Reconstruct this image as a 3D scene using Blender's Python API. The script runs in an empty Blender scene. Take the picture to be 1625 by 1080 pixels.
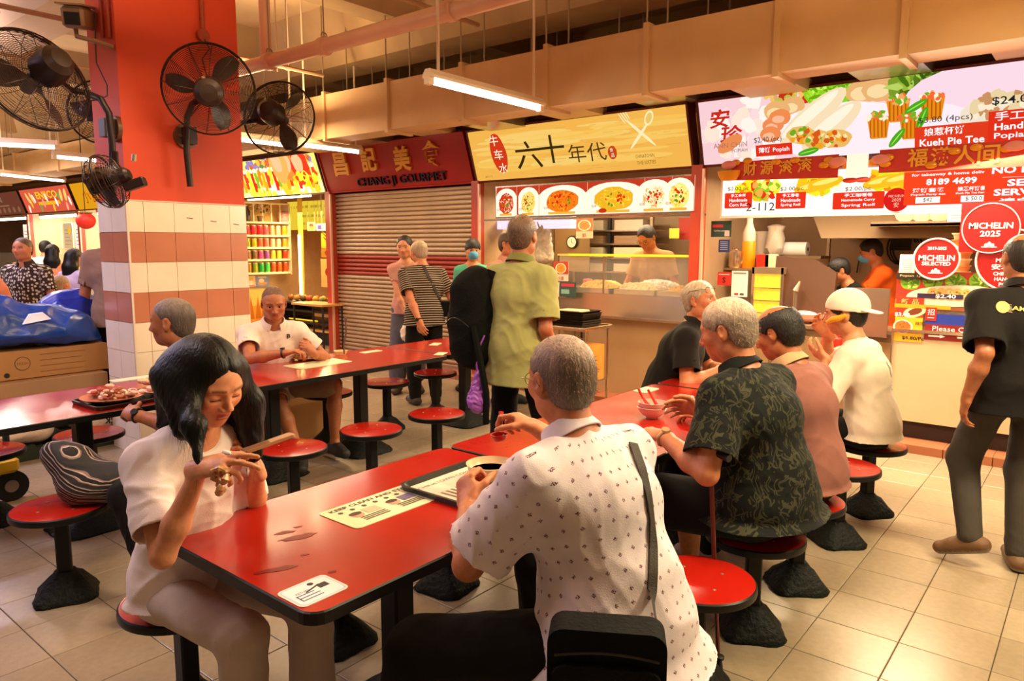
import bpy, math, random, colorsys
import numpy as np
from mathutils import Vector, Matrix
sc = bpy.context.scene
PI = math.pi
R_ = math.radians

# ---------------- camera ----------------
FPX, PITCH, YAW, ROLL, HCAM = 1155.17, 0.130541, -0.684202, -0.00188264, 1.65
def _camrot():
    cy, sy, cp, sp = math.cos(YAW), math.sin(YAW), math.cos(PITCH), math.sin(PITCH)
    F = np.array([sy*cp, cy*cp, -sp]); Rr = np.array([cy, -sy, 0.]); D = np.cross(F, Rr)
    c, s = math.cos(ROLL), math.sin(ROLL)
    return np.array([c*Rr + s*D, -s*Rr + c*D, F])
CR = _camrot()
cam_d = bpy.data.cameras.new('camera'); cam = bpy.data.objects.new('camera', cam_d); sc.collection.objects.link(cam)
cam_d.sensor_width = 36; cam_d.lens = FPX/1625*36; cam_d.clip_start = .05; cam_d.clip_end = 200
M = Matrix(((CR[0][0], -CR[1][0], -CR[2][0], 0), (CR[0][1], -CR[1][1], -CR[2][1], 0), (CR[0][2], -CR[1][2], -CR[2][2], HCAM), (0, 0, 0, 1)))
cam.matrix_world = M
sc.camera = cam
def at(x, y, z=0, Y=None, X=None):          # a point of the plan, read off the photograph, in world metres
    d = CR.T @ np.array([x-812.5, y-540, FPX])
    t = Y/d[1] if Y is not None else X/d[0] if X is not None else (z-HCAM)/d[2]
    q = t*d; return Vector((q[0], q[1], q[2]+HCAM))
def on(x, y, depth):
    d = CR.T @ np.array([x-812.5, y-540, FPX]); q = d*(depth/FPX); return Vector((q[0], q[1], q[2]+HCAM))

# ---------------- world, light, exposure ----------------
w = bpy.data.worlds.new('world'); sc.world = w; w.use_nodes = True
w.node_tree.nodes['Background'].inputs[0].default_value = (1.0, .66, .40, 1)
w.node_tree.nodes['Background'].inputs[1].default_value = .16
sc.view_settings.view_transform = 'Standard'; sc.view_settings.look = 'None'
sc.view_settings.gamma = 1; sc.view_settings.exposure = 0.0
try: sc.view_settings.use_curve_mapping = False
except Exception: pass
WARM = (1.0, .74, .46); COOL = (.93, .78, 1.0); HOT = (1, .70, .36)
def lamp(x, y, z, a, b, power, color=WARM):      # a bare tube: light down, and some up to the ceiling
    area((x, y, z), a, b, power, color); o = area((x, y, z+.12), a, b, power*.9, color); o.rotation_euler = (PI, 0, 0); return o
def area(loc, size, sy, power, color=WARM, tgt=None, spread=None):
    l = bpy.data.lights.new('light', 'AREA'); l.shape = 'RECTANGLE'; l.size = size; l.size_y = sy; l.energy = power; l.color = color
    if spread: l.spread = spread
    o = bpy.data.objects.new('light', l); sc.collection.objects.link(o); o.location = loc
    if tgt is not None: o.rotation_euler = (Vector(tgt)-Vector(loc)).to_track_quat('-Z', 'Y').to_euler()
    return o
# rows of ceiling tubes beyond the frame and over the stalls
lamp(-1.0, 2.6, 3.05, 1.3, .25, 56, (1, .81, .50))
lamp(-3.2, .4, 3.05, 1.3, .25, 32, (.98, .80, .84))
lamp(.9, 3.6, 3.05, 1.3, .25, 165, (1, .84, .52))
lamp(-6.9, 4.3, 3.0, .25, 1.3, 36, (1, .72, .38))
lamp(-4.6, 2.4, 3.05, .25, 1.3, 30, (1, .74, .42))
lamp(-6.9, .2, 3.1, .25, 1.3, 95, (.72, .66, 1.0))
lamp(-9.5, 1.8, 3.1, .25, 1.3, 70, (.88, .76, 1.0))
lamp(-13, 3.6, 3.0, 1.6, .3, 80, (1, .84, .7))
lamp(-18, 3.6, 3.0, 1.6, .3, 80, (1, .84, .7))
area((-1.5, 6.25, 2.32), 2.6, .2, 200, (1, .80, .52), (-1.2, 4.9, 0))      # glow of the stall fronts on the aisle
area((-4.5, 6.25, 2.32), 2.6, .2, 45, (1, .72, .40), (-4.4, 5.0, 0))
area((-10.0, 6.2, 2.32), 2.0, .2, 60, (1, .66, .30), (-8.5, 4.5, .3))
# stall interiors
area((-4.5, 7.4, 2.25), 2.2, .5, 55, (1, .78, .46))
area((-1.6, 6.95, 2.3), 2.4, .4, 60, (1, .76, .50))
for x_ in (-16.1, -19.3, -22.4): area((x_, 7.2, 2.5), 2.2, .5, 130, (1, .86, .72))
area((-10.2, 7.4, 2.2), 2.0, .5, 60, (1, .70, .30))

# ---------------- materials ----------------
MATS = {}
def mat(name, col, rough=.5, metal=0, emis=0, noise=0, nscale=8, bump=0, bscale=40, vcol=False, spec=.5, alpha=None, coat=0, stretch=None):
    if name in MATS: return MATS[name]
    m = bpy.data.materials.new(name); m.use_nodes = True; MATS[name] = m
    nt = m.node_tree; b = nt.nodes['Principled BSDF']
    b.inputs['Roughness'].default_value = rough; b.inputs['Metallic'].default_value = metal
    b.inputs['Specular IOR Level'].default_value = spec; b.inputs['Coat Weight'].default_value = coat
    c = (*col[:3], 1); b.inputs['Base Color'].default_value = c
    m.diffuse_color = c
    src = None
    if vcol:
        a = nt.nodes.new('ShaderNodeAttribute'); a.attribute_name = 'Col'; src = a.outputs['Color']
        nt.links.new(src, b.inputs['Base Color'])
    if noise or bump:
        tc = nt.nodes.new('ShaderNodeTexCoord'); mp = nt.nodes.new('ShaderNodeMapping'); nt.links.new(tc.outputs['Object'], mp.inputs[0])
        if stretch: mp.inputs['Scale'].default_value = stretch
    if noise:
        n = nt.nodes.new('ShaderNodeTexNoise'); n.inputs['Scale'].default_value = nscale; n.inputs['Detail'].default_value = 5
        nt.links.new(mp.outputs[0], n.inputs['Vector'])
        mx = nt.nodes.new('ShaderNodeMix'); mx.data_type = 'RGBA'; mx.blend_type = 'MULTIPLY'
        r = nt.nodes.new('ShaderNodeMapRange'); r.inputs[1].default_value = .3; r.inputs[2].default_value = .7
        r.inputs[3].default_value = 1-noise; r.inputs[4].default_value = 1+noise*.4
        nt.links.new(n.outputs[0], r.inputs[0])
        if src: nt.links.new(src, mx.inputs[6])
        else: mx.inputs[6].default_value = c
        mx.inputs[0].default_value = 1
        nt.links.new(r.outputs[0], mx.inputs[7]); nt.links.new(mx.outputs[2], b.inputs['Base Color']); src = mx.outputs[2]
    if bump:
        n2 = nt.nodes.new('ShaderNodeTexNoise'); n2.inputs['Scale'].default_value = bscale; n2.inputs['Detail'].default_value = 4
        nt.links.new(mp.outputs[0], n2.inputs['Vector'])
        bp = nt.nodes.new('ShaderNodeBump'); bp.inputs['Strength'].default_value = bump; bp.inputs['Distance'].default_value = .01
        nt.links.new(n2.outputs[0], bp.inputs['Height']); nt.links.new(bp.outputs[0], b.inputs['Normal'])
    if emis:
        b.inputs['Emission Strength'].default_value = emis
        if vcol: nt.links.new(nt.nodes['Attribute'].outputs['Color'], b.inputs['Emission Color']); 
        else: b.inputs['Emission Color'].default_value = c
    if alpha is not None: b.inputs['Alpha'].default_value = alpha
    return m
def backlit(name, k):                       # printed translucent sheet lit from behind
    if name in MATS: return MATS[name]
    m = bpy.data.materials.new(name); m.use_nodes = True; MATS[name] = m; nt = m.node_tree
    nt.nodes.remove(nt.nodes['Principled BSDF'])
    a = nt.nodes.new('ShaderNodeAttribute'); a.attribute_name = 'Col'
    e = nt.nodes.new('ShaderNodeEmission'); e.inputs[1].default_value = k
    nt.links.new(a.outputs[0], e.inputs[0]); nt.links.new(e.outputs[0], nt.nodes['Material Output'].inputs[0]); return m
def glass(name, tint=(1, 1, 1), a=.12, rough=.05):
    m = mat(name, tint, rough, spec=.8); b = m.node_tree.nodes['Principled BSDF']; b.inputs['Alpha'].default_value = a; return m
def hexc(s, k=1.0):
    v = [int(s[i:i+2], 16)/255 for i in (0, 2, 4)]
    return tuple((x/12.92 if x <= .04045 else ((x+.055)/1.055)**2.4)*k for x in v)

# ---------------- mesh builder ----------------
class MB:
    def __init__(s): s.v = []; s.f = []; s.c = []; s.col = (1, 1, 1)
    def add(s, vs, fs, M=None, col=None):
        n = len(s.v); c = col or s.col
        s.v += [tuple(M @ Vector(v)) if M is not None else tuple(v) for v in vs]
        s.f += [tuple(i+n for i in f) for f in fs]; s.c += [c]*len(fs); return s
    def box(s, c, d, M=None, col=None, rz=0, bev=0):
        x, y, z = d[0]/2, d[1]/2, d[2]/2
        T = Matrix.Translation(c) @ Matrix.Rotation(rz, 4, 'Z')
        if M is not None: T = M @ T
        if bev:
            b = bev; vs = []; fs = []
            P = [(x-b, y), (x, y-b), (x, -y+b), (x-b, -y), (-x+b, -y), (-x, -y+b), (-x, y-b), (-x+b, y)]
            q = [(px*(x-b)/x if 1 else px, py*(y-b)/y) for px, py in P]
            rings = [(q, -z), (P, -z+b), (P, z-b), (q, z)]
            for pp, zz in rings: vs += [(a, c2, zz) for a, c2 in pp]
            for r in range(3):
                for i in range(8): fs.append((r*8+(i+1) % 8, r*8+i, (r+1)*8+i, (r+1)*8+(i+1) % 8))
            fs.append(tuple(range(8))); fs.append(tuple(24+i for i in range(7, -1, -1)))
            fs = [tuple(reversed(f)) for f in fs]
            fs = [tuple(reversed(f)) for f in fs] 
            return s.add(vs, fs, T, col)
        vs = [(-x, -y, -z), (x, -y, -z), (x, y, -z), (-x, y, -z), (-x, -y, z), (x, -y, z), (x, y, z), (-x, y, z)]
        return s.add(vs, [(3, 2, 1, 0), (4, 5, 6, 7), (0, 1, 5, 4), (1, 2, 6, 5), (2, 3, 7, 6), (3, 0, 4, 7)], T, col)
    def bb(s, x0, y0, z0, x1, y1, z1, **k):
        return s.box(((x0+x1)/2, (y0+y1)/2, (z0+z1)/2), (abs(x1-x0), abs(y1-y0), abs(z1-z0)), **k)
    def cyl(s, a, b, r0, r1=None, n=16, col=None, cap=True):
        a, b = Vector(a), Vector(b); r1 = r0 if r1 is None else r1
        q = (b-a).to_track_quat('Z', 'Y'); X, Y = q @ Vector((1, 0, 0)), q @ Vector((0, 1, 0))
        vs = [a+(X*math.cos(2*PI*i/n)+Y*math.sin(2*PI*i/n))*r0 for i in range(n)]+[b+(X*math.cos(2*PI*i/n)+Y*math.sin(2*PI*i/n))*r1 for i in range(n)]
        fs = [(i, (i+1) % n, n+(i+1) % n, n+i) for i in range(n)]
        if cap: fs += [tuple(range(n-1, -1, -1)), tuple(range(n, 2*n))]
        return s.add(vs, fs, None, col)
    def lathe(s, prof, c=(0, 0, 0), n=24, M=None, col=None, sx=1, sy=1):
        vs = []; fs = []; m = len(prof)
        for r, z in prof:
            for i in range(n): vs.append((c[0]+r*sx*math.cos(2*PI*i/n), c[1]+r*sy*math.sin(2*PI*i/n), c[2]+z))
        for j in range(m-1):
            for i in range(n): fs.append((j*n+i, j*n+(i+1) % n, (j+1)*n+(i+1) % n, (j+1)*n+i))
        if prof[0][0] > 1e-4: fs.append(tuple(range(n-1, -1, -1)))
        if prof[-1][0] > 1e-4: fs.append(tuple((m-1)*n+i for i in range(n)))
        return s.add(vs, fs, M, col)
    def tube(s, pts, r, n=8, col=None, closed=False):
        pts = [Vector(p) for p in pts]; m = len(pts); vs = []; fs = []; up = None
        for i, p in enumerate(pts):
            if closed: d = pts[(i+1) % m]-pts[i-1]
            else: d = pts[min(i+1, m-1)]-pts[max(i-1, 0)]
            d.normalize()
            if up is None: up = d.orthogonal().normalized()
            up = (up-d*up.dot(d)).normalized(); sd = d.cross(up); rr = r[i] if isinstance(r, (list, tuple)) else r
            vs += [p+(up*math.cos(2*PI*k/n)+sd*math.sin(2*PI*k/n))*rr for k in range(n)]
        for i in range(m if closed else m-1):
            j = (i+1) % m
            fs += [(i*n+k, i*n+(k+1) % n, j*n+(k+1) % n, j*n+k) for k in range(n)]
        if not closed: fs += [tuple(range(n-1, -1, -1)), tuple((m-1)*n+k for k in range(n))]
        return s.add(vs, fs, None, col)
    def prism(s, poly, z0, z1, M=None, col=None):     # poly in xy, counter-clockwise
        n = len(poly); vs = [(x, y, z0) for x, y in poly]+[(x, y, z1) for x, y in poly]
        return s.add(vs, [tuple(range(n-1, -1, -1)), tuple(range(n, 2*n))]+[(i, (i+1) % n, n+(i+1) % n, n+i) for i in range(n)], M, col)
    def ball(s, c, r, n=12, m=8, M=None, col=None, sq=(1, 1, 1)):
        vs = [(c[0], c[1], c[2]+r*sq[2])]; fs = []
        for j in range(1, m):
            t = PI*j/m
            for i in range(n): vs.append((c[0]+r*sq[0]*math.sin(t)*math.cos(2*PI*i/n), c[1]+r*sq[1]*math.sin(t)*math.sin(2*PI*i/n), c[2]+r*sq[2]*math.cos(t)))
        vs.append((c[0], c[1], c[2]-r*sq[2]))
        for i in range(n):
            k = (i+1) % n; fs.append((0, 1+i, 1+k))
            for j in range(m-2): fs.append((1+j*n+i, 1+(j+1)*n+i, 1+(j+1)*n+k, 1+j*n+k))
            fs.append((1+(m-2)*n+i, len(vs)-1, 1+(m-2)*n+k))
        return s.add(vs, fs, M, col)
    def build(s, name, m, parent=None, smooth=False, ang=.6, loc=None):
        me = bpy.data.meshes.new(name); me.from_pydata(s.v, [], s.f)
        if s.c:
            a = me.attributes.new('Col', 'FLOAT_COLOR', 'FACE')
            if s.c: a.data.foreach_set('color', np.array([(*c[:3], 1) for c in s.c], np.float32).ravel())
        if smooth and s.f:
            me.polygons.foreach_set('use_smooth', [True]*len(me.polygons)); me.set_sharp_from_angle(angle=ang)
        if m: me.materials.append(m)
        o = bpy.data.objects.new(name, me); sc.collection.objects.link(o)
        if parent: o.parent = parent
        if loc is not None: o.location = loc
        return o
def tag(o, label=None, cat=None, group=None, kind=None):
    if label: o['label'] = label
    if cat: o['category'] = cat
    if group: o['group'] = group
    if kind: o['kind'] = kind
    return o
def thing(name, label, cat, loc=(0, 0, 0), rz=0, group=None):
    o = bpy.data.objects.new(name, None); sc.collection.objects.link(o); o.location = loc; o.rotation_euler = (0, 0, rz)
    o.empty_display_size = .1
    return tag(o, label, cat, group)
def struct(o): o['kind'] = 'structure'; return o
def copy_tree(o, parent=None, kids=None):
    c = o.copy(); sc.collection.objects.link(c); c.parent = parent
    for ch in [x for x in KIDS(o)]: copy_tree(ch, c)
    return c
def KIDS(o): return [x for x in sc.collection.objects if x.parent == o]
def link_copy(o, parent, **k):
    c = o.copy(); sc.collection.objects.link(c); c.parent = parent
    for a, v in k.items(): setattr(c, a, v)
    return c

# ---------------- flat print (lettering, pictures) ----------------
_tc = {}
def text_tris(s, bold=0.0):
    k = (s, bold)
    if k in _tc: return _tc[k]
    c = bpy.data.curves.new('t', 'FONT'); c.body = s; c.align_x = 'CENTER'; c.resolution_u = 2; c.offset = bold
    o = bpy.data.objects.new('t', c); sc.collection.objects.link(o)
    dg = bpy.context.evaluated_depsgraph_get(); dg.update()
    me = bpy.data.meshes.new_from_object(o.evaluated_get(dg))
    v = np.array([tuple(x.co) for x in me.vertices]) if len(me.vertices) else np.zeros((0, 3)); f = [tuple(p.vertices) for p in me.polygons]
    bpy.data.objects.remove(o); bpy.data.curves.remove(c); bpy.data.meshes.remove(me)
    if len(v): v = v[:, :2]-(v[:, :2].max(0)+v[:, :2].min(0))/2
    _tc[k] = (v, f); return _tc[k]
class Print:
    def __init__(s, o, u, v, n):
        s.o, s.u, s.v, s.n = Vector(o), Vector(u).normalized(), Vector(v).normalized(), Vector(n).normalized(); s.m = MB(); s.k = .0004; s.clip = None; s.rng = random.Random(7)
    def P(s, a, b): return s.o+s.u*a+s.v*b+s.n*s.k
    def poly(s, pts, col):
        s.k += .00006; c = s.clip
        if c: pts = [(min(max(a, c[0]), c[2]), min(max(b, c[1]), c[3])) for a, b in pts]
        s.m.add([s.P(a, b) for a, b in pts], [tuple(range(len(pts)))], None, col); return s
    def rect(s, a0, b0, a1, b1, col, r=0):
        if r:
            pts = []
            for cx, cy, t0 in ((a1-r, b1-r, 0), (a0+r, b1-r, 90), (a0+r, b0+r, 180), (a1-r, b0+r, 270)):
                pts += [(cx+r*math.cos(R_(t0+t)), cy+r*math.sin(R_(t0+t))) for t in (0, 30, 60, 90)]
            return s.poly(pts, col)
        return s.poly([(a0, b0), (a1, b0), (a1, b1), (a0, b1)], col)
    def ell(s, a, b, ra, rb, col, rot=0, n=14, j=0):
        c, d = math.cos(rot), math.sin(rot); pts = []
        for i in range(n):
            t = 2*PI*i/n; q = 1+s.rng.uniform(-j, j); x, y = ra*q*math.cos(t), rb*q*math.sin(t); pts.append((a+x*c-y*d, b+x*d+y*c))
        return s.poly(pts, col)
    def text(s, t, a, b, h=None, w=None, col=(0, 0, 0), bold=0, rot=0, shear=0):
        v, f = text_tris(t, bold)
        if not len(v): return s
        ext = v.max(0)-v.min(0); k = (h/ext[1] if h else w/ext[0]); kx = k if not (h and w) else w/ext[0]
        s.k += .00006; c, d = math.cos(rot), math.sin(rot)
        s.m.add([s.P(a+(x*kx+y*k*shear)*c-y*k*d, b+(x*kx+y*k*shear)*d+y*k*c) for x, y in v], f, None, col); return s
    def blobs(s, a, b, ra, rb, cols, n, sz, j=.3, el=1.0, rot=None, disc=True):
        s.k += .0001
        for i in range(n):
            t = s.rng.uniform(0, 2*PI); q = math.sqrt(s.rng.random())
            x, y = (ra*q*math.cos(t), rb*q*math.sin(t)) if disc else (s.rng.uniform(-ra, ra), s.rng.uniform(-rb, rb))
            z = sz*s.rng.uniform(.6, 1.4); s.ell(a+x, b+y, z*el, z/el if el > 1 else z, s.rng.choice(cols), s.rng.uniform(0, PI) if rot is None else rot+s.rng.uniform(-.3, .3), 7, j)
        return s
    def build(s, name, m, parent=None): return s.m.build(name, m, parent)
# ---------------- bodies: signed distance fields meshed with surface nets ----------------
def V(*a): return np.array(a, float)
def nrm(a): a = np.asarray(a, float); return a/(np.linalg.norm(a)+1e-9)
class Field:
    def __init__(s, lo, hi, h, fine=()):
        s.ax = []
        for i in range(3):
            x = [lo[i]]
            while x[-1] < hi[i]:
                st = h
                for (ai, a, b, fh) in fine:
                    if ai == i and a <= x[-1] <= b: st = min(st, fh)
                x.append(x[-1]+st)
            s.ax.append(np.array(x))
        s.h = h; s.D = np.full([len(a) for a in s.ax], 1.0, np.float32)
    def sub(s, lo, hi):
        return tuple(slice(max(0, np.searchsorted(a, l)-1), np.searchsorted(a, h)+1) for a, l, h in zip(s.ax, lo, hi))
    def grid(s, sl):
        x, y, z = (a[q].astype(np.float32) for a, q in zip(s.ax, sl)); return x[:, None, None], y[None, :, None], z[None, None, :]
    def _ap(s, sl, d, k, op):
        D = s.D[sl]
        if op == 'add':
            if k: h = np.maximum(k-np.abs(D-d), 0)/k; s.D[sl] = np.minimum(D, d)-h*h*k*.25
            else: s.D[sl] = np.minimum(D, d)
        elif op == 'sub':
            e = -d
            if k: h = np.maximum(k-np.abs(D-e), 0)/k; s.D[sl] = np.maximum(D, e)+h*h*k*.25
            else: s.D[sl] = np.maximum(D, e)
    def cone(s, a, b, ra, rb, k=.02, op='add', sx=None, rx=1.0):     # sx: side axis stretched by rx
        a, b = np.asarray(a, float), np.asarray(b, float); m = max(ra, rb)*max(rx, 1)+k+2*s.h
        sl = s.sub(np.minimum(a, b)-m, np.maximum(a, b)+m); X, Y, Z = s.grid(sl)
        if 0 in [q.size for q in (X, Y, Z)]: return s
        d = b-a; L2 = d@d+1e-12
        px, py, pz = X-a[0], Y-a[1], Z-a[2]
        t = np.clip((px*d[0]+py*d[1]+pz*d[2])/L2, 0, 1)
        qx, qy, qz = px-t*d[0], py-t*d[1], pz-t*d[2]
        r = ra+(rb-ra)*t
        q2 = qx*qx+qy*qy+qz*qz
        if sx is not None:
            sx = nrm(sx); w = qx*sx[0]+qy*sx[1]+qz*sx[2]; q2 = q2-w*w*(1-1/(rx*rx))
        s._ap(sl, np.sqrt(np.maximum(q2, 0))-r, k, op); return s
    def ell(s, c, r, R=None, k=.02, op='add'):
        c = np.asarray(c, float); r = np.asarray(r, float); m = max(r)+k+2*s.h
        sl = s.sub(c-m, c+m); X, Y, Z = s.grid(sl)
        if 0 in [q.size for q in (X, Y, Z)]: return s
        px, py, pz = X-c[0], Y-c[1], Z-c[2]
        R = np.eye(3) if R is None else R       # columns = local axes
        l = [px*R[0, i]+py*R[1, i]+pz*R[2, i] for i in range(3)]
        k0 = np.sqrt(sum((l[i]/r[i])**2 for i in range(3))); k1 = np.sqrt(sum((l[i]/r[i]**2)**2 for i in range(3)))
        s._ap(sl, k0*(k0-1)/(k1+1e-6), k, op); return s
    def cut(s, p, n, k=0):                      # remove the side n points to
        X, Y, Z = s.grid((slice(None),)*3); n = nrm(n)
        d = (X-p[0])*n[0]+(Y-p[1])*n[1]+(Z-p[2])*n[2]; s._ap((slice(None),)*3, -d, k, 'sub'); return s
    def mesh(s):
        D = s.D; I = D < 0
        nx, ny, nz = [n-1 for n in D.shape]
        cnt = np.zeros((nx, ny, nz), np.uint8)
        for i in (0, 1):
            for j in (0, 1):
                for k in (0, 1): cnt += I[i:nx+i, j:ny+j, k:nz+k]
        act = np.argwhere((cnt > 0) & (cnt < 8)); idx = np.full((nx, ny, nz), -1, np.int32)
        ci, cj, ck = act.T; idx[ci, cj, ck] = np.arange(len(act))
        C = np.stack([s.ax[0][ci], s.ax[1][cj], s.ax[2][ck]], 1); S = np.stack([s.ax[0][ci+1], s.ax[1][cj+1], s.ax[2][ck+1]], 1)-C
        acc = np.zeros((len(act), 3)); n = np.zeros(len(act))
        for ax in range(3):
            o1, o2 = [a for a in range(3) if a != ax]
            for u in (0, 1):
                for v in (0, 1):
                    e0 = [0, 0, 0]; e0[o1] = u; e0[o2] = v; e1 = list(e0); e1[ax] = 1
                    a = D[ci+e0[0], cj+e0[1], ck+e0[2]]; b = D[ci+e1[0], cj+e1[1], ck+e1[2]]; m = (a < 0) != (b < 0)
                    t = np.where(m, a/(a-b+1e-12), 0); p = np.zeros((len(act), 3)); p[:, o1] = u; p[:, o2] = v; p[:, ax] = t
                    acc[m] += p[m]; n[m] += 1
        vs = C+S*(acc/n[:, None])
        qs = []
        for ax in range(3):
            o1, o2 = (ax+1) % 3, (ax+2) % 3
            sl0 = [slice(None)]*3; sl1 = [slice(None)]*3; sl0[ax] = slice(0, -1); sl1[ax] = slice(1, None)
            a, b = I[tuple(sl0)], I[tuple(sl1)]; x = np.argwhere(a != b)
            x = x[(x[:, o1] > 0) & (x[:, o2] > 0) & (x[:, o1] < D.shape[o1]-1) & (x[:, o2] < D.shape[o2]-1)]
            fl = a[tuple(x.T)]
            def g(du, dv):
                y = x.copy(); y[:, o1] -= du; y[:, o2] -= dv; return idx[tuple(y.T)]
            q = np.stack([g(1, 1), g(0, 1), g(0, 0), g(1, 0)], 1); q[~fl] = q[~fl][:, ::-1]; qs.append(q)
        q = np.concatenate(qs); q = q[(q >= 0).all(1)]
        return vs, q
def np_mesh(name, vs, q, material, parent, col=None, uv=None):
    me = bpy.data.meshes.new(name); me.vertices.add(len(vs)); me.vertices.foreach_set('co', np.asarray(vs, np.float32).ravel())
    me.loops.add(len(q)*4); me.loops.foreach_set('vertex_index', q.astype(np.int32).ravel())
    me.polygons.add(len(q)); me.polygons.foreach_set('loop_start', np.arange(0, len(q)*4, 4, dtype=np.int32))
    me.polygons.foreach_set('use_smooth', np.ones(len(q), bool)); me.update(); me.validate()
    if col is not None:
        a = me.attributes.new('Col', 'FLOAT_COLOR', 'POINT'); c = np.ones((len(vs), 4), np.float32); c[:, :3] = col; a.data.foreach_set('color', c.ravel())
    if uv is not None:
        a = me.attributes.new('puv', 'FLOAT_VECTOR', 'POINT'); c = np.zeros((len(vs), 3), np.float32); c[:, :2] = uv; a.data.foreach_set('vector', c.ravel())
    me.materials.append(material)
    o = bpy.data.objects.new(name, me); sc.collection.objects.link(o); o.parent = parent; return o
def vnormals(vs, q):
    n = np.cross(vs[q[:, 2]]-vs[q[:, 0]], vs[q[:, 3]]-vs[q[:, 1]]); N = np.zeros_like(vs)
    for i in range(4): np.add.at(N, q[:, i], n)
    return N/(np.linalg.norm(N, axis=1)[:, None]+1e-12)
def smooth(vs, q, it=1, lam=.5):
    for _ in range(it):
        A = np.zeros_like(vs); c = np.zeros(len(vs))
        for i in range(4):
            np.add.at(A, q[:, i], vs[q[:, (i+1) % 4]]); np.add.at(c, q[:, i], 1)
            np.add.at(A, q[:, i], vs[q[:, i-1]]); np.add.at(c, q[:, i], 1)
        vs = vs+lam*(A/np.maximum(c, 1)[:, None]-vs)
    return vs
def wrinkle(p, seed, f=1.0):                      # creases of cloth
    r = np.random.RandomState(seed); v = np.zeros(len(p)); w = p.copy()
    for i in range(3): w[:, i] += .035*np.sin(p @ r.normal(0, 14*f, 3)+r.uniform(0, 6))
    for k in range(5):
        d = r.normal(0, 1, 3); d = d/np.linalg.norm(d)*r.uniform(18, 60)*f
        m = .5+.5*np.sin(p @ r.normal(0, 6, 3)+r.uniform(0, 6)); x = np.sin(w @ d+r.uniform(0, 6))
        v += m*(1-np.abs(x))**1.5*r.uniform(.5, 1)
    return v/2.5-.5
def ik(a, c, l1, l2, pole):
    a, c = np.asarray(a, float), np.asarray(c, float); d = c-a; L = np.linalg.norm(d); u = d/(L+1e-9)
    if L > (l1+l2)*.995: c = a+u*(l1+l2)*.995; L = (l1+l2)*.995
    if L < abs(l1-l2)+.03: L = abs(l1-l2)+.03; c = a+u*L
    x = (l1*l1-l2*l2+L*L)/(2*L); hgt = math.sqrt(max(l1*l1-x*x, 0)); p = np.asarray(pole, float); p = nrm(p-u*(p@u))
    return a+u*x+p*hgt, c
def rotm(yaw, pitch, roll=0):                      # head frame: columns right, forward, up; yaw left positive, pitch down positive
    y = Matrix.Rotation(R_(yaw), 3, 'Z') @ Matrix.Rotation(R_(-pitch), 3, 'X') @ Matrix.Rotation(R_(roll), 3, 'Y'); return np.array(y)
SKIN = mat('skin', (.5, .25, .15), .48, vcol=True, noise=.12, nscale=60, bump=.08, bscale=220)
SKIN.node_tree.nodes['Principled BSDF'].inputs['Subsurface Weight'].default_value = .12
SKIN.node_tree.nodes['Principled BSDF'].inputs['Subsurface Scale'].default_value = .01
HAIRM = mat('hair', (.02, .02, .02), .5, vcol=True, noise=.35, nscale=70, bump=.5, bscale=160, stretch=(1, 1, .18))
LONGHAIR = mat('long_hair', (.004, .0035, .003), .42, spec=.25, noise=.4, nscale=90, bump=.3, bscale=120, stretch=(1, 1, .05))
EYEM = mat('eye', (1, 1, 1), .15, vcol=True); BLK = mat('black_plastic', (.012, .012, .013), .4)
def hand(F, w, f, n, side, curl=(20, 30, 20), thumb=25, hs=1.0, fc=None, spread=1.0):
    f = nrm(f); n = nrm(np.asarray(n, float)-f*(np.asarray(n, float)@f)); s = np.cross(f, n)*(1 if side > 0 else -1)
    w = np.asarray(w, float)
    F.cone(w+f*.012*hs, w+f*.075*hs, .017*hs, .0145*hs, .012, sx=s, rx=2.3)
    F.cone(w-f*.03*hs, w+f*.02*hs, .021*hs, .02*hs, .012, sx=s, rx=1.35)
    F.cone(w+f*.02*hs+s*.018*hs+n*.006*hs, w+f*.05*hs+s*.03*hs+n*.008*hs, .016*hs, .012*hs, .012)
    L = [(.042, .026, .021), (.046, .029, .022), (.043, .027, .021), (.034, .021, .018)]
    tips = []
    for i in range(4):
        off = (.029, .010, -.010, -.028)[i]; p = w+(f*(.078+(.002, .006, .003, -.004)[i])+s*off)*hs
        c = curl if fc is None else fc[i]; a = 0; r = (.0098, .0100, .0095, .0085)[i]*hs
        sd = s*(.06*(1.5-i))*spread
        for j in range(3):
            a += R_(c[j]); d = nrm(f*math.cos(a)+n*math.sin(a)+sd*math.cos(a)); p2 = p+d*L[i][j]*hs
            F.cone(p, p2, r, r*.9, .004); p = p2; r *= .9
        tips.append(p)
    p = w+(f*.03+s*.026+n*.004)*hs
    d = nrm(s*.75+f*.62+n*math.sin(R_(thumb))*.8); p2 = p+d*.042*hs; F.cone(p, p2, .0135*hs, .0115*hs, .008)
    d = nrm(s*.25+f*.85+n*math.sin(R_(thumb))*1.0); p3 = p2+d*.032*hs; F.cone(p2, p3, .011*hs, .010*hs, .005)
    d = nrm(f*.8-s*.05+n*math.sin(R_(thumb))*1.3); F.cone(p3, p3+d*.024*hs, .010*hs, .0085*hs, .004)
    return tips
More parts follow.
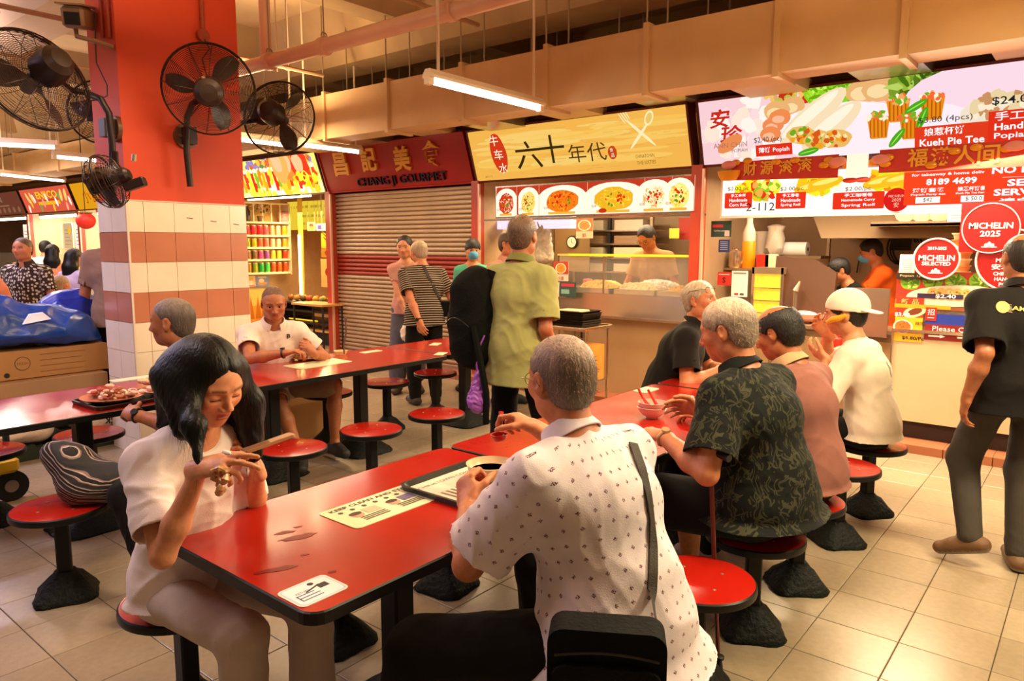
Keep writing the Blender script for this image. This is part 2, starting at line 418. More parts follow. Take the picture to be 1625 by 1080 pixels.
def head_field(F, H, R, S, female=False, eyes='open', ear=1, jaw=1.0, mouth=0):
    P = lambda x, y, z: H+R @ (V(x, y, z)*S)
    E = lambda c, r, k=.02, op='add': F.ell(P(*c), V(*r)*S, R, k*S, op)
    C = lambda a, b, ra, rb, k=.01, op='add': F.cone(P(*a), P(*b), ra*S, rb*S, k*S, op)
    E((0, -.012, .032), (.077, .098, .086), .0); E((0, .03, .01), (.066, .066, .08), .03)
    E((0, .022, -.045), (.056*jaw, .062, .064), .035); E((0, .06, -.088), (.028*jaw, .027, .022), .03)
    for s in (-1, 1):
        E((s*.052*jaw, .004, -.065), (.018, .03, .03), .03)
        E((s*.043, .058, -.022), (.023, .026, .024), .025)          # cheek
        C((s*.016, .087, .022), (s*.046, .076, .022), .010, .008, .014)   # brow
        E((s*.033, .098, .002), (.020, .017, .013), .012, 'sub')
        if eyes != 'open': E((s*.033, .0775, .001), (.0165, .0135, .0115), .006)
        else:
            E((s*.033, .0765, .0085), (.0165, .0145, .0055), .005); E((s*.033, .0755, -.0085), (.0155, .0145, .005), .005)
        if ear:
            R2 = R @ np.array(Matrix.Rotation(R_(s*-22), 3, 'Z'))
            F.ell(P(s*.080, -.010, -.004), V(.0065, .019, .032)*S, R2, .004*S); F.ell(P(s*.088, -.006, .002), V(.006, .010, .018)*S, R2, .004*S, 'sub')
            F.ell(P(s*.075, -.004, -.028), V(.006, .010, .012)*S, R2, .006*S)
    if female: C((0, .092, .006), (0, .108, -.030), .0065, .0095, .010)
    else: C((0, .092, .010), (0, .112, -.032), .008, .0115, .012)
    for s in (-1, 1): E((s*.0135, .098, -.036), (.0085, .011, .0075), .008)
    E((0, .070, -.058), (.03, .024, .022), .02)
    C((-.017, .086, -.0575), (0, .0935, -.0545), .0045, .006, .005); C((.017, .086, -.0575), (0, .0935, -.0545), .0045, .006, .005)
    C((-.014, .086, -.0665), (.014, .086, -.0665), .006, .006, .006)
    E((0, .0985, -.0610), (.020, .008, .0016+mouth), .003, 'sub')
def head_color(p, H, R, S, skin, lips, brow, eyes, hairtint=None):
    l = (p-H) @ R/S; col = np.tile(np.array(skin), (len(p), 1)).astype(float)
    x, y, z = np.abs(l[:, 0]), l[:, 1], l[:, 2]
    def mix(m, c): 
        m = np.clip(m, 0, 1)[:, None]; col[:] = col*(1-m)+np.array(c)*m
    sk = np.array(skin)
    mix(.5*np.exp(-((x-.045)**2+(z+.03)**2)/.0005)*(y > .03), sk*V(1.1, .8, .75))
    mix(.45*np.exp(-(l[:, 0]**2+(z+.034)**2+(y-.11)**2)/.0004), sk*V(1.1, .78, .7))
    mix((1-np.clip((np.abs(z+.0605)-.009)/.003, 0, 1))*(1-np.clip((x-.021)/.003, 0, 1))*(y > .078)*.8, lips)
    mix(np.clip(1.3-np.abs(z-.023-.10*(.033-np.abs(x-.030))*.5)/.0045, 0, 1)*(x > .012)*(x < .05)*(y > .05)*.9, brow)
    if eyes != 'open': mix(np.clip(1.4-np.abs(z+.0065)/.0028, 0, 1)*(x > .017)*(x < .049)*(y > .072)*.95, (.02, .012, .01))
    else: mix(np.clip(1.4-np.abs(z-.0075)/.0035, 0, 1)*(x > .017)*(x < .049)*(y > .074)*.7, sk*.25)
    return col, l
def fabric(name, col, kind='plain', c2=(0, 0, 0), rough=.85, bump=.15):
    if name in MATS: return MATS[name]
    m = mat(name, col, rough, noise=.10, nscale=14, bump=bump, bscale=300, spec=.2); nt = m.node_tree; b = nt.nodes['Principled BSDF']
    b.inputs['Sheen Weight'].default_value = .03
    if kind == 'plain': return m
    a = nt.nodes.new('ShaderNodeAttribute'); a.attribute_name = 'puv'
    def mathn(op, x, y=None):
        n = nt.nodes.new('ShaderNodeMath'); n.operation = op
        for i, v in enumerate((x, y)):
            if v is None: continue
            if isinstance(v, (int, float)): n.inputs[i].default_value = v
            else: nt.links.new(v, n.inputs[i])
        return n.outputs[0]
    if kind == 'dots':
        # staggered little woven motifs: two radii on two lattices
        vo = nt.nodes.new('ShaderNodeTexVoronoi'); vo.voronoi_dimensions = '2D'; vo.distance = 'MANHATTAN'; vo.inputs['Scale'].default_value = 24; vo.inputs['Randomness'].default_value = .22
        nt.links.new(a.outputs['Vector'], vo.inputs['Vector'])
        v2 = nt.nodes.new('ShaderNodeTexVoronoi'); v2.voronoi_dimensions = '2D'; v2.inputs['Scale'].default_value = 300; v2.inputs['Randomness'].default_value = .4
        nt.links.new(a.outputs['Vector'], v2.inputs['Vector'])
        f = mathn('MULTIPLY', mathn('LESS_THAN', vo.outputs['Distance'], .155), mathn('LESS_THAN', v2.outputs['Distance'], .46))
    elif kind == 'smalldots':
        vo = nt.nodes.new('ShaderNodeTexVoronoi'); vo.voronoi_dimensions = '2D'; vo.inputs['Scale'].default_value = 26; vo.inputs['Randomness'].default_value = .7
        nt.links.new(a.outputs['Vector'], vo.inputs['Vector']); f = mathn('LESS_THAN', vo.outputs['Distance'], .3)
    elif kind == 'stripes':
        sx = nt.nodes.new('ShaderNodeSeparateXYZ'); nt.links.new(a.outputs['Vector'], sx.inputs[0])
        f = mathn('LESS_THAN', mathn('FRACT', mathn('MULTIPLY', sx.outputs[1], 42)), .32)
    elif kind in ('leaf', 'bloom'):
        n1 = nt.nodes.new('ShaderNodeTexNoise'); n1.inputs['Scale'].default_value = 9; nt.links.new(a.outputs['Vector'], n1.inputs['Vector'])
        mxv = nt.nodes.new('ShaderNodeVectorMath'); mxv.operation = 'MULTIPLY_ADD'; nt.links.new(n1.outputs['Color'], mxv.inputs[0]); mxv.inputs[1].default_value = (.14, .14, 0); nt.links.new(a.outputs['Vector'], mxv.inputs[2])
        fs = []
        for sc_, rot, th in ((24, .6, .045), (28, 2.1, .05), (33, 1.3, .045)):
            mp = nt.nodes.new('ShaderNodeMapping'); mp.inputs['Rotation'].default_value[2] = rot; mp.inputs['Scale'].default_value = (1, .38, 1); nt.links.new(mxv.outputs[0], mp.inputs[0])
            vo = nt.nodes.new('ShaderNodeTexVoronoi'); vo.voronoi_dimensions = '2D'; vo.feature = 'DISTANCE_TO_EDGE'; vo.inputs['Scale'].default_value = sc_
            nt.links.new(mp.outputs[0], vo.inputs['Vector']); fs.append(mathn('LESS_THAN', vo.outputs['Distance'], th if kind == 'leaf' else th*3.2))
        f = mathn('MAXIMUM', fs[0], fs[1])
        if kind == 'leaf': 
            f = mathn('MULTIPLY', mathn('MAXIMUM', f, fs[2]), .75)
            ns = nt.nodes.new('ShaderNodeTexNoise'); ns.inputs['Scale'].default_value = 22; nt.links.new(a.outputs['Vector'], ns.inputs['Vector'])
            f = mathn('MULTIPLY', f, mathn('GREATER_THAN', ns.outputs[0], .47))
    mx = nt.nodes.new('ShaderNodeMix'); mx.data_type = 'RGBA'; src = b.inputs['Base Color'].links[0].from_socket
    nt.links.new(src, mx.inputs[6]); mx.inputs[7].default_value = (*c2, 1); nt.links.new(f, mx.inputs[0]); nt.links.new(mx.outputs[2], b.inputs['Base Color'])
    return m
PEOPLE = {}
def person(label, pos, yaw, S=1.0, sit=None, res=.008, lean=5, hunch=8, side=0, twist=0, head=(0, 5, 0), LH=None, RH=None, LF=None, RF=None,
           build=1.0, belly=0.0, female=False, skin=(.42, .20, .11), hair=('short', (.02, .02, .02)), eyes='open', shirt=None, legs=None, shoes=(.02, .02, .02),
           headfine=None, cut_at=None, group=None, seed=1, mouth=0, facing=None, lips=None):
    """yaw: world angle (deg) the person faces. Hands: dict(p=world wrist point, pole, f=finger dir, n=palm dir (world), curl, thumb)."""
    yz = R_(yaw-90); root = thing('person', label, 'person', (pos[0], pos[1], 0), yz, group)
    Rz = np.array(Matrix.Rotation(yz, 3, 'Z')); P0 = V(pos[0], pos[1], 0)
    toL = lambda p: Rz.T @ (np.asarray(p, float)-P0); dL = lambda d: Rz.T @ np.asarray(d, float)
    B = build; skin = np.array(skin)
    pel = V(0, 0, (.93*S if sit is None else sit+.105*S*B))
    def up(a, sd=0):
        return nrm(V(math.sin(R_(sd)), math.sin(R_(a)), math.cos(R_(a))*math.cos(R_(sd))))
    u0, u1, u2 = up(lean*.7, side*.7), up(lean, side), up(lean+hunch, side)
    W = pel+u0*.15*S; Cc = W+u1*.17*S; N = Cc+u2*.175*S
    tz = np.array(Matrix.Rotation(R_(twist), 3, 'Z'))
    rt = tz @ V(1, 0, 0); rt = nrm(rt-u2*(rt@u2)); fw = np.cross(u2, rt)
    Rt = np.stack([rt, fw, u2], 1); Rp = np.stack([V(1, 0, 0), nrm(np.cross(u0, V(1, 0, 0))), u0], 1); Rm = np.stack([nrm(V(1, 0, 0)*.5+rt*.5), nrm(fw+V(0, .2, 0)), u1], 1)
    sw = (.155 if female else .178)*B**.5*S
    sh = {s: N-u2*.068*S+rt*s*sw for s in (-1, 1)}
    R = rotm(*head); neck_dir = nrm(u2*.8+V(0, 0, .6)+R[:, 1]*.12)
    nb = N+u2*.01*S; H = nb+neck_dir*.085*S+R[:, 2]*.075*S+R[:, 1]*.022*S
    hip = {s: pel+V(s*.092*S*B, 0, -.01*S) for s in (-1, 1)}
    arms = {}
    for s, h in ((-1, LH), (1, RH)):
        h = h or {}
        tgt = toL(h['p']) if 'p' in h else sh[s]+V(s*.09, .03, -.53)*S
        pole = dL(h['pole']) if 'pole' in h else V(s*.6, -.6, -.2)
        el, wr = ik(sh[s], tgt, .285*S, .25*S, pole)
        f = dL(h['f']) if 'f' in h else nrm(wr-el); n = dL(h['n']) if 'n' in h else V(-s, .2, 0)
        arms[s] = (el, wr, f, n, h)
    lg = {}
    for s, h in ((-1, LF), (1, RF)):
        h = h or {}
        if 'p' in h: tgt = toL(h['p'])
        elif sit is None: tgt = V(s*.11*S, .0, .085*S)
        else: tgt = V(s*.13*S, .40*S, .085*S)
        pole = dL(h['pole']) if 'pole' in h else V(s*.12, 1, .1 if sit is None else .9)
        kn, an = ik(hip[s], tgt, .43*S, .42*S, pole); fd = dL(h['f']) if 'f' in h else nrm(V(s*.2, 1, 0)); lg[s] = (kn, an, fd)
    allp = [H+V(0, 0, .14)*S, H-V(.12, .12, 0)*S, H+V(.12, .14, 0)*S, pel-V(.24, .2, .14)*S, pel+V(.24, .2, 0)*S]+[q for s in arms for q in (sh[s], arms[s][0], arms[s][1], arms[s][1]+nrm(arms[s][2])*.16)]+[q for s in lg for q in (lg[s][0], lg[s][1], lg[s][1]+nrm(lg[s][2])*.2)]
    lo, hi = np.min(allp, 0)-.10*S, np.max(allp, 0)+.10*S; lo[2] = max(lo[2], 0.0-.02)
    fine = []
    if headfine: fine = [(2, H[2]-.15*S, H[2]+.14*S, headfine), (0, H[0]-.11*S, H[0]+.11*S, headfine), (1, H[1]-.12*S, H[1]+.14*S, headfine)]
    fem = .9 if female else 1.0
    F = Field(lo, hi, res, fine)
    # torso (kept a little slim so that the clothes lie over it)
    F.ell(pel, V(.150*B, .100*B, .105)*S, Rp, .03); F.ell(W, V(.125*B, .088*B+belly*.6, .11)*S, Rm, .06*S); F.ell(Cc, V(.150*B*fem, .100*B, .13)*S, Rt, .06*S)
    F.ell(N-u2*.05*S, V(.135*B*fem, .070, .06)*S, Rt, .05*S)
    F.cone(nb-u2*.03*S, H-R[:, 2]*.06*S-R[:, 1]*.02*S, .060*S*(fem**.5)*(.5+.5*B), .053*S*(fem if female else 1)*(.6+.4*B), .03*S)
    for s in (-1, 1):
        F.cone(N+u2*.0*S, sh[s], .045*S, .052*S*B, .04*S)
        el, wr, f, n, h = arms[s]; a = (.86 if female else 1)*(.6+.4*B)
        F.cone(sh[s], el, .050*S*a, .038*S*a, .03*S); F.cone(el, el*.65+wr*.35, .037*S*a, .041*S*a, .015*S); F.cone(el*.65+wr*.35, wr, .041*S*a, .0245*S*a, .02*S)
        hand(F, wr, f, n, s, h.get('curl', (22, 30, 20)), h.get('thumb', 25), S*(.90 if female else 1.0), h.get('fc'), h.get('spread', 1.0))
        kn, an, fd = lg[s]
        F.cone(hip[s], kn, .078*S*B, .050*S*B, .05*S); F.cone(kn, kn*.65+an*.35-V(0, .008, 0), .049*S*B, .053*S*B, .03*S); F.cone(kn*.65+an*.35, an, .052*S*B, .032*S, .03*S)
        F.cone(an, an+nrm(fd)*.12*S-V(0, 0, .045)*S, .028*S, .020*S, .03*S); F.cone(an-V(0, 0, .03)*S-nrm(fd)*.03*S, an+nrm(fd)*.13*S-V(0, 0, .055)*S, .026*S, .018*S, .02*S)
    head_field(F, H, R, S, female, eyes, ear=1, mouth=mouth)
    vs, q = F.mesh(); col, l = head_color(vs, H, R, S, skin, lips or skin*V(.95, .5, .48), hair[1] if hair else skin*.3, eyes)
    far = np.linalg.norm(vs-H, axis=1) > .2*S; col[far] = skin
    # knuckles and elbows a little redder, palms paler
    for s in (-1, 1):
        d = np.linalg.norm(vs-arms[s][0], axis=1); m = np.clip(1-d/(.05*S), 0, 1)[:, None]*.4; col = col*(1-m)+skin*V(.95, .72, .65)*m
    np_mesh('body', vs, q, SKIN, root, col)
    # eyes
    if eyes == 'open' and res < .012:
        for s in (-1, 1):
            e = MB(); c = H+R @ (V(s*.033, .0755, 0)*S); T = Matrix.Translation(c) @ Matrix(R.tolist()).to_4x4()
            gz = Matrix.Rotation(PI/2*-1, 4, 'X')
            n0 = 14; rr = .0135*S
            pr = [(0, -rr)]+[(rr*math.sin(PI*j/10), -rr*math.cos(PI*j/10)) for j in range(1, 10)]+[(0, rr)]
            e.lathe(pr, n=n0, M=T @ gz)
            cc = []
            for j in range(10): cc += [(.01, .006, .005) if j >= 9 else (.03, .015, .01) if j >= 8 else (.75, .68, .62)]*n0
            e.c = cc; e.build('eye', EYEM, root, True)
    # hair
    if hair and hair[0] != 'none':
        style, hc = hair[0], np.array(hair[1]); thick = hair[2] if len(hair) > 2 else .010
        lo2, hi2 = H-.20*S, H+.20*S
        G = Field(lo2, hi2, min(res, .006)); Pl = lambda x, y, z: H+R @ (V(x, y, z)*S)
        t = thick
        G.ell(Pl(0, -.012, .032), V(.077+t, .098+t, .086+t)*S, R, .0); G.ell(Pl(0, .02, .02), V(.066+t*.8, .066+t, .085+t)*S, R, .02)
        G.ell(Pl(0, -.05, -.03), V(.055+t, .045+t, .06)*S, R, .04*S)
        X, Y, Z = np.meshgrid(*G.ax, indexing='ij'); L = np.stack([X-H[0], Y-H[1], Z-H[2]], -1) @ R/S
        line = hair[3] if len(hair) > 3 else .0
        if style in ('short', 'buzz', 'bald', 'crop', 'part'):
            keep = L[..., 2]-(-.010+.70*L[..., 1])-line-.010*np.sin(L[..., 0]*35)
            keep = np.minimum(keep, .078-L[..., 1]-.3*np.maximum(0, L[..., 2]*-1))
            keep = np.where(L[..., 1] < -.03, np.maximum(keep, np.minimum(L[..., 2]+.085, -.03-L[..., 1])), keep)
            earc = np.sqrt(((L[..., 1]+.006)/.024)**2+((L[..., 2]+.006)/.030)**2)-1; keep = np.minimum(keep, np.where(np.abs(L[..., 0]) > .055, earc*.024, 1))
        if style == 'bald':
            c0 = np.sqrt((L[..., 0]/.074)**2+((L[..., 1]-.01)/.105)**2+((L[..., 2]-.11)/.080)**2)-1; keep = np.minimum(keep, c0*.06)
        if style == 'fringe':
            keep = L[..., 2]-(-.010+.35*L[..., 1]); keep = np.minimum(keep, .10-L[..., 1])
            keep = np.where(L[..., 1] < .0, np.maximum(keep, np.minimum(L[..., 2]+.085, .0-L[..., 1])), keep)
        if style == 'long': keep = np.ones_like(X)
        G.D = np.maximum(G.D, -keep.astype(np.float32)*S)
        hv, hq = G.mesh()
        if len(hq):
            hn = vnormals(hv, hq); rs = np.random.RandomState(seed)
            hv = hv+hn*(wrinkle(hv*3, seed)[:, None]*(.0035 if thick > .004 else .001))
            l2 = (hv-H) @ R/S
            hcol = np.tile(hc, (len(hv), 1)); hcol2 = np.array(hair[4]) if len(hair) > 4 else hc
            m = np.clip((l2[:, 2]-.01)/.08+.5*wrinkle(hv*2, seed+3), 0, 1)[:, None]; hcol = hcol*(1-m)+hcol2*m
            ho = np_mesh('hair', hv, hq, HAIRM, root, hcol)
            if res < .009 and thick < .03:      # loose hairs standing off the scalp
                me = ho.data; r = random.Random(seed); bm = []; fc = []; cl = []
                nb_ = 2600
                for _ in range(nb_):
                    i = r.randrange(len(hv)); p = hv[i]; n_ = hn[i]; d = nrm(n_*r.uniform(.4, 1)-R[:, 2]*r.uniform(.3, 1)-R[:, 1]*.4+np.array([r.gauss(0, .35) for _ in range(3)]))
                    wd = nrm(np.cross(d, n_+.01))*.0006; b0 = p-n_*.001; ln = r.uniform(.006, .016)*S*(1 if thick > .004 else .5)
                    k = len(bm); bm += [b0-wd, b0+wd, b0+d*ln]; fc.append((k, k+1, k+2)); cl.append(hc*.5+hcol2*.8)
                mb = MB(); mb.v = [tuple(x) for x in bm]; mb.f = fc; mb.c = [tuple(np.minimum(c*r.uniform(.6, 1.3), 1)) for c in cl]
                tag(mb.build('loose_hair', HAIRM, ho), kind='stuff')
    # clothes
    def cloth(name, m, FF, amp, sd, cuts=(), sm=1, f=1.0):
        for p, n in cuts: FF.cut(p, n)
        v, qq = FF.mesh()
        if not len(qq): return None
        if amp: v = v+vnormals(v, qq)*(wrinkle(v, sd, f)[:, None]*amp)
        if sm: v = smooth(v, qq, sm, .4)
        # unwrap round the nearest limb
        segs = [(pel-u0*.2*S, N, .16*S, V(1, 0, 0))]+[(sh[s]+nrm(sh[s]-arms[s][0])*.0, arms[s][0], .062*S, V(0, 1, 0)) for s in (-1, 1)]
        best = np.full(len(v), 9.); uv = np.zeros((len(v), 2))
        for gi, (a, b, r0, ref) in enumerate(segs):
            d = b-a; L = np.linalg.norm(d); d = d/L; w_ = v-a; t = w_@d; rad = w_-t[:, None]*d; dist = np.linalg.norm(rad, axis=1)
            e = np.abs(dist-r0)/r0 if gi else np.abs(dist-r0)/r0*.8
            if gi: e = np.where((t > -.02*S) & (t < L*1.05) & (dist < r0*1.8), e*.8, 9)
            a1 = nrm(np.cross(d, V(0, 1, 0) if gi == 0 else V(0, 0, 1)+.01)); a2 = np.cross(d, a1); ang = np.arctan2(rad@a2, rad@a1)
            mm = e < best; best[mm] = e[mm]; uv[mm, 0] = (ang*r0*1.15)[mm]+gi*3.3; uv[mm, 1] = t[mm]
        return np_mesh(name, v, qq, m, root, None, uv)
    if legs:
        ln = legs.get('len', 1.0); ease = legs.get('ease', .014)*S; G = Field(lo, np.minimum(hi, V(9, 9, pel[2]+.22*S)), max(res, .007))
        G.ell(pel-u0*.01, V(.163*B, .118*B+belly*.3, .115)*S, Rp, .03)
        for s in (-1, 1):
            kn, an, fd = lg[s]
            if ln <= .55: e = hip[s]+(kn-hip[s])*(ln/.5); G.cone(hip[s], e, .092*S*B, (.078*B+ease/S)*S, .04*S)
            else:
                G.cone(hip[s], kn, .090*S*B, .060*S*B+ease, .05*S); e = kn+(an-kn)*min(1, (ln-.5)/.5)*.98; G.cone(kn, e, .058*S*B+ease, legs.get('cuff', .046)*S+ease*.6, .03*S)
        for s in (-1, 1):
            kn, an, fd = lg[s]
            if ln <= .55: e = hip[s]+(kn-hip[s])*(ln/.5); n_ = nrm(kn-hip[s]); G.cone(e-n_*.03*S, e+n_*.12*S, .053*S*B, .053*S*B, 0, 'sub')
        G.cut(pel+u0*legs.get('waist', .10)*S, u0) if sit is None else G.cut(pel+V(0, 0, .13)*S, V(0, 0, 1)); cloth(legs.get('name', 'trousers'), legs['m'], G, legs.get('wr', .007), seed+11)
    if shirt:
        ea = shirt.get('ease', .020); sl = shirt.get('sleeve', .62); hem = shirt.get('hem', .10); G = Field(lo, hi, max(res, .0055))
        X2 = shirt.get('flare', .02)
        G.ell(pel+u0*.02*S, V(.158*B+ea, .112*B+ea+belly*.8, .13)*S, Rp, .03); G.ell(W, V(.140*B+ea, .100*B+ea+belly, .13)*S, Rm, .09*S)
        G.ell(Cc, V(.162*B*fem+ea, .108*B+ea+(.012 if female else 0), .15)*S, Rt, .08*S); G.ell(N-u2*.055*S, V(.150*B*fem+ea*.6, .072+ea*.6, .062)*S, Rt, .06*S)
        if hem > .02: G.cone(pel, pel-V(0, 0, 1)*(hem)*S-u0*.0, (.115*B+ea+belly*.5)*S, (.115*B+ea+X2+belly*.4)*S, .05*S, sx=V(1, 0, 0), rx=1.36)
        for s in (-1, 1):
            el, wr = arms[s][0], arms[s][1]; A_ = Field(V(0, 0, 0), V(0, 0, 0), 1); A_.ax = G.ax; A_.h = G.h; A_.D = np.full(G.D.shape, 1.0, np.float32)
            A_.cone(N-u2*.01*S, sh[s], .046*S+ea*.3, (.054*B+ea*.55)*S, 0)
            sr = shirt.get('sr', .066)*S*(.5+.5*B)*(.9 if female else 1)
            if sl <= 1: d = nrm(el-sh[s]); e = sh[s]+(el-sh[s])*sl; A_.cone(sh[s], e+d*.01, (.050*B+ea*.6)*S, sr, .035*S)
            else: d = nrm(wr-el); e = el+(wr-el)*(sl-1); A_.cone(sh[s], el, (.052*B+ea*.6)*S, sr, .03*S); A_.cone(el, e, sr, sr*.85, .02*S)
            if sl <= 1: A_.cut(e, d)
            A_.cone(e-d*.035*S, e+d*.1, sr*.83, sr*.83, 0, 'sub'); k = .045*S; h = np.maximum(k-np.abs(G.D-A_.D), 0)/k; G.D = np.minimum(G.D, A_.D)-h*h*k*.25
            # keep the mouth of the sleeve open where it meets the body
            A_.D[:] = 1
        G.cone(N+u2*.02*S+fw*.012*S, N+u2*.16*S+fw*.01*S, .066*S*fem, .075*S, .01*S, 'sub')
        if female or shirt.get('scoop'): G.ell(N+fw*.07*S+u2*.02*S, V(.055, .05, .05)*S, Rt, .01*S, 'sub')
        hn_ = shirt.get('hemn', V(0, 0, -1)); G.cut(pel-V(0, 0, 1)*hem*S, hn_)
        so = cloth(shirt.get('name', 'shirt'), shirt['m'], G, shirt.get('wr', .012), seed+5, sm=2, f=shirt.get('wf', 1.0))
        if shirt.get('collar'):
            c = MB(); pr = [(.058, -.005), (.061, .036), (.066, .042), (.071, .036), (.088, -.006), (.084, -.008), (.068, .026), (.064, .0)]; n0 = 28
            T = Matrix.Translation(N+u2*.018*S+fw*.008*S) @ Matrix(Rt.tolist()).to_4x4() @ Matrix.Rotation(R_(-14), 4, 'X'); vs_ = []; fs_ = []
            for i in range(n0+1):
                a = R_(115)+R_(310)*i/n0
                for r_, z_ in pr: vs_.append((r_*S*math.cos(a)*1.06, r_*S*math.sin(a), z_*S-.0*S))
            k = len(pr)
            for i in range(n0):
                for j in range(k): fs_.append((i*k+j, i*k+(j+1) % k, (i+1)*k+(j+1) % k, (i+1)*k+j))
            fs_ += [tuple(range(k-1, -1, -1)), tuple(n0*k+j for j in range(k))]
            c.add(vs_, fs_, T); c.build('collar', shirt.get('collar_m') or shirt['m'], root, True, 1.2)
    if shoes is not None:
        for s in (-1, 1):
            kn, an, fd = lg[s]; fd = nrm(fd); c = MB(); sd_ = np.cross(fd, V(0, 0, 1))
            base = an-V(0, 0, .082)*S
            if abs(fd[2]) > .3: base = an+np.cross(sd_, fd)*-.082*S
            upv = nrm(np.cross(sd_, fd)); G = Field(an-.26*S, an+.26*S, .009)
            G.cone(base+upv*.037*S-fd*.045*S, base+upv*.035*S+fd*.155*S, .042*S, .036*S, .02, sx=sd_, rx=1.15); G.cone(an-upv*.02*S, base+upv*.045*S+fd*.08*S, .042*S, .035*S, .04*S)
            G.cut(base, -upv); G.cone(an+upv*.0*S, an+upv*.2*S, .036*S, .036*S, 0, 'sub')
            sv, sq = G.mesh(); 
            if len(sq):
                lc = (sv-base)@upv/S; cc = np.tile(np.array(shoes), (len(sv), 1)); sol = np.array(shoes)*.5 if np.mean(shoes) > .3 else np.array((.25, .22, .18)) if np.mean(shoes) > .05 else np.array(shoes)
                cc[lc < .02] = sol; np_mesh('shoe', sv, sq, mat('shoe', (1, 1, 1), .6, vcol=True, bump=.2, bscale=80), root, cc)
    info = dict(root=root, H=H, R=R, N=N, pel=pel, sh=sh, arms=arms, lg=lg, Rt=Rt, u=(u0, u1, u2), Cc=Cc, W=W, S=S, toW=lambda p: P0+Rz@np.asarray(p, float), toL=toL, Rz=Rz)
    return info
def glasses(I, col=(.02, .02, .02), r=.023, up=0.0, dy=.0, clear=True):
    H, R, S = I['H'], I['R'], I['S']; m = MB(); P = lambda x, y, z: tuple(H+R@(V(x, y+dy, z+up)*S))
    for s in (-1, 1):
        m.tube([P(s*.035+r*math.cos(t)*1.1, .104-abs(math.cos(t)*s+1)*.004, r*.8*math.sin(t)) for t in np.linspace(0, 2*PI, 16)[:-1]], .0013*S, 6, closed=True)
        m.tube([P(s*.060, .100, .004), P(s*.078, .08, .006), P(s*.083, .0, .006), P(s*.083, -.02, -.01)], .0014*S, 6)
    m.tube([P(-.011, .105, .004), P(0, .108, .007), P(.011, .105, .004)], .0013*S, 6)
    return m.build('glasses', mat('frame_metal%d' % (col[0]*1000), col, .3, .6), I['root'], True)
def watch(I, s, col=(.02, .02, .02), face=True):
    el, wr, f, n, h = I['arms'][s]; d = nrm(wr-el); c = wr-d*.012; m = MB(); q = Vector(d).to_track_quat('Z', 'Y')
    a, b = np.array(q@Vector((1, 0, 0))), np.array(q@Vector((0, 1, 0))); r = .031*I['S']
    m.tube([tuple(c+(a*math.cos(t)+b*math.sin(t))*r) for t in np.linspace(0, 2*PI, 17)[:-1]], .007, 6, closed=True)
    nn = -nrm(np.asarray(n, float)-d*(np.asarray(n, float)@d)); m.cyl(tuple(c+nn*(r-.002)), tuple(c+nn*(r+.009)), .018, .017, 14)
    return m.build('wristwatch', mat('watch%d' % (col[0]*1000), col, .3, .5), I['root'], True)
# ---------------- the setting ----------------
rnd = random.Random(3)
def floor_mat():
    m = mat('floor_tile', hexc('a8967c'), .27, bump=.06, bscale=120, noise=.10, nscale=30); nt = m.node_tree; b = nt.nodes['Principled BSDF']
    oi = nt.nodes.new('ShaderNodeObjectInfo'); r = nt.nodes.new('ShaderNodeMapRange'); nt.links.new(oi.outputs['Random'], r.inputs[0]); r.inputs[3].default_value = .86; r.inputs[4].default_value = 1.04
    src = b.inputs['Base Color'].links[0].from_socket; mx = nt.nodes.new('ShaderNodeMix'); mx.data_type = 'RGBA'; mx.blend_type = 'MULTIPLY'; mx.inputs[0].default_value = 1
    nt.links.new(src, mx.inputs[6]); nt.links.new(r.outputs[0], mx.inputs[7])
    # trodden-in grime in big soft patches
    tc = nt.nodes.new('ShaderNodeNewGeometry'); n = nt.nodes.new('ShaderNodeTexNoise'); n.inputs['Scale'].default_value = 1.7; n.inputs['Detail'].default_value = 6; nt.links.new(tc.outputs['Position'], n.inputs['Vector'])
    r2 = nt.nodes.new('ShaderNodeMapRange'); r2.inputs[1].default_value = .35; r2.inputs[2].default_value = .65; r2.inputs[3].default_value = .82; r2.inputs[4].default_value = 1.0; nt.links.new(n.outputs[0], r2.inputs[0])
    m2 = nt.nodes.new('ShaderNodeMix'); m2.data_type = 'RGBA'; m2.blend_type = 'MULTIPLY'; m2.inputs[0].default_value = 1; nt.links.new(mx.outputs[2], m2.inputs[6]); nt.links.new(r2.outputs[0], m2.inputs[7])
    nt.links.new(m2.outputs[2], b.inputs['Base Color']); return m
FT = floor_mat(); GROUT = mat('grout', hexc('4a3a2e'), .9)
m = MB(); m.bb(-30, -2.5, -.08, 6, 12, -.008); floor = struct(m.build('floor', GROUT))
T = .3275; g = .0035
def tile_mb(cx=0, cy=0, mbx=None):
    mb = mbx or MB(); a, b = T/2-g/2, T/2-g/2-.0025
    vs = [(cx+sx*a, cy+sy*a, -.01) for sx, sy in ((-1, -1), (1, -1), (1, 1), (-1, 1))]+[(cx+sx*a, cy+sy*a, -.0015) for sx, sy in ((-1, -1), (1, -1), (1, 1), (-1, 1))]+[(cx+sx*b, cy+sy*b, 0) for sx, sy in ((-1, -1), (1, -1), (1, 1), (-1, 1))]
    mb.add(vs, [(i, (i+1) % 4, 4+(i+1) % 4, 4+i) for i in range(4)]+[(4+i, 4+(i+1) % 4, 8+(i+1) % 4, 8+i) for i in range(4)]+[(8, 9, 10, 11)]); return mb
cells = []
for i in range(-90, 16):
    for j in range(-12, 11):
        cx, cy = -.88+T*(i+.5), 2.92+T*(j+.5)
        v = CR @ np.array([cx, cy, -HCAM]); 
        if v[2] > .6:
            px, py = 812+FPX*v[0]/v[2], 540+FPX*v[1]/v[2]; vis = -120 < px < 1745 and py < 1200
        else: vis = False
        cells.append((0 if vis else 1, np.hypot(cx, cy), cx, cy))
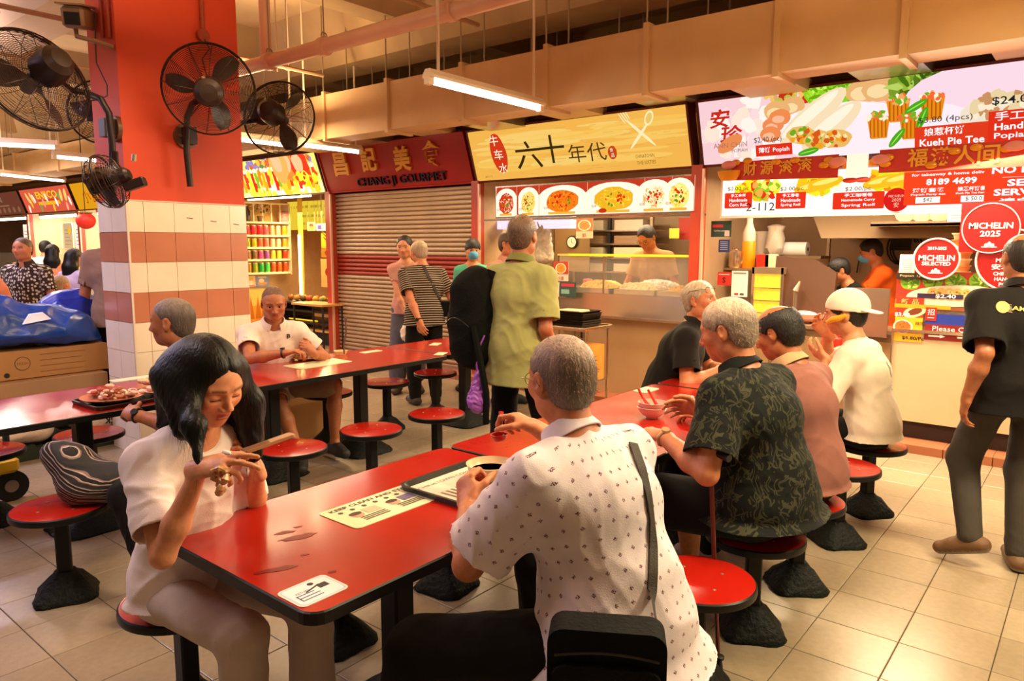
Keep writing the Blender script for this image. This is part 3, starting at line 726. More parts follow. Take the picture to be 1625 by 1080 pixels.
cells.sort(); first = tile_mb().build('tile', FT, floor); first.location = (cells[0][2], cells[0][3], 0)
for c in cells[1:290]: link_copy(first, floor, location=(c[2], c[3], 0))
far = MB()
for c in cells[290:]: tile_mb(c[2], c[3], far)
tag(far.build('distant_tiles', FT, floor), kind='stuff')
# platform of the stalls with its terracotta edge
TERRA = mat('terracotta', hexc('b06a48'), .5, noise=.15)
m = MB(); m.bb(-30, 6.43, -.01, 6, 12, .065); plat = struct(m.build('trim_1', mat('platform', hexc('8d6b50'), .7, noise=.2)))
k0 = MB(); k0.bb(-.16, -.012, 0, .16, .012, .066); kt = k0.build('curb_tile', TERRA, plat); kt.location = (-.88+.16, 6.425, 0)
for i in range(-24, 10):
    if i: link_copy(kt, plat, location=(-.72+i*.3275, 6.425, 0))
k1 = MB(); k1.bb(-.16, 0, 0, .16, .30, .006); k2 = k1.build('step_tile', TERRA, plat); k2.location = (-.72, 6.415, .063)
for i in range(-24, 10):
    if i: link_copy(k2, plat, location=(-.72+i*.3275, 6.415, .063))
# ceiling with beams
CEIL = mat('ceiling_paint', hexc('dcbc90'), .9, noise=.12, nscale=2); CEILD = mat('beam_paint', hexc('bc9c70'), .9, noise=.12, nscale=3)
m = MB(); m.bb(-32, -3, 4.35, 7, 13, 4.5); ceiling = struct(m.build('ceiling', CEIL))
def beamx(y, w, z0, sl=.25):   # beam along x with sloped flanks
    mb = MB(); mb.add([(-32, y-w/2-sl, 4.36), (-32, y-w/2, z0), (-32, y+w/2, z0), (-32, y+w/2+sl, 4.36), (7, y-w/2-sl, 4.36), (7, y-w/2, z0), (7, y+w/2, z0), (7, y+w/2+sl, 4.36)],
        [(0, 1, 2, 3), (7, 6, 5, 4), (0, 4, 5, 1), (1, 5, 6, 2), (2, 6, 7, 3), (3, 7, 4, 0)]); return mb.build('ceiling_beam', CEILD, ceiling, False)
for y, w_, z in ((.4, .5, 3.85), (3.0, .5, 3.85), (5.9, .5, 3.75), (8.6, .5, 3.8)): beamx(y, w_, z)
for x in (-18, -15, -12, -9.0, -6.0, -2.6, .4, 3.4):
    mb = MB(); y0, y1 = -3, 13; mb.add([(x-.42, y0, 4.36), (x-.15, y0, 3.95), (x+.15, y0, 3.95), (x+.42, y0, 4.36), (x-.42, y1, 4.36), (x-.15, y1, 3.95), (x+.15, y1, 3.95), (x+.42, y1, 4.36)],
        [(3, 2, 1, 0), (4, 5, 6, 7), (1, 5, 4, 0), (2, 6, 5, 1), (3, 7, 6, 2), (0, 4, 7, 3)]); mb.build('ceiling_beam', CEILD, ceiling)
# far walls
WALLM = mat('far_wall', hexc('9d7c5e'), .9, noise=.1)
for nm, a, b in (('wall_back', (-30, 11.9, 0), (6, 12, 4.4)), ('wall_left', (-30, -2.5, 0), (-29.9, 12, 4.4))):
    m = MB(); m.bb(*a, *b); struct(m.build(nm, WALLM))

# the tiled column
COLX, COLY0, COLY1, COLX0 = -5.75, 2.47, 3.44, -6.24
ORANGE = mat('orange_paint', hexc('d2431c'), .55, noise=.08, nscale=2); WT = mat('white_wall_tile', hexc('f2e2cc'), .22, noise=.05, nscale=6, spec=.5); RT = mat('terracotta_wall_tile', hexc('c07858'), .3, noise=.08, nscale=6)
colr = thing('column', 'square column painted orange above bands of white and terracotta tiles', 'column', ((COLX+COLX0)/2, (COLY0+COLY1)/2, 0))
cx0, cy0 = colr.location.x, colr.location.y
m = MB(); m.bb(COLX0-cx0, COLY0-cy0, 0, COLX-cx0, COLY1-cy0, 4.36); m.build('shaft', ORANGE, colr)
m = MB(); m.bb(COLX0-cx0-.006, COLY0-cy0-.006, 0, COLX-cx0+.006, COLY1-cy0+.006, 1.972); m.build('tile_bed', mat('bed', hexc('d8c4ae'), .8), colr)
th = .2306; rows = [(1.972-(i+1)*th, 1.972-i*th) for i in range(8)]+[(0, 1.972-8*th)]
kinds = 'wrwrwwwww'
for (z0, z1), kd in zip(rows, kinds):
    mt = WT if kd == 'w' else RT
    ys = [COLY0, COLY0+.115, COLY0+.35, COLY0+.585, COLY0+.82, COLY1] if kd in 'wr' else []
    for a, b in zip(ys, ys[1:]):
        mb = MB(); mb.box((COLX+.010-cx0, (a+b)/2-cy0, (z0+z1)/2), (.009, b-a-.004, z1-z0-.004)); mb.build('tile', mt, colr)
    xs = [COLX0, (COLX0+COLX)/2, COLX]
    for a, b in zip(xs, xs[1:]):
        mb = MB(); mb.box(((a+b)/2-cx0, COLY0-.010-cy0, (z0+z1)/2), (b-a-.004, .009, z1-z0-.004)); mb.build('tile', mt, colr)
m = MB(); m.bb(COLX+.004-cx0, COLY0-.012-cy0, 0, COLX+.014-cx0, COLY0+.002-cy0, 1.972); m.build('corner_bead', mat('bead', hexc('e8d6c0'), .4), colr)
m = MB(); m.bb(COLX0-.02-cx0, COLY0-.014-cy0, 1.972, COLX+.016-cx0, COLY1+.012-cy0, 1.982); m.build('tile_ledge', mat('bed', (.5, .4, .3), .8), colr)
for i in range(3):
    mb = MB(); mb.tube([(COLX+.0175-cx0, COLY0+.45+i*.2-cy0, 1.86-i*.02), (COLX+.0178-cx0, COLY0+.5+i*.2-cy0, 1.855-i*.02)], .003, 5); mb.build('scuff_mark', mat('scuff', (.25, .15, .1), .8), colr)

# ducts, pipes and hangers under the ceiling
DUCT = mat('duct_wrap', hexc('dcb888'), .55, noise=.12, nscale=2.5, bump=.15, bscale=6); DUCT2 = mat('duct_foil', hexc('c9b79f'), .28, metal=.75, noise=.25, nscale=5, bump=.4, bscale=9); STEEL = mat('steel', hexc('b8aa98'), .3, .9)
GALV = mat('galvanised', hexc('a89880'), .4, .6)
def duct(label, xs, y0, y1, z0, z1, m_, name='air_duct'):
    r = thing(name, label, 'duct', ((xs[0]+xs[-1])/2, (y0+y1)/2, z0)); ox, oy = r.location.x, r.location.y
    for a, b in zip(xs, xs[1:]):
        j = rnd.uniform(-.006, .006); mb = MB(); mb.bb(a-ox+.01, y0-oy+j, 0+j, b-ox-.01, y1-oy, z1-z0, ); mb.build('duct_section', m_, r)
    for a in xs:
        mb = MB(); mb.bb(a-ox-.022, y0-oy-.03, -.03, a-ox+.022, y1-oy+.03, z1-z0+.03); mb.build('flange', m_, r)
        for yy in (y0-.015, y1+.015):
            mb = MB(); mb.cyl((a-ox, yy-oy, z1-z0), (a-ox, yy-oy, 4.35-z0), .008, n=6); mb.build('hanger_rod', GALV, r)
    return r
duct('long tan air duct hung over the front of the stall signs', [-9.3, -8.1, -6.95, -5.9, -4.85, -3.86, -2.9, -1.89, -1.1, -.1, 1.0], 5.2, 5.5, 2.83, 3.31, DUCT)
duct('flat silver duct running above the stall roofs behind the tan duct', [-9.2, -8.1, -7.0, -5.8, -4.6, -3.6, -2.75, -1.9, -1.0, 0, 1.0], 5.95, 6.35, 3.06, 3.22, DUCT2)
duct('pale air duct crossing behind the left column far away', [-21, -19, -17, -15, -13, -11.5, -9.9], 4.6, 5.1, 2.82, 3.2, DUCT)
# small cross ducts stepping off the main duct
for i, x in enumerate((-8.5, -7.5, -6.4, -5.3, -4.3, -3.3, -2.3, -1.4, -.5)):
    mb = MB(); mb.box((0, 0, 0), (.5, .95, .10)); o = mb.build('cross_duct', DUCT2 if i % 2 else DUCT); o.location = (x, 6.0, 2.975+.02*(i % 3))
    tag(o, 'flat branch duct under the tan duct, %s from the right end of the row' % ('first second third fourth fifth sixth seventh eighth ninth'.split()[8-i]), 'duct', 'branch ducts above the signs')
def pipe(name, label, pts, r, m_, n=12, cols=(), cat='pipe'):
    t = thing(name, label, cat, pts[0]); o0 = Vector(pts[0]); mb = MB(); mb.tube([Vector(p)-o0 for p in pts], r, n); mb.build('pipe_run', m_, t, True)
    for p, ax in cols:
        q = Vector(p)-o0; ax = Vector(ax); mb = MB(); mb.cyl(q-ax*.03, q+ax*.03, r*1.25, n=n); mb.build('coupling', m_, t, True)
        mb = MB(); mb.cyl(q+Vector((0, 0, r*1.1)), q+Vector((0, 0, 4.35-p[2])), .006, n=6); mb.build('hanger_rod', GALV, t)
        mb = MB(); mb.tube([q+Vector((0, .03*math.cos(a), r+.02+.03*math.sin(a))) for a in np.linspace(0, 2*PI, 9)[:-1]], .006, 5, closed=True); mb.build('hanger_ring', GALV, t)
    return t
PVC = mat('painted_pipe', hexc('e0b090'), .35, noise=.05)
pipe('drain_pipe', 'thick pinkish drain pipe slanting across the ceiling right of the column', [(-7.2, 3.9, 3.28), (1.5, 3.94, 3.30)], .062, PVC, 16, [((-6.0, 3.9, 3.28), (1, 0, 0)), ((-5.2, 3.9, 3.28), (1, 0, 0)), ((-3.75, 3.91, 3.29), (1, 0, 0)), ((-2.4, 3.92, 3.29), (1, 0, 0))])
pipe('drain_pipe', 'short vertical pipe dropping into the thick drain pipe', [(-6.05, 3.9, 3.3), (-6.05, 3.9, 4.36)], .05, PVC, 12)
THIN = mat('thin_pipe', hexc('b08a66'), .45)
pipe('sprinkler_pipe', 'thin sprinkler pipe running towards the stalls above the hanging lamp', [(-4.6, -1.5, 3.62), (-4.6, 5.15, 3.62)], .022, THIN, 8, [((-4.6, 2.0, 3.62), (0, 1, 0)), ((-4.6, 3.2, 3.62), (0, 1, 0)), ((-4.6, 4.7, 3.62), (0, 1, 0))])
pipe('sprinkler_pipe', 'thin sprinkler pipe over the fan right of the column', [(-6.9, -1.5, 3.5), (-6.9, 5.15, 3.5)], .022, THIN, 8, [((-6.9, 3.9, 3.5), (0, 1, 0)), ((-6.9, 4.7, 3.5), (0, 1, 0))])
pipe('sprinkler_pipe', 'thin dark sprinkler pipe above the right end of the tan duct', [(-2.6, -1.5, 3.6), (-2.6, 5.1, 3.6)], .022, mat('dark_pipe', hexc('5a4632'), .5), 8, [((-2.6, 4.2, 3.6), (0, 1, 0)), ((-2.6, 4.9, 3.6), (0, 1, 0))])
pipe('sprinkler_pipe', 'thin sprinkler pipe left of the column under the ceiling', [(-8.6, -1.5, 3.5), (-8.6, 5.0, 3.5)], .02, THIN, 8, [((-8.6, 2.2, 3.5), (0, 1, 0))])
# stall roof slab
m = MB(); m.bb(-24, 6.62, 3.02, 1.2, 9.0, 3.10); struct(m.build('trim_2', mat('stall_roof', hexc('7a5c44'), .8)))

# tube lamps
TUBE = mat('lit_tube', (1, .93, .82), .4, emis=9); HOUS = mat('lamp_housing', hexc('e8d2b4'), .5)
def tube_lamp(label, a, b, w=14, rods=True, col=WARM, group='ceiling tube lamps'):
    a, b = Vector(a), Vector(b); t = thing('tube_lamp', label, 'ceiling lamp', a, 0, group); d = (b-a); L = d.length; u = d.normalized(); z = Vector((0, 0, 1))
    mb = MB(); s = u.cross(z)*.05
    pr = [(-1, 0), (-1, .02), (-.45, .06), (.45, .06), (1, .02), (1, 0)]
    vs = [s*p+z*q for p, q in pr]+[d+s*p+z*q for p, q in pr]; mb.add(vs, [(0, 1, 2, 3, 4, 5), (11, 10, 9, 8, 7, 6)]+[(i, i+6, (i+1) % 6+6, (i+1) % 6) for i in range(6)]); mb.build('housing', HOUS, t)
    mb = MB(); mb.cyl(u*.03-z*.022, d-u*.03-z*.022, .019, n=12); mb.build('tube', TUBE, t, True)
    for k in (.0, 1.0):
        mb = MB(); mb.box(d*k+u*(.015 if k == 0 else -.015)-z*.02, (.05, .05, .05)); mb.build('end_cap', HOUS, t)
    if rods:
        for k in (.08, .92):
            mb = MB(); mb.cyl(d*k+z*.05, d*k+z*(4.35-a.z), .011, n=8); mb.build('hanger_rod', HOUS, t)
    l = area(a+d/2-z*.05, L, .06, w, col); l.rotation_euler = (0, 0, math.atan2(u.y, u.x)); l.parent = None; return t
tube_lamp('lit tube lamp hanging in front of the tan duct over the tables', (-3.77, 3.69, 2.8), (-3.80, 5.04, 2.8), 20)
tube_lamp('lit tube lamp seen behind the fan right of the column', (-7.45, 4.35, 2.8), (-7.45, 5.15, 2.8), 8)
tube_lamp('lit tube lamp just above the dark red shop sign', (-7.15, 5.0, 2.78), (-7.15, 5.85, 2.78), 6)
tube_lamp('lit tube lamp beyond the column, nearest the drooping fan', (-10.8, 3.75, 2.8), (-10.85, 4.75, 2.8), 14, col=(1, .85, .75))
tube_lamp('lit tube lamp far left just above the brown sign', (-14.2, 4.1, 2.8), (-14.8, 5.3, 2.8), 14, col=(1, .88, .8))
tube_lamp('lit tube lamp far left under the pale duct', (-10.3, 2.7, 2.82), (-9.9, 3.5, 2.82), 10, col=(1, .85, .8))
# ---------------- the row of stalls ----------------
q = lambda px, py, Y=6.6: at(px, py, Y=Y)
W1 = (1, 1, 1)
SGN_U, SGN_V = Vector((1, 0, 0)), Vector((0, -.19, .585)).normalized(); SGN_N = SGN_U.cross(SGN_V)
def sign_board(label, x0, x1, k, frame, name='shop_sign', cat='sign'):
    t = thing(name, label, cat, ((x0+x1)/2, 6.6, 2.38)); w = (x1-x0)/2; H = .615
    Mx = Matrix((tuple((SGN_U.x, SGN_V.x, SGN_N.x, 0)), (SGN_U.y, SGN_V.y, SGN_N.y, 0), (SGN_U.z, SGN_V.z, SGN_N.z, 0), (0, 0, 0, 1)))
    mb = MB(); mb.bb(-w, 0, -.14, w, H, -.002, M=Mx); mb.build('sign_box', frame, t)
    f = .022
    for nm, a in (('top', (-w, H-f, -.01, w, H, .012)), ('bot', (-w, 0, -.01, w, f, .012)), ('l', (-w, 0, -.01, -w+f, H, .012)), ('r', (w-f, 0, -.01, w, H, .012))):
        mb = MB(); mb.bb(*a, M=Mx); mb.build('frame_bar', frame, t)
    P = Print((0, 0, 0), SGN_U, SGN_V, SGN_N); P.clip = (-w+.02, .02, w-.02, H-.02); return t, P, w, H
DRED = mat('dark_red_frame', hexc('5c160c'), .45); POST = mat('red_post', hexc('c0452a'), .4, noise=.1); BRN = mat('brown_frame', hexc('4a2a14'), .5)
def C(h, k=1): return hexc(h, k)
# vegetables and food print helpers
def veg(P, a, b, r, cols, n=26): 
    P.ell(a, b, r, r*.9, cols[0], j=.05, n=20); P.blobs(a, b, r*.8, r*.7, cols[1:], n, r*.16, .35, 1.8)
    for i in range(5): P.ell(a+r*.5*math.cos(i*1.3), b+r*.45*math.sin(i*1.3), r*.38, r*.1, cols[2 % len(cols)], i*1.1)
def noodle(P, a, b, ra, rb, cols, n=130):
    P.ell(a, b, ra*1.2, rb*1.15, C('fff4dc'), n=24); P.ell(a, b, ra, rb, cols[0], j=.06, n=20); P.blobs(a, b, ra*.9, rb*.85, cols, n, min(ra, rb)*.09, .3, 2.0)
    P.blobs(a, b, ra*.6, rb*.6, [C('c8200c'), C('e03a10'), C('5a8a10')], n//6, min(ra, rb)*.10, .3)

# D: the white and pink backlit sign on the right
BL1 = backlit('backlit_print', 1.05)
t, P, w, H = sign_board('wide backlit white sign with spring rolls, cabbages and red brush characters', -3.06, .15, 1, DRED)
P.rect(-w+.02, .02, w-.02, H-.02, C('f6cdd2')); rn = random.Random(5)
P.blobs(-w+.45, H/2, .42, .27, [C('fbe3cf'), C('fff2e6'), C('f8d8d8')], 60, .06, .2)
xx = lambda px: at(px, 200, Y=6.5).x-t.location.x
zz = lambda px, py: (at(px, py, Y=6.5).z-2.38)/math.cos(math.atan2(.19, .585))
def G(px, py): return xx_(px, py), zz(px, py)
def xx_(px, py): return at(px, py, Y=6.5).x-t.location.x
KX, KY = 150, 190
def E_(px, py, rx, ry, col, rot=0, j=.04, n=18):
    a, b = G(px, py); P.ell(a, b, rx/KX, ry/KY, C(col), rot, n, j)
for px, py, r in ((1290, 150, 26), (1385, 150, 28), (1330, 148, 24)):
    pass
P.blobs(*G(1275, 150), .30, .07, [C('e8a070'), C('c83018'), C('f0c060'), C('b8c040')], 60, .030)
for px, py, r in ((1308, 146, 24), (1349, 142, 25)): veg(P, *G(px, py), r/172, [C('8ccf20'), C('a8e030'), C('6aa810'), C('c8f060')])
for px, py, r in ((1374, 146, 20), (1400, 142, 20), (1262, 168, 15), (1236, 176, 17)): E_(px, py, r, r*.95, 'e8b070'); E_(px-4, py+4, r*.6, r*.5, 'f8d8a0')
veg(P, *G(1455, 135), 33/172, [C('7a9a28'), C('98b838'), C('4a7010'), C('b8d060')], 30); veg(P, *G(1482, 130), 22/172, [C('557818'), C('7a9a30'), C('3a5a10'), C('a8c850')], 20)
E_(1560, 150, 78, 46, 'f8d8e4'); E_(1330, 205, 95, 42, 'fdeef2'); E_(1440, 215, 85, 48, 'fbeaf2'); E_(1590, 180, 40, 30, 'f0e0c8')
for px, py in ((1228, 198), (1240, 186), (1222, 212)): E_(px, py, 14, 13, 'ee8a50'); E_(px-3, py+3, 8, 6, 'f8b890')
for px, py, l in ((1290, 185, 58), (1318, 200, 50)):
    a, b = G(px, py); P.ell(a, b, l/172, 17/172, C('f6dcb4'), .62, 18); P.ell(a-.02, b+.02, l/200, 8/172, C('fff2d8'), .62, 16)
for px, py in ((1270, 213), (1296, 220), (1325, 218)):
    E_(px, py, 18, 15, 'e8b860', j=.08); P.blobs(*G(px, py), .08, .06, [C('d85818'), C('f0a020'), C('70a820'), C('f8e0a0')], 26, .02)
for px, py in ((1394, 198), (1427, 172), (1446, 198), (1481, 168)):
    a, b = G(px, py); P.poly([(a-.085, b+.07), (a+.085, b+.07), (a+.06, b-.10), (a-.06, b-.10)][::-1], C('e88a18'))
    for i in range(5): P.rect(a-.065+i*.028, b-.09, a-.055+i*.028, b+.06, C('b85a08'))
    P.blobs(a, b+.075, .085, .03, [C('f0a860'), C('f86830'), C('fff0d0'), C('78b020')], 24, .018)
for px, py, r0 in ((1422, 216, .9), (1455, 168, .5), (1464, 186, 1.2), (1280, 238, .2)):
    a, b = G(px, py); P.ell(a, b, .09, .028, C('4aa818'), r0, 14); P.ell(a, b, .075, .005, C('a8e060'), r0, 8)
P.blobs(*G(1590, 165), .2, .09, [C('e8d0a0'), C('f8e8c8'), C('c89060')], 50, .03)
P.text('安', *G(1147, 188), h=.165, w=.18, col=C('c8281c'), bold=.02, shear=.2); P.text('珍', *G(1162, 212), h=.165, w=.2, col=C('c8281c'), bold=.02, shear=.2)
E_(1158, 226, 20, 11, 'e88a50', .5); P.text('ANN CHIN', *G(1158, 228), h=.045, col=C('b07060')); P.text('POPIAH', *G(1172, 236), h=.03, col=C('806058'))
P.text('$2.40 (pc)', *G(1218, 220), h=.060, w=.24, col=C('303030')); a, b = G(1226, 235); P.rect(a-.16, b-.05, a+.16, b+.05, C('e03018')); P.text('薄饼 Popiah', a, b, h=.055, w=.27, col=W1, bold=.012)
P.text('$3.80 (4pcs)', *G(1500, 187), h=.055, w=.36, col=C('303030')); a, b = G(1509, 212); P.rect(a-.25, b-.09, a+.25, b+.085, C('e03c1c')); P.text('娘惹杯饼', a-.05, b+.04, h=.062, w=.27, col=W1, bold=.012); P.text('Kueh Pie Tee', a, b-.04, h=.055, w=.43, col=W1, bold=.02)
a, b = G(1620, 160); P.text('$24.00', a-.04, b+.02, h=.065, w=.26, col=C('202020'), bold=.01)
a, b = G(1620, 192); P.rect(a-.20, b-.13, w-.03, b+.10, C('e03018')); P.text('手工薄饼', a+.02, b+.06, h=.065, w=.36, col=W1, bold=.012); P.text('Handmade', a+.02, b-.015, h=.05, w=.36, col=W1, bold=.02); P.text('Popiah Set', a+.02, b-.085, h=.055, w=.36, col=W1, bold=.015)
P.build('sign_face', BL1, t)
# C: the yellow sign
KX, KY = 113, 146
t, P, w, H = sign_board('yellow backlit wood-grain sign with black characters and crossed fork and spoon', -5.93, -3.14, 1, DRED)
BL2 = backlit('backlit_yellow', .98)
P.rect(-w+.02, .02, w-.02, H-.02, C('f8b850'))
for i in range(46): P.ell(rn.uniform(-w*.75, w*.75), rn.uniform(.1, H-.1), rn.uniform(.2, .6), rn.uniform(.012, .035), C(('fcd070', 'fcca62', 'fac458')[i % 3]), 0)
for i in range(60): a = rn.uniform(-w+.15, w-.2); P.rect(a, 0, a+.001, .001, C('f4c860')); b = rn.uniform(.05, H-.05); P.rect(a, b, a+rn.uniform(.03, .16), b+.003, C('d8a040'))
E_(792, 243, 13, 32, 'd83a18', .12)
for i, ch in enumerate('牛车水'): P.text(ch, *G(788+i*3.5, 224+i*21), h=.115, w=.13, col=C('fff0d0'), bold=.008, rot=.0)
P.text('六', *G(838, 245), h=.30, w=.36, col=C('3c2c0c'), bold=.005); P.text('十', *G(876, 236), h=.30, w=.33, col=C('3c2c0c'), bold=.005); P.text('年代', *G(930, 241), h=.19, w=.47, col=C('4a3a14'))
E_(970, 241, 6, 10, 'c84818'); P.text('食', *G(969, 237), h=.04, col=C('fff0d0')); P.text('品', *G(970, 245), h=.04, col=C('fff0d0'))
def stroke(pts, wd, col):
    for (a, b), (c, d) in zip(pts, pts[1:]):
        L = math.hypot(c-a, d-b); P.ell((a+c)/2, (b+d)/2, L/2+wd*.4, wd, C(col), math.atan2(d-b, c-a), 12)
a1, b1 = G(1035, 188); a2, b2 = G(1000, 235); stroke([(a1-.02, b1-.05), (a2, b2)], .016, 'fff0b8'); P.ell(a1, b1, .075, .045, C('fff0b8'), 1.1, 16); P.ell(a1, b1, .055, .03, C('f0c868'), 1.1, 16)
a1, b1 = G(1000, 192); a2, b2 = G(1040, 230); stroke([(a1, b1), (a2, b2)], .016, 'fff0b8')
for d in (-.035, -.012, .012, .035): stroke([(a1+d*.8+.01, b1-.01+d*.5), (a1+d-.05, b1+.09+d*.5)], .006, 'fff0b8')
P.text('CHINATOWN', *G(1020, 246), h=.035, w=.21, col=C('8a6420')); P.text('THE SIXTIES', *G(1021, 256), h=.035, w=.21, col=C('8a6420')); P.text('#02-112', *G(770, 279), h=.025, col=C('8a6420'))
P.build('sign_face', BL2, t)
# B: dark red unlit sign with brass characters
t, P, w, H = sign_board('unlit dark red shop sign with gold characters above the closed shutter', -8.80, -5.97, 1, mat('maroon_board', hexc('ac1810'), .30, noise=.15, nscale=3))
P.k = .006
def raised(s_, px, py, h_, w_, mname, mt_, d=.02, bold=.01, shear=0):
    v, f = text_tris(s_, bold); ext = v.max(0)-v.min(0); kx, ky = w_/ext[0], h_/ext[1]; a, b = G(px, py); pts = []
    from collections import Counter
    ed = Counter(); 
    for fc in f:
        for i in range(len(fc)): ed[(fc[i], fc[(i+1) % len(fc)])] += 1
    n = len(v); base = Vector((0, 0, 0)); mb = MB()
    F3 = lambda x, y, d_: SGN_U*(a+x*kx+y*ky*shear)+SGN_V*(b+y*ky)+SGN_N*d_
    vs = [F3(x, y, d) for x, y in v]+[F3(x, y, .0) for x, y in v]; fs = list(f)+[(e[1], e[0], e[0]+n, e[1]+n) for e in ed if (e[1], e[0]) not in ed]
    mb.add(vs, fs); return mb.build('lettering', mt_, t)
GOLD = mat('gold_letters', hexc('e09a30'), .4, .25); DK = mat('dark_letters', hexc('24102a'), .3)
for ch, px, py in (('昌', 544, 260), ('記', 589, 252), ('美', 641, 251), ('食', 688, 243)): raised(ch, px, py, .32, .30, 'l', GOLD, .03, .03, .1)
raised('CHANG JI GOURMET', 630, 285, .14, 1.70, 'l', DK, .03, .0, 0)
P.text('157', *G(684, 218), h=.03, col=C('e0c0e0')); P.build('number_plate', backlit('backlit_print', 1.05), t)
# A: fruit sign
KX, KY = 78, 101
t, P, w, H = sign_board('backlit sign crowded with sliced fruit and juice jars beside the column', -11.62, -8.83, 1, BRN)
P.rect(-w+.02, .02, w-.02, H-.02, C('f8d868'))
P.blobs(0, .12, w*.95, .10, [C('fff0a0'), C('ffe040'), C('f8c030'), C('fff8d0')], 90, .07); P.blobs(0, .52, w*.95, .07, [C('8a7ab0'), C('f0b040'), C('c86030'), C('58804a')], 80, .05)
for i in range(26):
    a = -w+.15+i*(2*w-.3)/25; c = [C('f0a020'), C('e84020'), C('f8d030'), C('d83018'), C('88b020'), C('f08018')][i % 6]; P.rect(a-.035, .10+.1*(i % 3)*.5, a+.035, .42+.05*(i % 2), c, .01); P.ell(a, .43, .05, .035, C('fff0c0')); P.ell(a+.03, .2+.1*(i % 3), .05, .05, c, j=.15)
for px, c in ((462, 'f08030'), (480, 'e83818'), (448, 'f0a050')): E_(px, 262, 17, 26, c, .2, .12); E_(px-3, 258, 9, 15, 'f8b080', .3, .1)
P.blobs(*G(485, 282), .25, .09, [C('f8e830'), C('f8c818'), C('e84020')], 40, .05)
P.build('sign_face', backlit('backlit_bright', 1.5), t)
# signs of the far stalls
for lab, x0, x1, bg, k in (('yellow backlit sign just left of the column', -17.72, -14.8, 'e8a018', 1.0), ('red backlit sign with yellow lettering and pictures of drinks far left', -20.85, -17.82, 'd85a40', 1.1), ('dull brown unlit sign at the far left edge', -23.9, -20.95, '8c4c38', .6)):
    t, P, w, H = sign_board(lab, x0, x1, 1, BRN)
    P.rect(-w+.02, .02, w-.02, H-.02, C(bg))
    if bg == 'd85a40':
        P.text('ENJICO', .1, .40, h=.22, w=1.3, col=C('f8c020'), bold=.03); P.rect(-.55, .19, .75, .27, C('f0b020')); P.rect(-.5, .29, .7, .31, C('c02810'))
        for i in range(11): a = -w+.25+i*.26; P.ell(a, .12+.12*(i % 3), .06, .11, C(['f8e8d0', 'f0b830', 'f8f0e8', '70a050', 'f8a080'][i % 5]), .4*(i % 3-1), 10)
        for a in (-1.1, -.85, .95, 1.2): P.ell(a, .38, .07, .16, C('f8c868'), .5*(1 if a < 0 else -1), 10)
    elif bg == '8c4c38':
        P.text('THAI', -.2, .42, h=.14, w=.6, col=C('d8b090')); P.rect(-.5, .24, .5, .27, C('c08868'))
        for i in range(7): P.ell(-w+.4+i*.36, .14, .1, .07, C('b07858'), .4, 10)
    else: P.text('小食', -.6, .3, h=.3, w=.8, col=C('c83010')); P.rect(.2, .06, 1.2, .22, C('f0c8d0')); P.text('DRINKS', .7, .14, h=.09, w=.8, col=C('a03060'))
    P.build('sign_face', backlit('backlit%.1f' % k, k), t)  # the brown sign is unlit; its brightness is painted by emission

# posts and partition walls between the stalls
for x, lab in ((-3.10, 'orange red steel post between the yellow sign stall and the white sign stall'), (-5.94, 'orange red steel post at the right side of the closed shutter'), (-8.80, 'red brown steel post at the left side of the closed shutter'), (-11.65, 'red steel post behind the column'), (-14.7, 'red steel post of the far stalls, third from the left'), (-17.76, 'red steel post of the far stalls, second from the left'), (-20.9, 'red steel post of the far stalls, leftmost')):
    t = thing('post', lab, 'post', (x, 6.62, .065)); mb = MB(); mb.bb(-.055, -.05, 0, .055, .06, 2.34); mb.build('shaft', POST, t)
    mb = MB(); mb.bb(.058, -.06, 0, .082, -.03, 2.3); mb.build('edge_strip', mat('strip', hexc('f0c0a0'), .3, .3), t)
    mb = MB(); mb.bb(-.065, -.065, 0, .065, .07, .012); mb.build('foot_plate', GALV, t)
PART = mat('stall_lining', hexc('caa57a'), .5, noise=.1)
LIN2 = mat('steel_lining', hexc('b89c7c'), .35, .35, noise=.15, nscale=3)
for i, x in enumerate((-3.10, -5.94, -8.80, -11.65, -14.7, -17.76, -20.9, .9)):
    m = MB(); m.bb(x-.03, 6.68, .06, x+.03, 8.9, 3.02); struct(m.build('wall_partition', PART if i else LIN2))
for i, (x0, x1, mt_) in enumerate(((-3.07, .87, LIN2), (-5.91, -3.13, LIN2), (-8.77, -5.97, PART), (-11.62, -8.83, mat('cream_back', hexc('e8c070'), .6)), (-14.67, -11.68, PART), (-24, -14.73, mat('pale_back', hexc('f0d8b8'), .6)))):
    m = MB(); m.bb(x0, 8.85, .06, x1, 8.93, 3.02); struct(m.build('wall_back', mt_))
    m = MB(); m.bb(x0, 6.65, 2.9, x1, 8.85, 2.95); struct(m.build('ceiling', mat('stall_soffit', hexc('b89470'), .7)))

# the closed roller shutter, slat by slat
SH1 = mat('shutter_slat', hexc('ccae88'), .4, .25, noise=.12, nscale=4); SH2 = mat('red_shutter_slat', hexc('b0402a'), .4, .2, noise=.1)
t = thing('roller_shutter', 'closed steel roller shutter with a red band across its middle', 'shutter', (-7.37, 6.7, .07))
n = 40; hh = 2.30/n
def slat():
    mb = MB(); pr = [(.014, 0), (.014, hh*.16), (-.022, hh*.22), (-.028, hh*.5), (-.024, hh*.84), (.014, hh*.94), (.014, hh)]
    vs = []; 
    for x in (-1.37, 1.37): vs += [(x, y, z) for y, z in pr]+[(x, y+.006, z) for y, z in pr[::-1]]
    k = 2*len(pr); fs = [(i, (i+1) % k, k+(i+1) % k, k+i) for i in range(k)]+[tuple(range(k-1, -1, -1)), tuple(range(k, 2*k))]
    mb.add(vs, [tuple(reversed(f)) for f in fs]); return mb
s1 = slat().build('slat', SH1, t); s2 = None
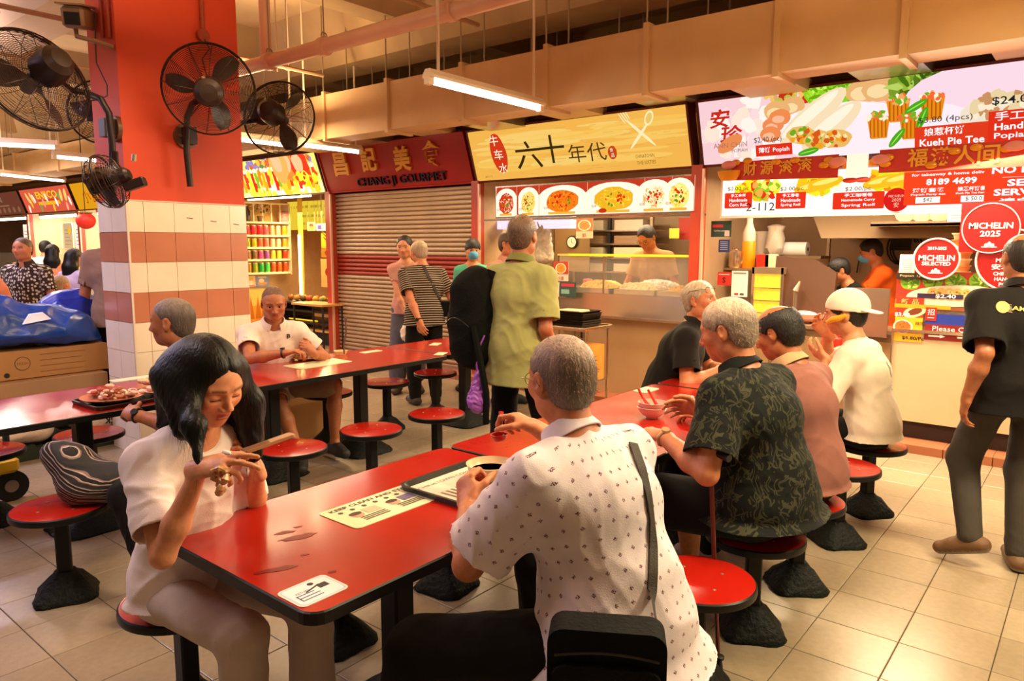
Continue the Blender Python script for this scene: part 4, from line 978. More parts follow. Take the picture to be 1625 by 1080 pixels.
for i in range(1, n):
    if 20 <= i <= 24:
        if s2 is None: s2 = slat().build('slat', SH2, t); tag(s2, 'red slat'); s2.location = (0, 0, i*hh)
        else: link_copy(s2, t, location=(0, 0, i*hh))
    else: link_copy(s1, t, location=(0, 0, i*hh))
for x in (-1.40, 1.40):
    mb = MB(); mb.bb(x-.04, -.05, 0, x+.02, .03, 2.32); mb.build('guide_rail', mat('rail', hexc('b08058'), .4, .4), t)
mb = MB(); mb.bb(-1.37, -.03, -.005, 1.37, .02, .04); mb.build('bottom_bar', STEEL, t)
mb = MB(); mb.cyl((0, -.03, .3), (0, -.045, .3), .03); mb.build('lock', STEEL, t)

# helpers for stall furniture
SS = mat('stainless', hexc('cbb79c'), .22, .85, noise=.1, nscale=3, bump=.08, bscale=4); SSD = mat('dull_stainless', hexc('ad9678'), .4, .7, noise=.15, nscale=4)
BEIGE = mat('beige_panel', hexc('c8a478'), .35, noise=.12, nscale=2); GL = glass('clear_glass', (1, .95, .85), .10); BLACK = mat('black', (.012, .012, .012), .45)
def simple(name, label, cat, mb, mt_, loc=(0, 0, 0), group=None, smooth=False, rz=0):
    o = mb.build(name, mt_, None, smooth); o.location = loc; o.rotation_euler.z = rz; return tag(o, label, cat, group)
def poster(name, label, cat, px0, py0, px1, py1, Y, bg, fn=None, k=None, tilt=0):
    a, b = q(px0, max(py0, py1), Y), q(px1, min(py0, py1), Y); w, h = b.x-a.x, b.z-a.z; t = thing(name, label, cat, ((a.x+b.x)/2, Y, a.z))
    mb = MB(); mb.bb(-w/2, 0, 0, w/2, .006, h); mb.build('sheet', mat('pc_'+bg, C(bg), .5), t)
    if 6.9 < Y < 8.8:
        for x in (-w*.4, w*.4): mb = MB(); mb.cyl((x, .004, h-.01), (x, .004, 2.9-a.z), .003, n=4); mb.build('hanging_cord', GALV, t)
    if fn:
        P = Print((0, -.0005, 0), (1, 0, 0), (0, 0, 1), (0, -1, 0)); fn(P, w, h); P.build('print', mat('printed', (1, 1, 1), .5, vcol=True) if k is None else backlit('bl%.2f' % k, k), t)
    return t

# --- stall D (white sign) menu ---
t = thing('menu_board', 'backlit white menu strip with prices under the wide white sign', 'menu board', (-1.35, 6.6, 1.90))
a0, b0 = q(1145, 345), q(1625, 330); L0 = a0.x+1.35; mb = MB(); mb.bb(L0-.02, .005, .0, 2.1, .09, .40); mb.build('light_box', mat('white_frame', hexc('f0e0d0'), .4), t)
P = Print((0, .003, 0), (1, 0, 0), (0, 0, 1), (0, -1, 0))
def GM(px, py, Y=6.6): p = q(px, py, Y); return p.x-t.location.x, p.z-t.location.z
P.rect(L0, .02, 2.08, .385, C('fff2e2'))
for px, py in ((1200, 300), (1300, 293), (1415, 285)):
    a, b = GM(px, py); P.ell(a, b, .2, .09, C('f8f0d0')); P.blobs(a, b, .17, .08, [C('f0d820'), C('c8d820'), C('f8b818'), C('e88018')], 40, .035)
for px, py in ((1288, 296), (1310, 290), (1400, 288), (1430, 284)): a, b = GM(px, py); P.ell(a, b, .15, .05, C('f0b020'), .2, 14); P.ell(a, b+.01, .11, .02, C('f8d868'), .2, 12)
P.blobs(*GM(1215, 300), .12, .08, [C('d83018'), C('f8e060'), C('88b820'), C('f0a040')], 40, .03)
for px, tx in ((1172, '手工金杯\nHandmade\nCorn Roll'), (1255, '手工春卷\nHandmade\nSpring Roll'), (1362, '手工咖喱卷\nHomemade Curry\nSpring Roll')):
    wd = .13 if px < 1300 else .20; a, b = GM(px, 318); P.rect(a-wd, b-.07, a+wd, b+.07, C('d83018'), .01)
    for i, l in enumerate(tx.split('\n')): P.text(l, a, b+.045-i*.042, h=.030, w=wd*(1.3 if i else 1.1), col=W1, bold=.012)
for px, s_ in ((1172, '$2.00 pc'), (1257, '$2.00/pc'), (1362, '$2.00/pc')): P.text(s_, *GM(px, 300), h=.042, w=.20, col=C('302018'))
P.text('2-112', *GM(1207, 328), h=.07, w=.26, col=C('301c10')); a, b = GM(1423, 317); P.ell(a, b, .095, .095, C('c81c18'), n=28); P.text('MICHELIN', a, b+.03, h=.02, w=.12, col=C('f8c0a0')); P.text('2025', a, b, h=.025, col=C('f8c0a0')); P.text('安', a, b-.04, h=.04, col=C('f8c0a0'))
a, b = GM(1510, 283); P.rect(a-.33, b-.065, a+.33, b+.065, C('e8401c')); P.text('for takeaway & home delivery', a, b+.035, h=.028, w=.55, col=W1, bold=.015); P.text('8189 4699', a, b-.02, h=.05, w=.34, col=W1, bold=.03)
a, b = GM(1510, 309); P.rect(a-.33, b-.072, a+.33, b+.072, C('e8401c'))
for s_, d in (('薄饼套餐', -.16), ('娘惹杯饼套餐', .15)): P.text(s_, a+d, b+.042, h=.035, w=.22, col=W1, bold=.015)
for s_, d in (('Popiah Party Set', -.16), ('Kueh Pie Tee Party Set', .15)): P.text(s_, a+d, b+.008, h=.018, w=.24, col=W1, bold=.02)
for s_, d in (('$42', -.16), ('$ 50.0', .15)): P.rect(a+d-.085, b-.058, a+d+.085, b-.01, C('fff6e8')); P.text(s_, a+d, b-.034, h=.035, col=C('302018'))
a, b = GM(1600, 270); P.rect(a-.15, b-.05, 2.0, b+.06, C('e84020')); P.text('NO LATE', a+.10, b+.005, h=.055, w=.40, col=W1, bold=.03); a, b = GM(1600, 303); P.rect(a-.15, b-.11, 2.0, b+.10, C('e84020'))
for i, (s_, w_) in enumerate((('SELF', .22), ('SERVICE', .38), ('请自取', .30))): P.text(s_, a+.10, b+.06-i*.068, h=.05, w=w_, col=W1, bold=.03)
P.build('menu_face', backlit('backlit_white', 1.3), t)
# --- red festive banner ---
t = thing('festive_banner', 'red and gold festive banner with gold characters over the white menu strip', 'banner', (-1.35, 6.50, 2.30))
RED = mat('banner_red', hexc('c8301c'), .5); P = Print((0, -.012, 0), (1, 0, 0), (0, 0, 1), (0, -1, 0))
def GB(px, py): p = q(px, py, 6.49); return p.x-t.location.x, p.z-t.location.z
pts = [(1150, 268, 1360, 252), (1360, 252, 1395, 250), (1395, 250, 1625, 232)]
a, b = GB(1160, 270); c, d = GB(1330, 262); e, f_ = GB(1625, 244)
mb = MB(); mb.prism([(a, b-.09), (c, d-.10), (c, d+.09), (a, b+.07)], -.004, .004, Matrix.Rotation(PI/2, 4, 'X')); mb.build('cloth_panel', RED, t)
a2, b2 = GB(1395, 256); mb = MB(); mb.prism([(a2, b2-.09), (2.0, f_-.10), (2.0, f_+.10), (a2, b2+.09)], -.004, .004, Matrix.Rotation(PI/2, 4, 'X')); mb.build('cloth_panel', RED, t)
for ch, px, py in (('财', 1190, 268), ('源', 1217, 266), ('滚', 1247, 265), ('滚', 1277, 262), ('福', 1456, 250), ('满', 1493, 248), ('人', 1531, 245), ('间', 1569, 244)): P.text(ch, *GB(px, py), h=.12 if px < 1300 else .14, w=.12 if px < 1300 else .14, col=C('f0a828'), bold=.02)
P.build('lettering', mat('printed', (1, 1, 1), .5, vcol=True), t)
GC = mat('gold_coin', hexc('e89a20'), .35, .3)
for i, (px, py) in enumerate([(1168, 258), (1187, 255), (1308, 262), (1316, 254), (1325, 262), (1335, 254), (1345, 262), (1385, 258), (1395, 252), (1405, 260), (1410, 250), (1232, 257), (1262, 254), (1515, 240), (1550, 234), (1598, 236), (1478, 262)]):
    a, b = GB(px, py); mb = MB(); mb.ball((a, -.02, b), .04, 10, 6, sq=(1.1, .35, .7)); mb.build('gold_coin', GC, t, True)
for px, py in ((1158, 275), ): a, b = GB(px, py); mb = MB(); mb.lathe([(.0, 0), (.07, .005), (.10, .05), (.11, .09), (.095, .085), (0, .06)], (a, -.03, b-.07), 18, sy=.5); mb.build('ingot', GC, t, True)
for px, py in ((1158, 262), (1330, 257), (1398, 253), (1612, 232)): a, b = GB(px, py); mb = MB(); mb.ball((a, -.03, b), .055, 12, 8, sq=(1.3, .4, .7)); mb.build('ornament', mat('pinkish', hexc('e89080'), .5), t, True)
mb = MB(); a, b = GB(1362, 262); mb.bb(a-.08, -.05, b-.10, a+.08, -.03, b+.09); mb.build('painted_glare', mat('glare_white', hexc('fff8f0'), .4, emis=.6), t)  # patch of glare painted as a glowing card, no lamp behind it
for dx in (-.03, .03): mb = MB(); mb.ball((a+dx*1.6, -.04, b-.12), .05, 10, 6, sq=(1.2, .3, .45)); mb.build('ribbon', RED, t, True)

# --- stall D counter ---
xL, xM, xR = -3.03, q(1410, 600).x, .85
t = thing('serving_counter', 'long beige panelled counter of the stall under the wide white sign', 'counter', ((xM+xR)/2, 6.62, .065)); w = (xR-xM)/2
mb = MB(); mb.bb(-w, .05, 0, w, .9, .16); mb.build('plinth', mat('dark_plinth', hexc('2c160e'), .6), t)
mb = MB(); mb.bb(-w, 0, .15, w, .9, .885); mb.build('front_panel', mat('cream_panel', hexc('dcc09a'), .22, noise=.10, nscale=2), t)
mb = MB(); mb.bb(-w, -.02, .885, w, .9, .91); mb.build('counter_top', SS, t)
mb = MB(); mb.cyl((-w+.004, -.01, .15), (-w+.004, -.01, .885), .008, n=6); mb.build('corner_trim', SS, t)
# glass case on it
cz = .975; t = thing('food_display_case', 'long glass display case with white lit shelf behind the popiah posters', 'display case', ((xM+xR)/2, 6.64, cz))
mb = MB(); mb.bb(-w+.02, 0, .35, w, .5, .39); mb.build('top_rail', SS, t); mb = MB(); mb.bb(-w+.02, .02, .0, w, .5, .02); mb.build('tray_floor', SS, t)
mb = MB(); mb.bb(-w+.02, 0, 0, w, .006, .36); mb.build('front_glass', GL, t); mb = MB(); mb.bb(-w+.02, 0, .0, -w+.03, .5, .36); mb.build('side_glass', GL, t)
mb = MB(); mb.bb(-w+.1, .25, .30, w-.1, .29, .33); mb.build('light_strip', mat('strip_light', (1, .95, .9), .4, emis=3.5), t); mb = MB(); mb.bb(-w+.02, .3, .12, w, .5, .14); mb.build('shelf', SS, t)
prt = mat('printed', (1, 1, 1), .5, vcol=True)
# long food poster strip
def f1(P, w, h):
    P.rect(0-w/2, 0, w/2, h, C('b0301c')); P.rect(-w/2, 0, w/2, h*.25, C('c8784a'))
    for i in range(9): veg(P, -w/2+.1+i*.16, h*(.72+.06*(i % 2)), .075, [C('78a820'), C('a8d040'), C('507c14'), C('d0f080')], 14)
    P.ell(-w/2+.42, h*.38, .34, .085, C('f0dcc0'), .05, 24); 
    for i in range(6): P.ell(-w/2+.27+i*.058, h*.42, .04, .05, C('e8b068'), .3, 12); P.blobs(-w/2+.27+i*.058, h*.42, .025, .03, [C('b05820'), C('f0d090'), C('80902c')], 9, .009)
    P.rect(-w/2+.0, h*.78, -w/2+.32, h*.95, C('241c14')); P.text('Popiah 1pc $2.40', -w/2+.16, h*.87, h=.02, w=.27, col=C('f8d080')); P.rect(-w/2+.16, h*.30, -w/2+.48, h*.42, C('30204a')); P.text('$2.40', -w/2+.36, h*.36, h=.035, w=.14, col=W1, bold=.02); P.rect(-w/2, h*.02, -w/2+.4, h*.12, C('e8a020'))
poster('food_banner', 'long food banner with cabbages and sliced rolls stuck to the glass case', 'banner', 1420, 488, 1640, 434, 6.63, 'b0301c', f1)
def f2(P, w, h):
    P.rect(-w/2, 0, w/2, h, C('e8b428')); P.rect(-w/2, h*.55, w/2, h, C('b83418')); P.text('新 品', -w*.0, h*.90, h=.045, w=.13, col=C('f8b060'), bold=.02); P.ell(.04, h*.68, .09, .045, C('f0d0a8'), .35); P.ell(.04, h*.68, .055, .026, C('7a3418'), .35)
    P.text('$3.40', -.05, h*.60, h=.035, w=.11, col=W1, bold=.03); noodle(P, -.04, h*.33, .06, .05, [C('d8702c'), C('e88838'), C('b04818')], 30); P.text('$5.80/Pc', .04, h*.08, h=.03, w=.16, col=C('301810'), bold=.02); P.text('辣味', .08, h*.42, h=.03, col=C('402010'))
poster('new_item_poster', 'tall red and yellow poster marked $3.40 at the left end of the counter', 'poster', 1418, 540, 1467, 472, 6.615, 'e8b428', f2)
poster('notice_sheet', 'white printed notice at the left end of the display case', 'notice', 1426, 440, 1453, 404, 6.62, 'f0e0d8', lambda P, w, h: [P.rect(-w*.35, h*(.15+.09*i), w*.35, h*(.18+.09*i), C('a89890')) for i in range(8)])
def f3(P, w, h):
    P.rect(-w/2, 0, w/2, h*.62, C('8a1c18')); P.rect(-w/2, h*.60, w/2, h, C('2438a0')); P.text('Please Queue Up', -w/2+.28, h*.42, h=.05, w=.45, col=W1)
    for i in range(6):
        a = -w/2+.08+i*.20; P.rect(a-.05, h*.12, a+.03, h*.18, W1); P.poly([(a+.03, h*.08), (a+.07, h*.15), (a+.03, h*.22)], W1)
poster('queue_sign', 'dark red strip with white arrows asking people to queue up', 'sign', 1466, 538, 1640, 506, 6.612, '8a1c18', f3)
poster('red_leaflet', 'small red leaflet beside the blue and red queue strip', 'leaflet', 1468, 508, 1487, 488, 6.608, 'c82018', lambda P, w, h: [P.text('招', 0, h*.65, h=.05, col=W1), P.rect(-w*.3, h*.2, w*.3, h*.25, W1)])
# round award plates
def plate(label, px, py, r, Y, lines, ring=True, square=False):
    p = q(px, py, Y); t = thing('award_plate', label, 'sign', p); mb = MB(); RM = mat('award_red', hexc('a81c1c'), .35)
    mb.cyl((0, .01, 0), (0, 0, 0), r, n=40); mb.build('disc', RM, t)
    if square: mb = MB(); mb.bb(-square, .012, -square*.9, square, .02, square*1.0); mb.build('backing_sheet', RM, t)
    mb = MB(); mb.tube([(r*.97*math.cos(a), -.001, r*.97*math.sin(a)) for a in np.linspace(0, 2*PI, 41)[:-1]], .004 if square else .008, 5, closed=True); mb.build('rim', mat('rim_white', hexc('f4d8c8'), .5), t)
    P = Print((0, -.002, 0), (1, 0, 0), (0, 0, 1), (0, -1, 0))
    for s_, dy, h_, w_ in lines:
        if s_ == '#logo':
            P.rect(-.05, dy-.012, .05, dy-.006, W1); [P.ell(-.02+i*.02, dy+.002+(.012 if i == 1 else 0), .012, .016, W1) for i in range(3)]
        elif s_ == '#fork':
            for k in range(3): P.rect(-.05+k*.012, dy, -.046+k*.012, dy+.05, W1)
            P.rect(-.05, dy-.005, -.022, dy+.005, W1); P.rect(-.039, dy-.07, -.033, dy, W1); P.ell(.03, dy+.03, .014, .03, W1); P.rect(.027, dy-.07, .033, dy+.01, W1)
        else: P.text(s_, 0, dy, h=h_, w=w_, col=W1, bold=.02)
    P.build('lettering', prt, t); return t
plate('round red award plate dated 2025 hanging on its square red sheet', 1572, 362, .19, 6.56, [('MICHELIN', .02, .045, .28), ('2025', -.04, .045, .13), ('#logo', -.13, 0, 0)], square=.20)
plate('round red award plate with white rim standing on the glass case', 1486, 411, .165, 6.58, [('2019-2025', .085, .025, .13), ('MICHELIN', .01, .045, .25), ('SELECTED', -.035, .03, .2), ('#logo', -.10, 0, 0)])
plate('large round red award plate with fork emblem beside the walking man', 1606, 413, .235, 6.57, [('#fork', .10, 0, 0), ('MICHELIN', .0, .03, .2), ('安珍薄饼', -.05, .045, .25), ('CHINATOWN', -.10, .028, .22), ('HANDMADE', -.14, .028, .2), ('POPIAH', -.18, .028, .14)])
poster('red_sheet', 'plain red sheet at the right edge beside the 2025 plate', 'poster', 1606, 380, 1660, 334, 6.6, 'a82420', None)
# shelf with melon bowls, cups
t = thing('wall_shelf', 'white wall shelf under the menu strip at the right stall', 'shelf', (q(1470, 352, 7.3).x, 7.3, q(1470, 354, 7.3).z)); mb = MB(); mb.bb(-.45, 0, -.02, .42, .3, 0); mb.build('board', mat('white_frame', (.8, .7, .6), .4), t); mb = MB(); mb.bb(-.45, 0, -.02, .42, .01, .02); mb.build('lip', SS, t)
for i, px in enumerate((1430, 1457, 1485)):
    p = q(px, 352, 7.25); mb = MB(); mb.lathe([(.03, 0), (.07, .03), (.10, .10), (.098, .12), (.09, .11), (0, .11)], n=20); t = thing('melon_bowl', 'white bowl of green melon, %s on the high shelf' % ('leftmost', 'middle one', 'rightmost')[i], 'bowl', (p.x, 7.4, p.z), 0, 'bowls of melon on the high shelf'); mb.build('bowl', mat('cream_bowl', hexc('f0e4c0'), .3), t, True); mb = MB(); mb.ball((0, 0, .105), .08, 14, 8, sq=(1, 1, .5)); mb.build('melon', mat('melon', hexc('c8cc58'), .5, noise=.3, nscale=20), t, True)
poster('price_card', 'small white price card on the high shelf by the melon bowls', 'card', 1503, 352, 1530, 334, 7.28, 'f0e0e0', lambda P, w, h: [P.rect(-w*.35, h*(.3+.25*i), w*.35, h*(.38+.25*i), C('a08080')) for i in range(3)])
# takeaway cups stack
for i, (px, py0, n_) in enumerate(((1499, 398, 3), (1527, 406, 7))):
    p = q(px, py0, 7.0); t = thing('cup_stack', ('short stack of cream tubs on the glass case', 'tall stack of orange lidded tubs on the glass case')[i], 'tubs', (p.x, 6.95, 1.375))
    for k in range(n_): mb = MB(); mb.lathe([(.055, 0), (.07, .055), (.078, .055), (.078, .066), (0, .066)], (0, 0, k*.052), 18); mb.build('tub', mat('tub%d' % (k % 2), hexc(('f0d8a8', 'e09050')[k % 2]), .45), t, True)
# meter box with cables on back wall
p = q(1430, 375, 8.8); t = thing('socket_box', 'dark socket box with looped black cables on the back wall', 'socket', (p.x, 8.82, p.z)); mb = MB(); mb.bb(-.09, -.08, -.15, .1, 0, .15); mb.build('box', BLACK, t)
for k in range(3): mb = MB(); mb.tube([(.02+.14*math.cos(a)+.03*k, -.06-.01*k, -.12+.18*math.sin(a)) for a in np.linspace(.3, 5.6, 14)], .009, 5); mb.build('cable', BLACK, t, True)
mb = MB(); mb.tube([(-.3, -.03, .5), (-.33, -.03, .2), (-.28, -.03, 0), (-.4, -.03, -.2), (-.42, -.03, -.4)], .008, 5); mb.build('cable', BLACK, t, True)
# fluted steel lid on wall
p = q(1350, 356, 8.6); mb = MB(); mb.lathe([(0, .02), (.04, .03), (.05, .01), (.13, .012), (.135, 0), (.155, .0), (.155, -.012), (0, -.012)], n=30, M=Matrix.Rotation(PI/2, 4, 'X')); simple('pot_lid', 'round steel lid hanging high on the back wall of the right stall', 'lid', mb, SS, (p.x, 8.6, p.z), smooth=True)
# exhaust hood
a, b, c_, d = q(1262, 340, 7.6), q(1330, 340, 7.6), q(1400, 405, 7.6), q(1290, 405, 7.6)
mb = MB(); mb.add([(a.x, 7.9, a.z+.2), (b.x+1.2, 7.9, a.z+.2), (b.x+1.2, 8.8, a.z+.2), (a.x, 8.8, a.z+.2), (d.x+.1, 7.5, 1.72), (b.x+1.3, 7.5, 1.72), (b.x+1.3, 8.8, 1.72), (d.x+.1, 8.8, 1.72)], [(3, 2, 1, 0), (4, 5, 6, 7), (0, 1, 5, 4), (1, 2, 6, 5), (2, 3, 7, 6), (3, 0, 4, 7)]); 
o = simple('exhaust_hood', 'slanted steel exhaust hood inside the right stall', 'hood', mb, mat('hood_steel', hexc('8c7456'), .5, .3))
# left work zone of stall D
zt = .93; x0, x1 = -2.98, xM-.03
t = thing('work_counter', 'steel work counter with griddles left of the beige counter', 'counter', ((x0+x1)/2, 6.75, .065)); w = (x1-x0)/2
mb = MB(); mb.bb(-w, 0, 0, w, .42, zt-.09); mb.build('cabinet', mat('worn_panel', hexc('8c6a48'), .5, noise=.3, nscale=5), t); mb = MB(); mb.bb(-w-.01, -.03, zt-.09, w+.01, .42, zt-.06); mb.build('counter_top', SSD, t)
for i in range(3): mb = MB(); mb.bb(-w+.06+i*.56, -.012, .08, -w+.58+i*.56, 0, zt-.16); mb.build('door', mat('worn_door', hexc('a07c54'), .4, noise=.3, nscale=6), t)
mb = MB(); p0, p1 = q(1232, 470, 7.1), q(1310, 470, 7.1); mb.add([(p0.x, 6.95, .91), (p1.x+.1, 6.95, .91), (p1.x+.1, 7.05, 1.40), (p1.x-.1, 7.06, 1.52), (p0.x, 7.05, 1.55), (p0.x, 7.08, .91), (p1.x+.1, 7.08, .91), (p1.x+.1, 7.09, 1.40), (p1.x-.1, 7.10, 1.52), (p0.x, 7.09, 1.55)], [(0, 1, 2, 3, 4), (9, 8, 7, 6, 5), (1, 6, 7, 2), (0, 5, 6, 1), (2, 7, 8, 3), (3, 8, 9, 4), (4, 9, 5, 0)])
simple('splash_guard', 'tall rounded steel splash guard behind the griddle', 'panel', mb, mat('brown_steel', hexc('5c3c28'), .4, .3))
p = q(1385, 480, 6.72); mb = MB(); a, b = q(1352, 500, 6.72), q(1413, 458, 6.72); mb.bb(a.x, 6.7, .88, b.x, 6.73, b.z); simple('steel_screen', 'upright shiny steel screen beside the man in the white cap', 'panel', mb, SS)
# lit yellow food warmer
p = q(1205, 480, 6.8); t = thing('food_warmer', 'glowing yellow food warmer in a steel frame', 'food warmer', (p.x, 6.95, .90)); z1 = q(1205, 425, 6.8).z-.90
mb = MB(); mb.bb(-.14, 0, z1-.06, .16, .35, z1); mb.build('top_box', SSD, t)
for x in (-.13, .15): mb = MB(); mb.bb(x-.012, 0, 0, x+.012, .02, z1); mb.build('frame_post', SS, t)
mb = MB(); mb.bb(-.12, .02, .04, .14, .3, z1-.06); mb.build('lit_chamber', mat('warm_glow', hexc('f8b030'), .4, emis=1.1, noise=.35, nscale=9), t)
for k in range(3): mb = MB(); mb.bb(-.12, .0, .1+k*.12, .14, .02, .108+k*.12); mb.build('rack', SS, t)
poster('payment_card', 'white payment notice card left of the glowing warmer', 'notice', 1160, 470, 1187, 430, 6.78, 'f0e4d8', lambda P, w, h: [P.rect(-w*.4, h*.88, w*.4, h*.94, C('907870')), P.rect(-w*.3, h*.06, -w*.05, h*.14, C('c03030')), P.rect(w*.05, h*.06, w*.3, h*.14, C('4a4a4a'))])
poster('red_card', 'small red card with a black mark left of the white notice', 'card', 1138, 452, 1160, 432, 6.78, 'c82820', lambda P, w, h: [P.text('S', 0, h*.4, h=h*.45, col=C('301010'), bold=.03), P.rect(-w*.4, h*.8, w*.4, h*.86, C('f0d0c0'))])
poster('green_notice', 'dark green notice with red tag at the left side of the right stall', 'notice', 1128, 376, 1161, 350, 6.72, '2c4c40', lambda P, w, h: [P.rect(-w*.42, h*.60, w*.1, h*.78, C('d83850')), P.text('Cashless payment', -.0, h*.38, h=.02, w=w*.7, col=W1), P.rect(w*.18, h*.05, w*.42, h*.4, C('e8c8c0'))])
poster('blue_notice', 'small dark blue notice under the green one', 'notice', 1140, 400, 1158, 380, 6.72, '28305c', lambda P, w, h: [P.rect(-w*.35, h*(.2+.15*i), w*.35, h*(.25+.15*i), C('a0a8d8')) for i in range(5)])
# wire shelf with tubs and bottles
p = q(1200, 405, 7.9); t = thing('steel_shelf', 'steel wall shelf of containers at the left of the right stall', 'shelf', (p.x, 7.9, p.z)); mb = MB(); mb.bb(-.62, 0, -.03, .68, .35, 0); mb.build('board', SSD, t); mb = MB(); mb.bb(-.62, 0, .62, .9, .35, .65); mb.build('board', SSD, t)
for x in (-.6, .66): mb = MB(); mb.bb(x-.015, .3, -.3, x+.015, .34, .9); mb.build('upright', SSD, t)
CLP = mat('clear_plastic', hexc('e8dcc8'), .3, alpha=.75); zs = p.z
for i, (px, hh_, r_, c_, lab) in enumerate(((1133+25, .16, .07, 'e0d0b8', 'white tub beside the blue notice on the steel shelf'), (1168, .14, .09, 'f0e4d4', 'squat white tub on the steel shelf'), (1208, .26, .085, 'e8dccc', 'stack of white cup lids on the steel shelf'), (1185, .20, .05, 'd8c4a8', 'beige canister on the steel shelf'))):
    pp = q(px, 400, 8.0); mb = MB(); mb.lathe([(r_*.85, 0), (r_, hh_*.9), (r_*1.05, hh_*.9), (r_*1.05, hh_), (0, hh_)], n=18); simple('container', lab, 'container', mb, mat('cn_'+c_, hexc(c_), .4), (pp.x, 8.02, zs), smooth=True)
pp = q(1232, 400, 7.9); mb = MB(); rb = np.random.RandomState(4)
mb.lathe([(.03, 0), (.07, .03), (.10, .10), (.09, .20), (.08, .28), (.09, .33), (.03, .35)], n=16); 
mb.v = [(x*(1+.15*math.sin(z*40+y*30)), y*(1+.12*math.cos(z*33+x*50)), z) for x, y, z in mb.v]; simple('plastic_bag', 'crumpled clear bag of lids hanging by the steel shelf', 'bag', mb, CLP, (pp.x, 7.85, zs-.02), smooth=True)
pp = q(1254, 392, 7.9); mb = MB(); mb.cyl((-.15, 0, .07), (.15, 0, .07), .075, n=20); mb.cyl((-.155, 0, .07), (.156, 0, .07), .02, n=10, col=(.1, .06, .04)); simple('paper_roll', 'white paper roll lying on the steel shelf', 'roll', mb, mat('paper_roll', (1, 1, 1), .8, vcol=True), (pp.x, 8.0, zs), smooth=True)
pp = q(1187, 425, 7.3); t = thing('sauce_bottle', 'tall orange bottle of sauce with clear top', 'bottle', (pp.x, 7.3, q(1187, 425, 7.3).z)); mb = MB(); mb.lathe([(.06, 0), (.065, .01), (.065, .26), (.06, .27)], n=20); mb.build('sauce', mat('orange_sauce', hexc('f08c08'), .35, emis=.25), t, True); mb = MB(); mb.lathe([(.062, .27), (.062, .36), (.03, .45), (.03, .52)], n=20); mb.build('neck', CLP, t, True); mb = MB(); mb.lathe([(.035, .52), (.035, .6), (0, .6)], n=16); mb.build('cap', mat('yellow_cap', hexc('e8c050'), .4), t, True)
mb = MB(); mb.bb(-.5, -.1, -.02, .55, .25, 0); simple('low_shelf', 'narrow steel shelf above the warmer carrying the orange bottle', 'shelf', mb, SSD, (q(1187, 425, 7.3).x, 7.3, q(1187, 425, 7.3).z))
for i, (px, c_, w_, lab) in enumerate(((1212, 'c02c18', .13, 'small red box above the glowing warmer'), (1224, 'f0e0b8', .10, 'small cream box above the glowing warmer'), (1166, 'b8a890', .09, 'steel kettle left of the orange bottle'))):
    pp = q(px, 425, 7.25); 
    if i < 2: mb = MB(); mb.box((0, 0, .07), (w_, .1, .14), bev=.004); simple('box', lab, 'box', mb, mat('bx'+c_, hexc(c_), .5), (pp.x, 7.25, q(1187, 425, 7.3).z))
    else: mb = MB(); mb.lathe([(.06, 0), (.07, .02), (.065, .16), (.03, .19), (.035, .2), (0, .22)], n=18); mb.tube([(.06, 0, .05), (.1, 0, .12), (.12, 0, .15)], .012, 6); simple('kettle', lab, 'kettle', mb, SS, (pp.x, 7.25, q(1187, 425, 7.3).z), smooth=True)
# griddle, ingredients
pp = q(1275, 505, 6.95); t = thing('noodle_tray', 'pink tray heaped with white flakes on the work counter', 'tray', (pp.x, 6.95, .965)); mb = MB(); mb.lathe([(.10, 0), (.15, .02), (.17, .06), (.165, .06), (.14, .02), (0, .015)], n=22, sx=1.15); mb.build('tray', mat('pink_tray', hexc('e0a098'), .5), t, True); mb = MB(); mb.ball((0, 0, .03), .12, 16, 8, sq=(1.2, 1, .45)); mb.build('flakes', mat('flakes', hexc('e8b4a8'), .8, noise=.4, nscale=50, bump=.8, bscale=60), t, True)
pp = q(1160, 500, 6.85); mb = MB(); mb.box((0, 0, .02), (.34, .25, .03), bev=.005); mb.box((.02, 0, .05), (.2, .16, .03), bev=.005); simple('chopping_board', 'pale board with pastry scraps at the left end of the work counter', 'board', mb, mat('boardc', hexc('e0d0b8'), .5, noise=.3, nscale=30), (pp.x+.1, 6.9, .90))
pp = q(1322, 545, 6.7); t = thing('red_bag', 'red plastic bag hanging in front of the work counter', 'bag', (pp.x, 6.68, q(1322, 565, 6.7).z)); mb = MB(); mb.lathe([(.02, 0), (.08, .02), (.10, .09), (.085, .16), (.03, .19), (0, .19)], n=16, sy=.5); mb.build('bag_body', mat('red_plastic', hexc('d02818'), .35), t, True); mb = MB(); mb.tube([(-.05, 0, .17), (-.05, 0, .26), (0, 0, .3), (.05, 0, .26), (.05, 0, .17)], .008, 6); mb.build('handle', mat('red_plastic', hexc('d02818'), .35), t, True)
pp = q(1262, 470, 6.9); mb = MB(); mb.cyl((0, 0, 0), (0, 0, .35), .018, n=10); mb.cyl((0, 0, .33), (.03, .02, .42), .03, .01, n=10); simple('tap', 'slim steel tap standing on the work counter', 'tap', mb, SS, (pp.x, 6.9, .90), smooth=True)

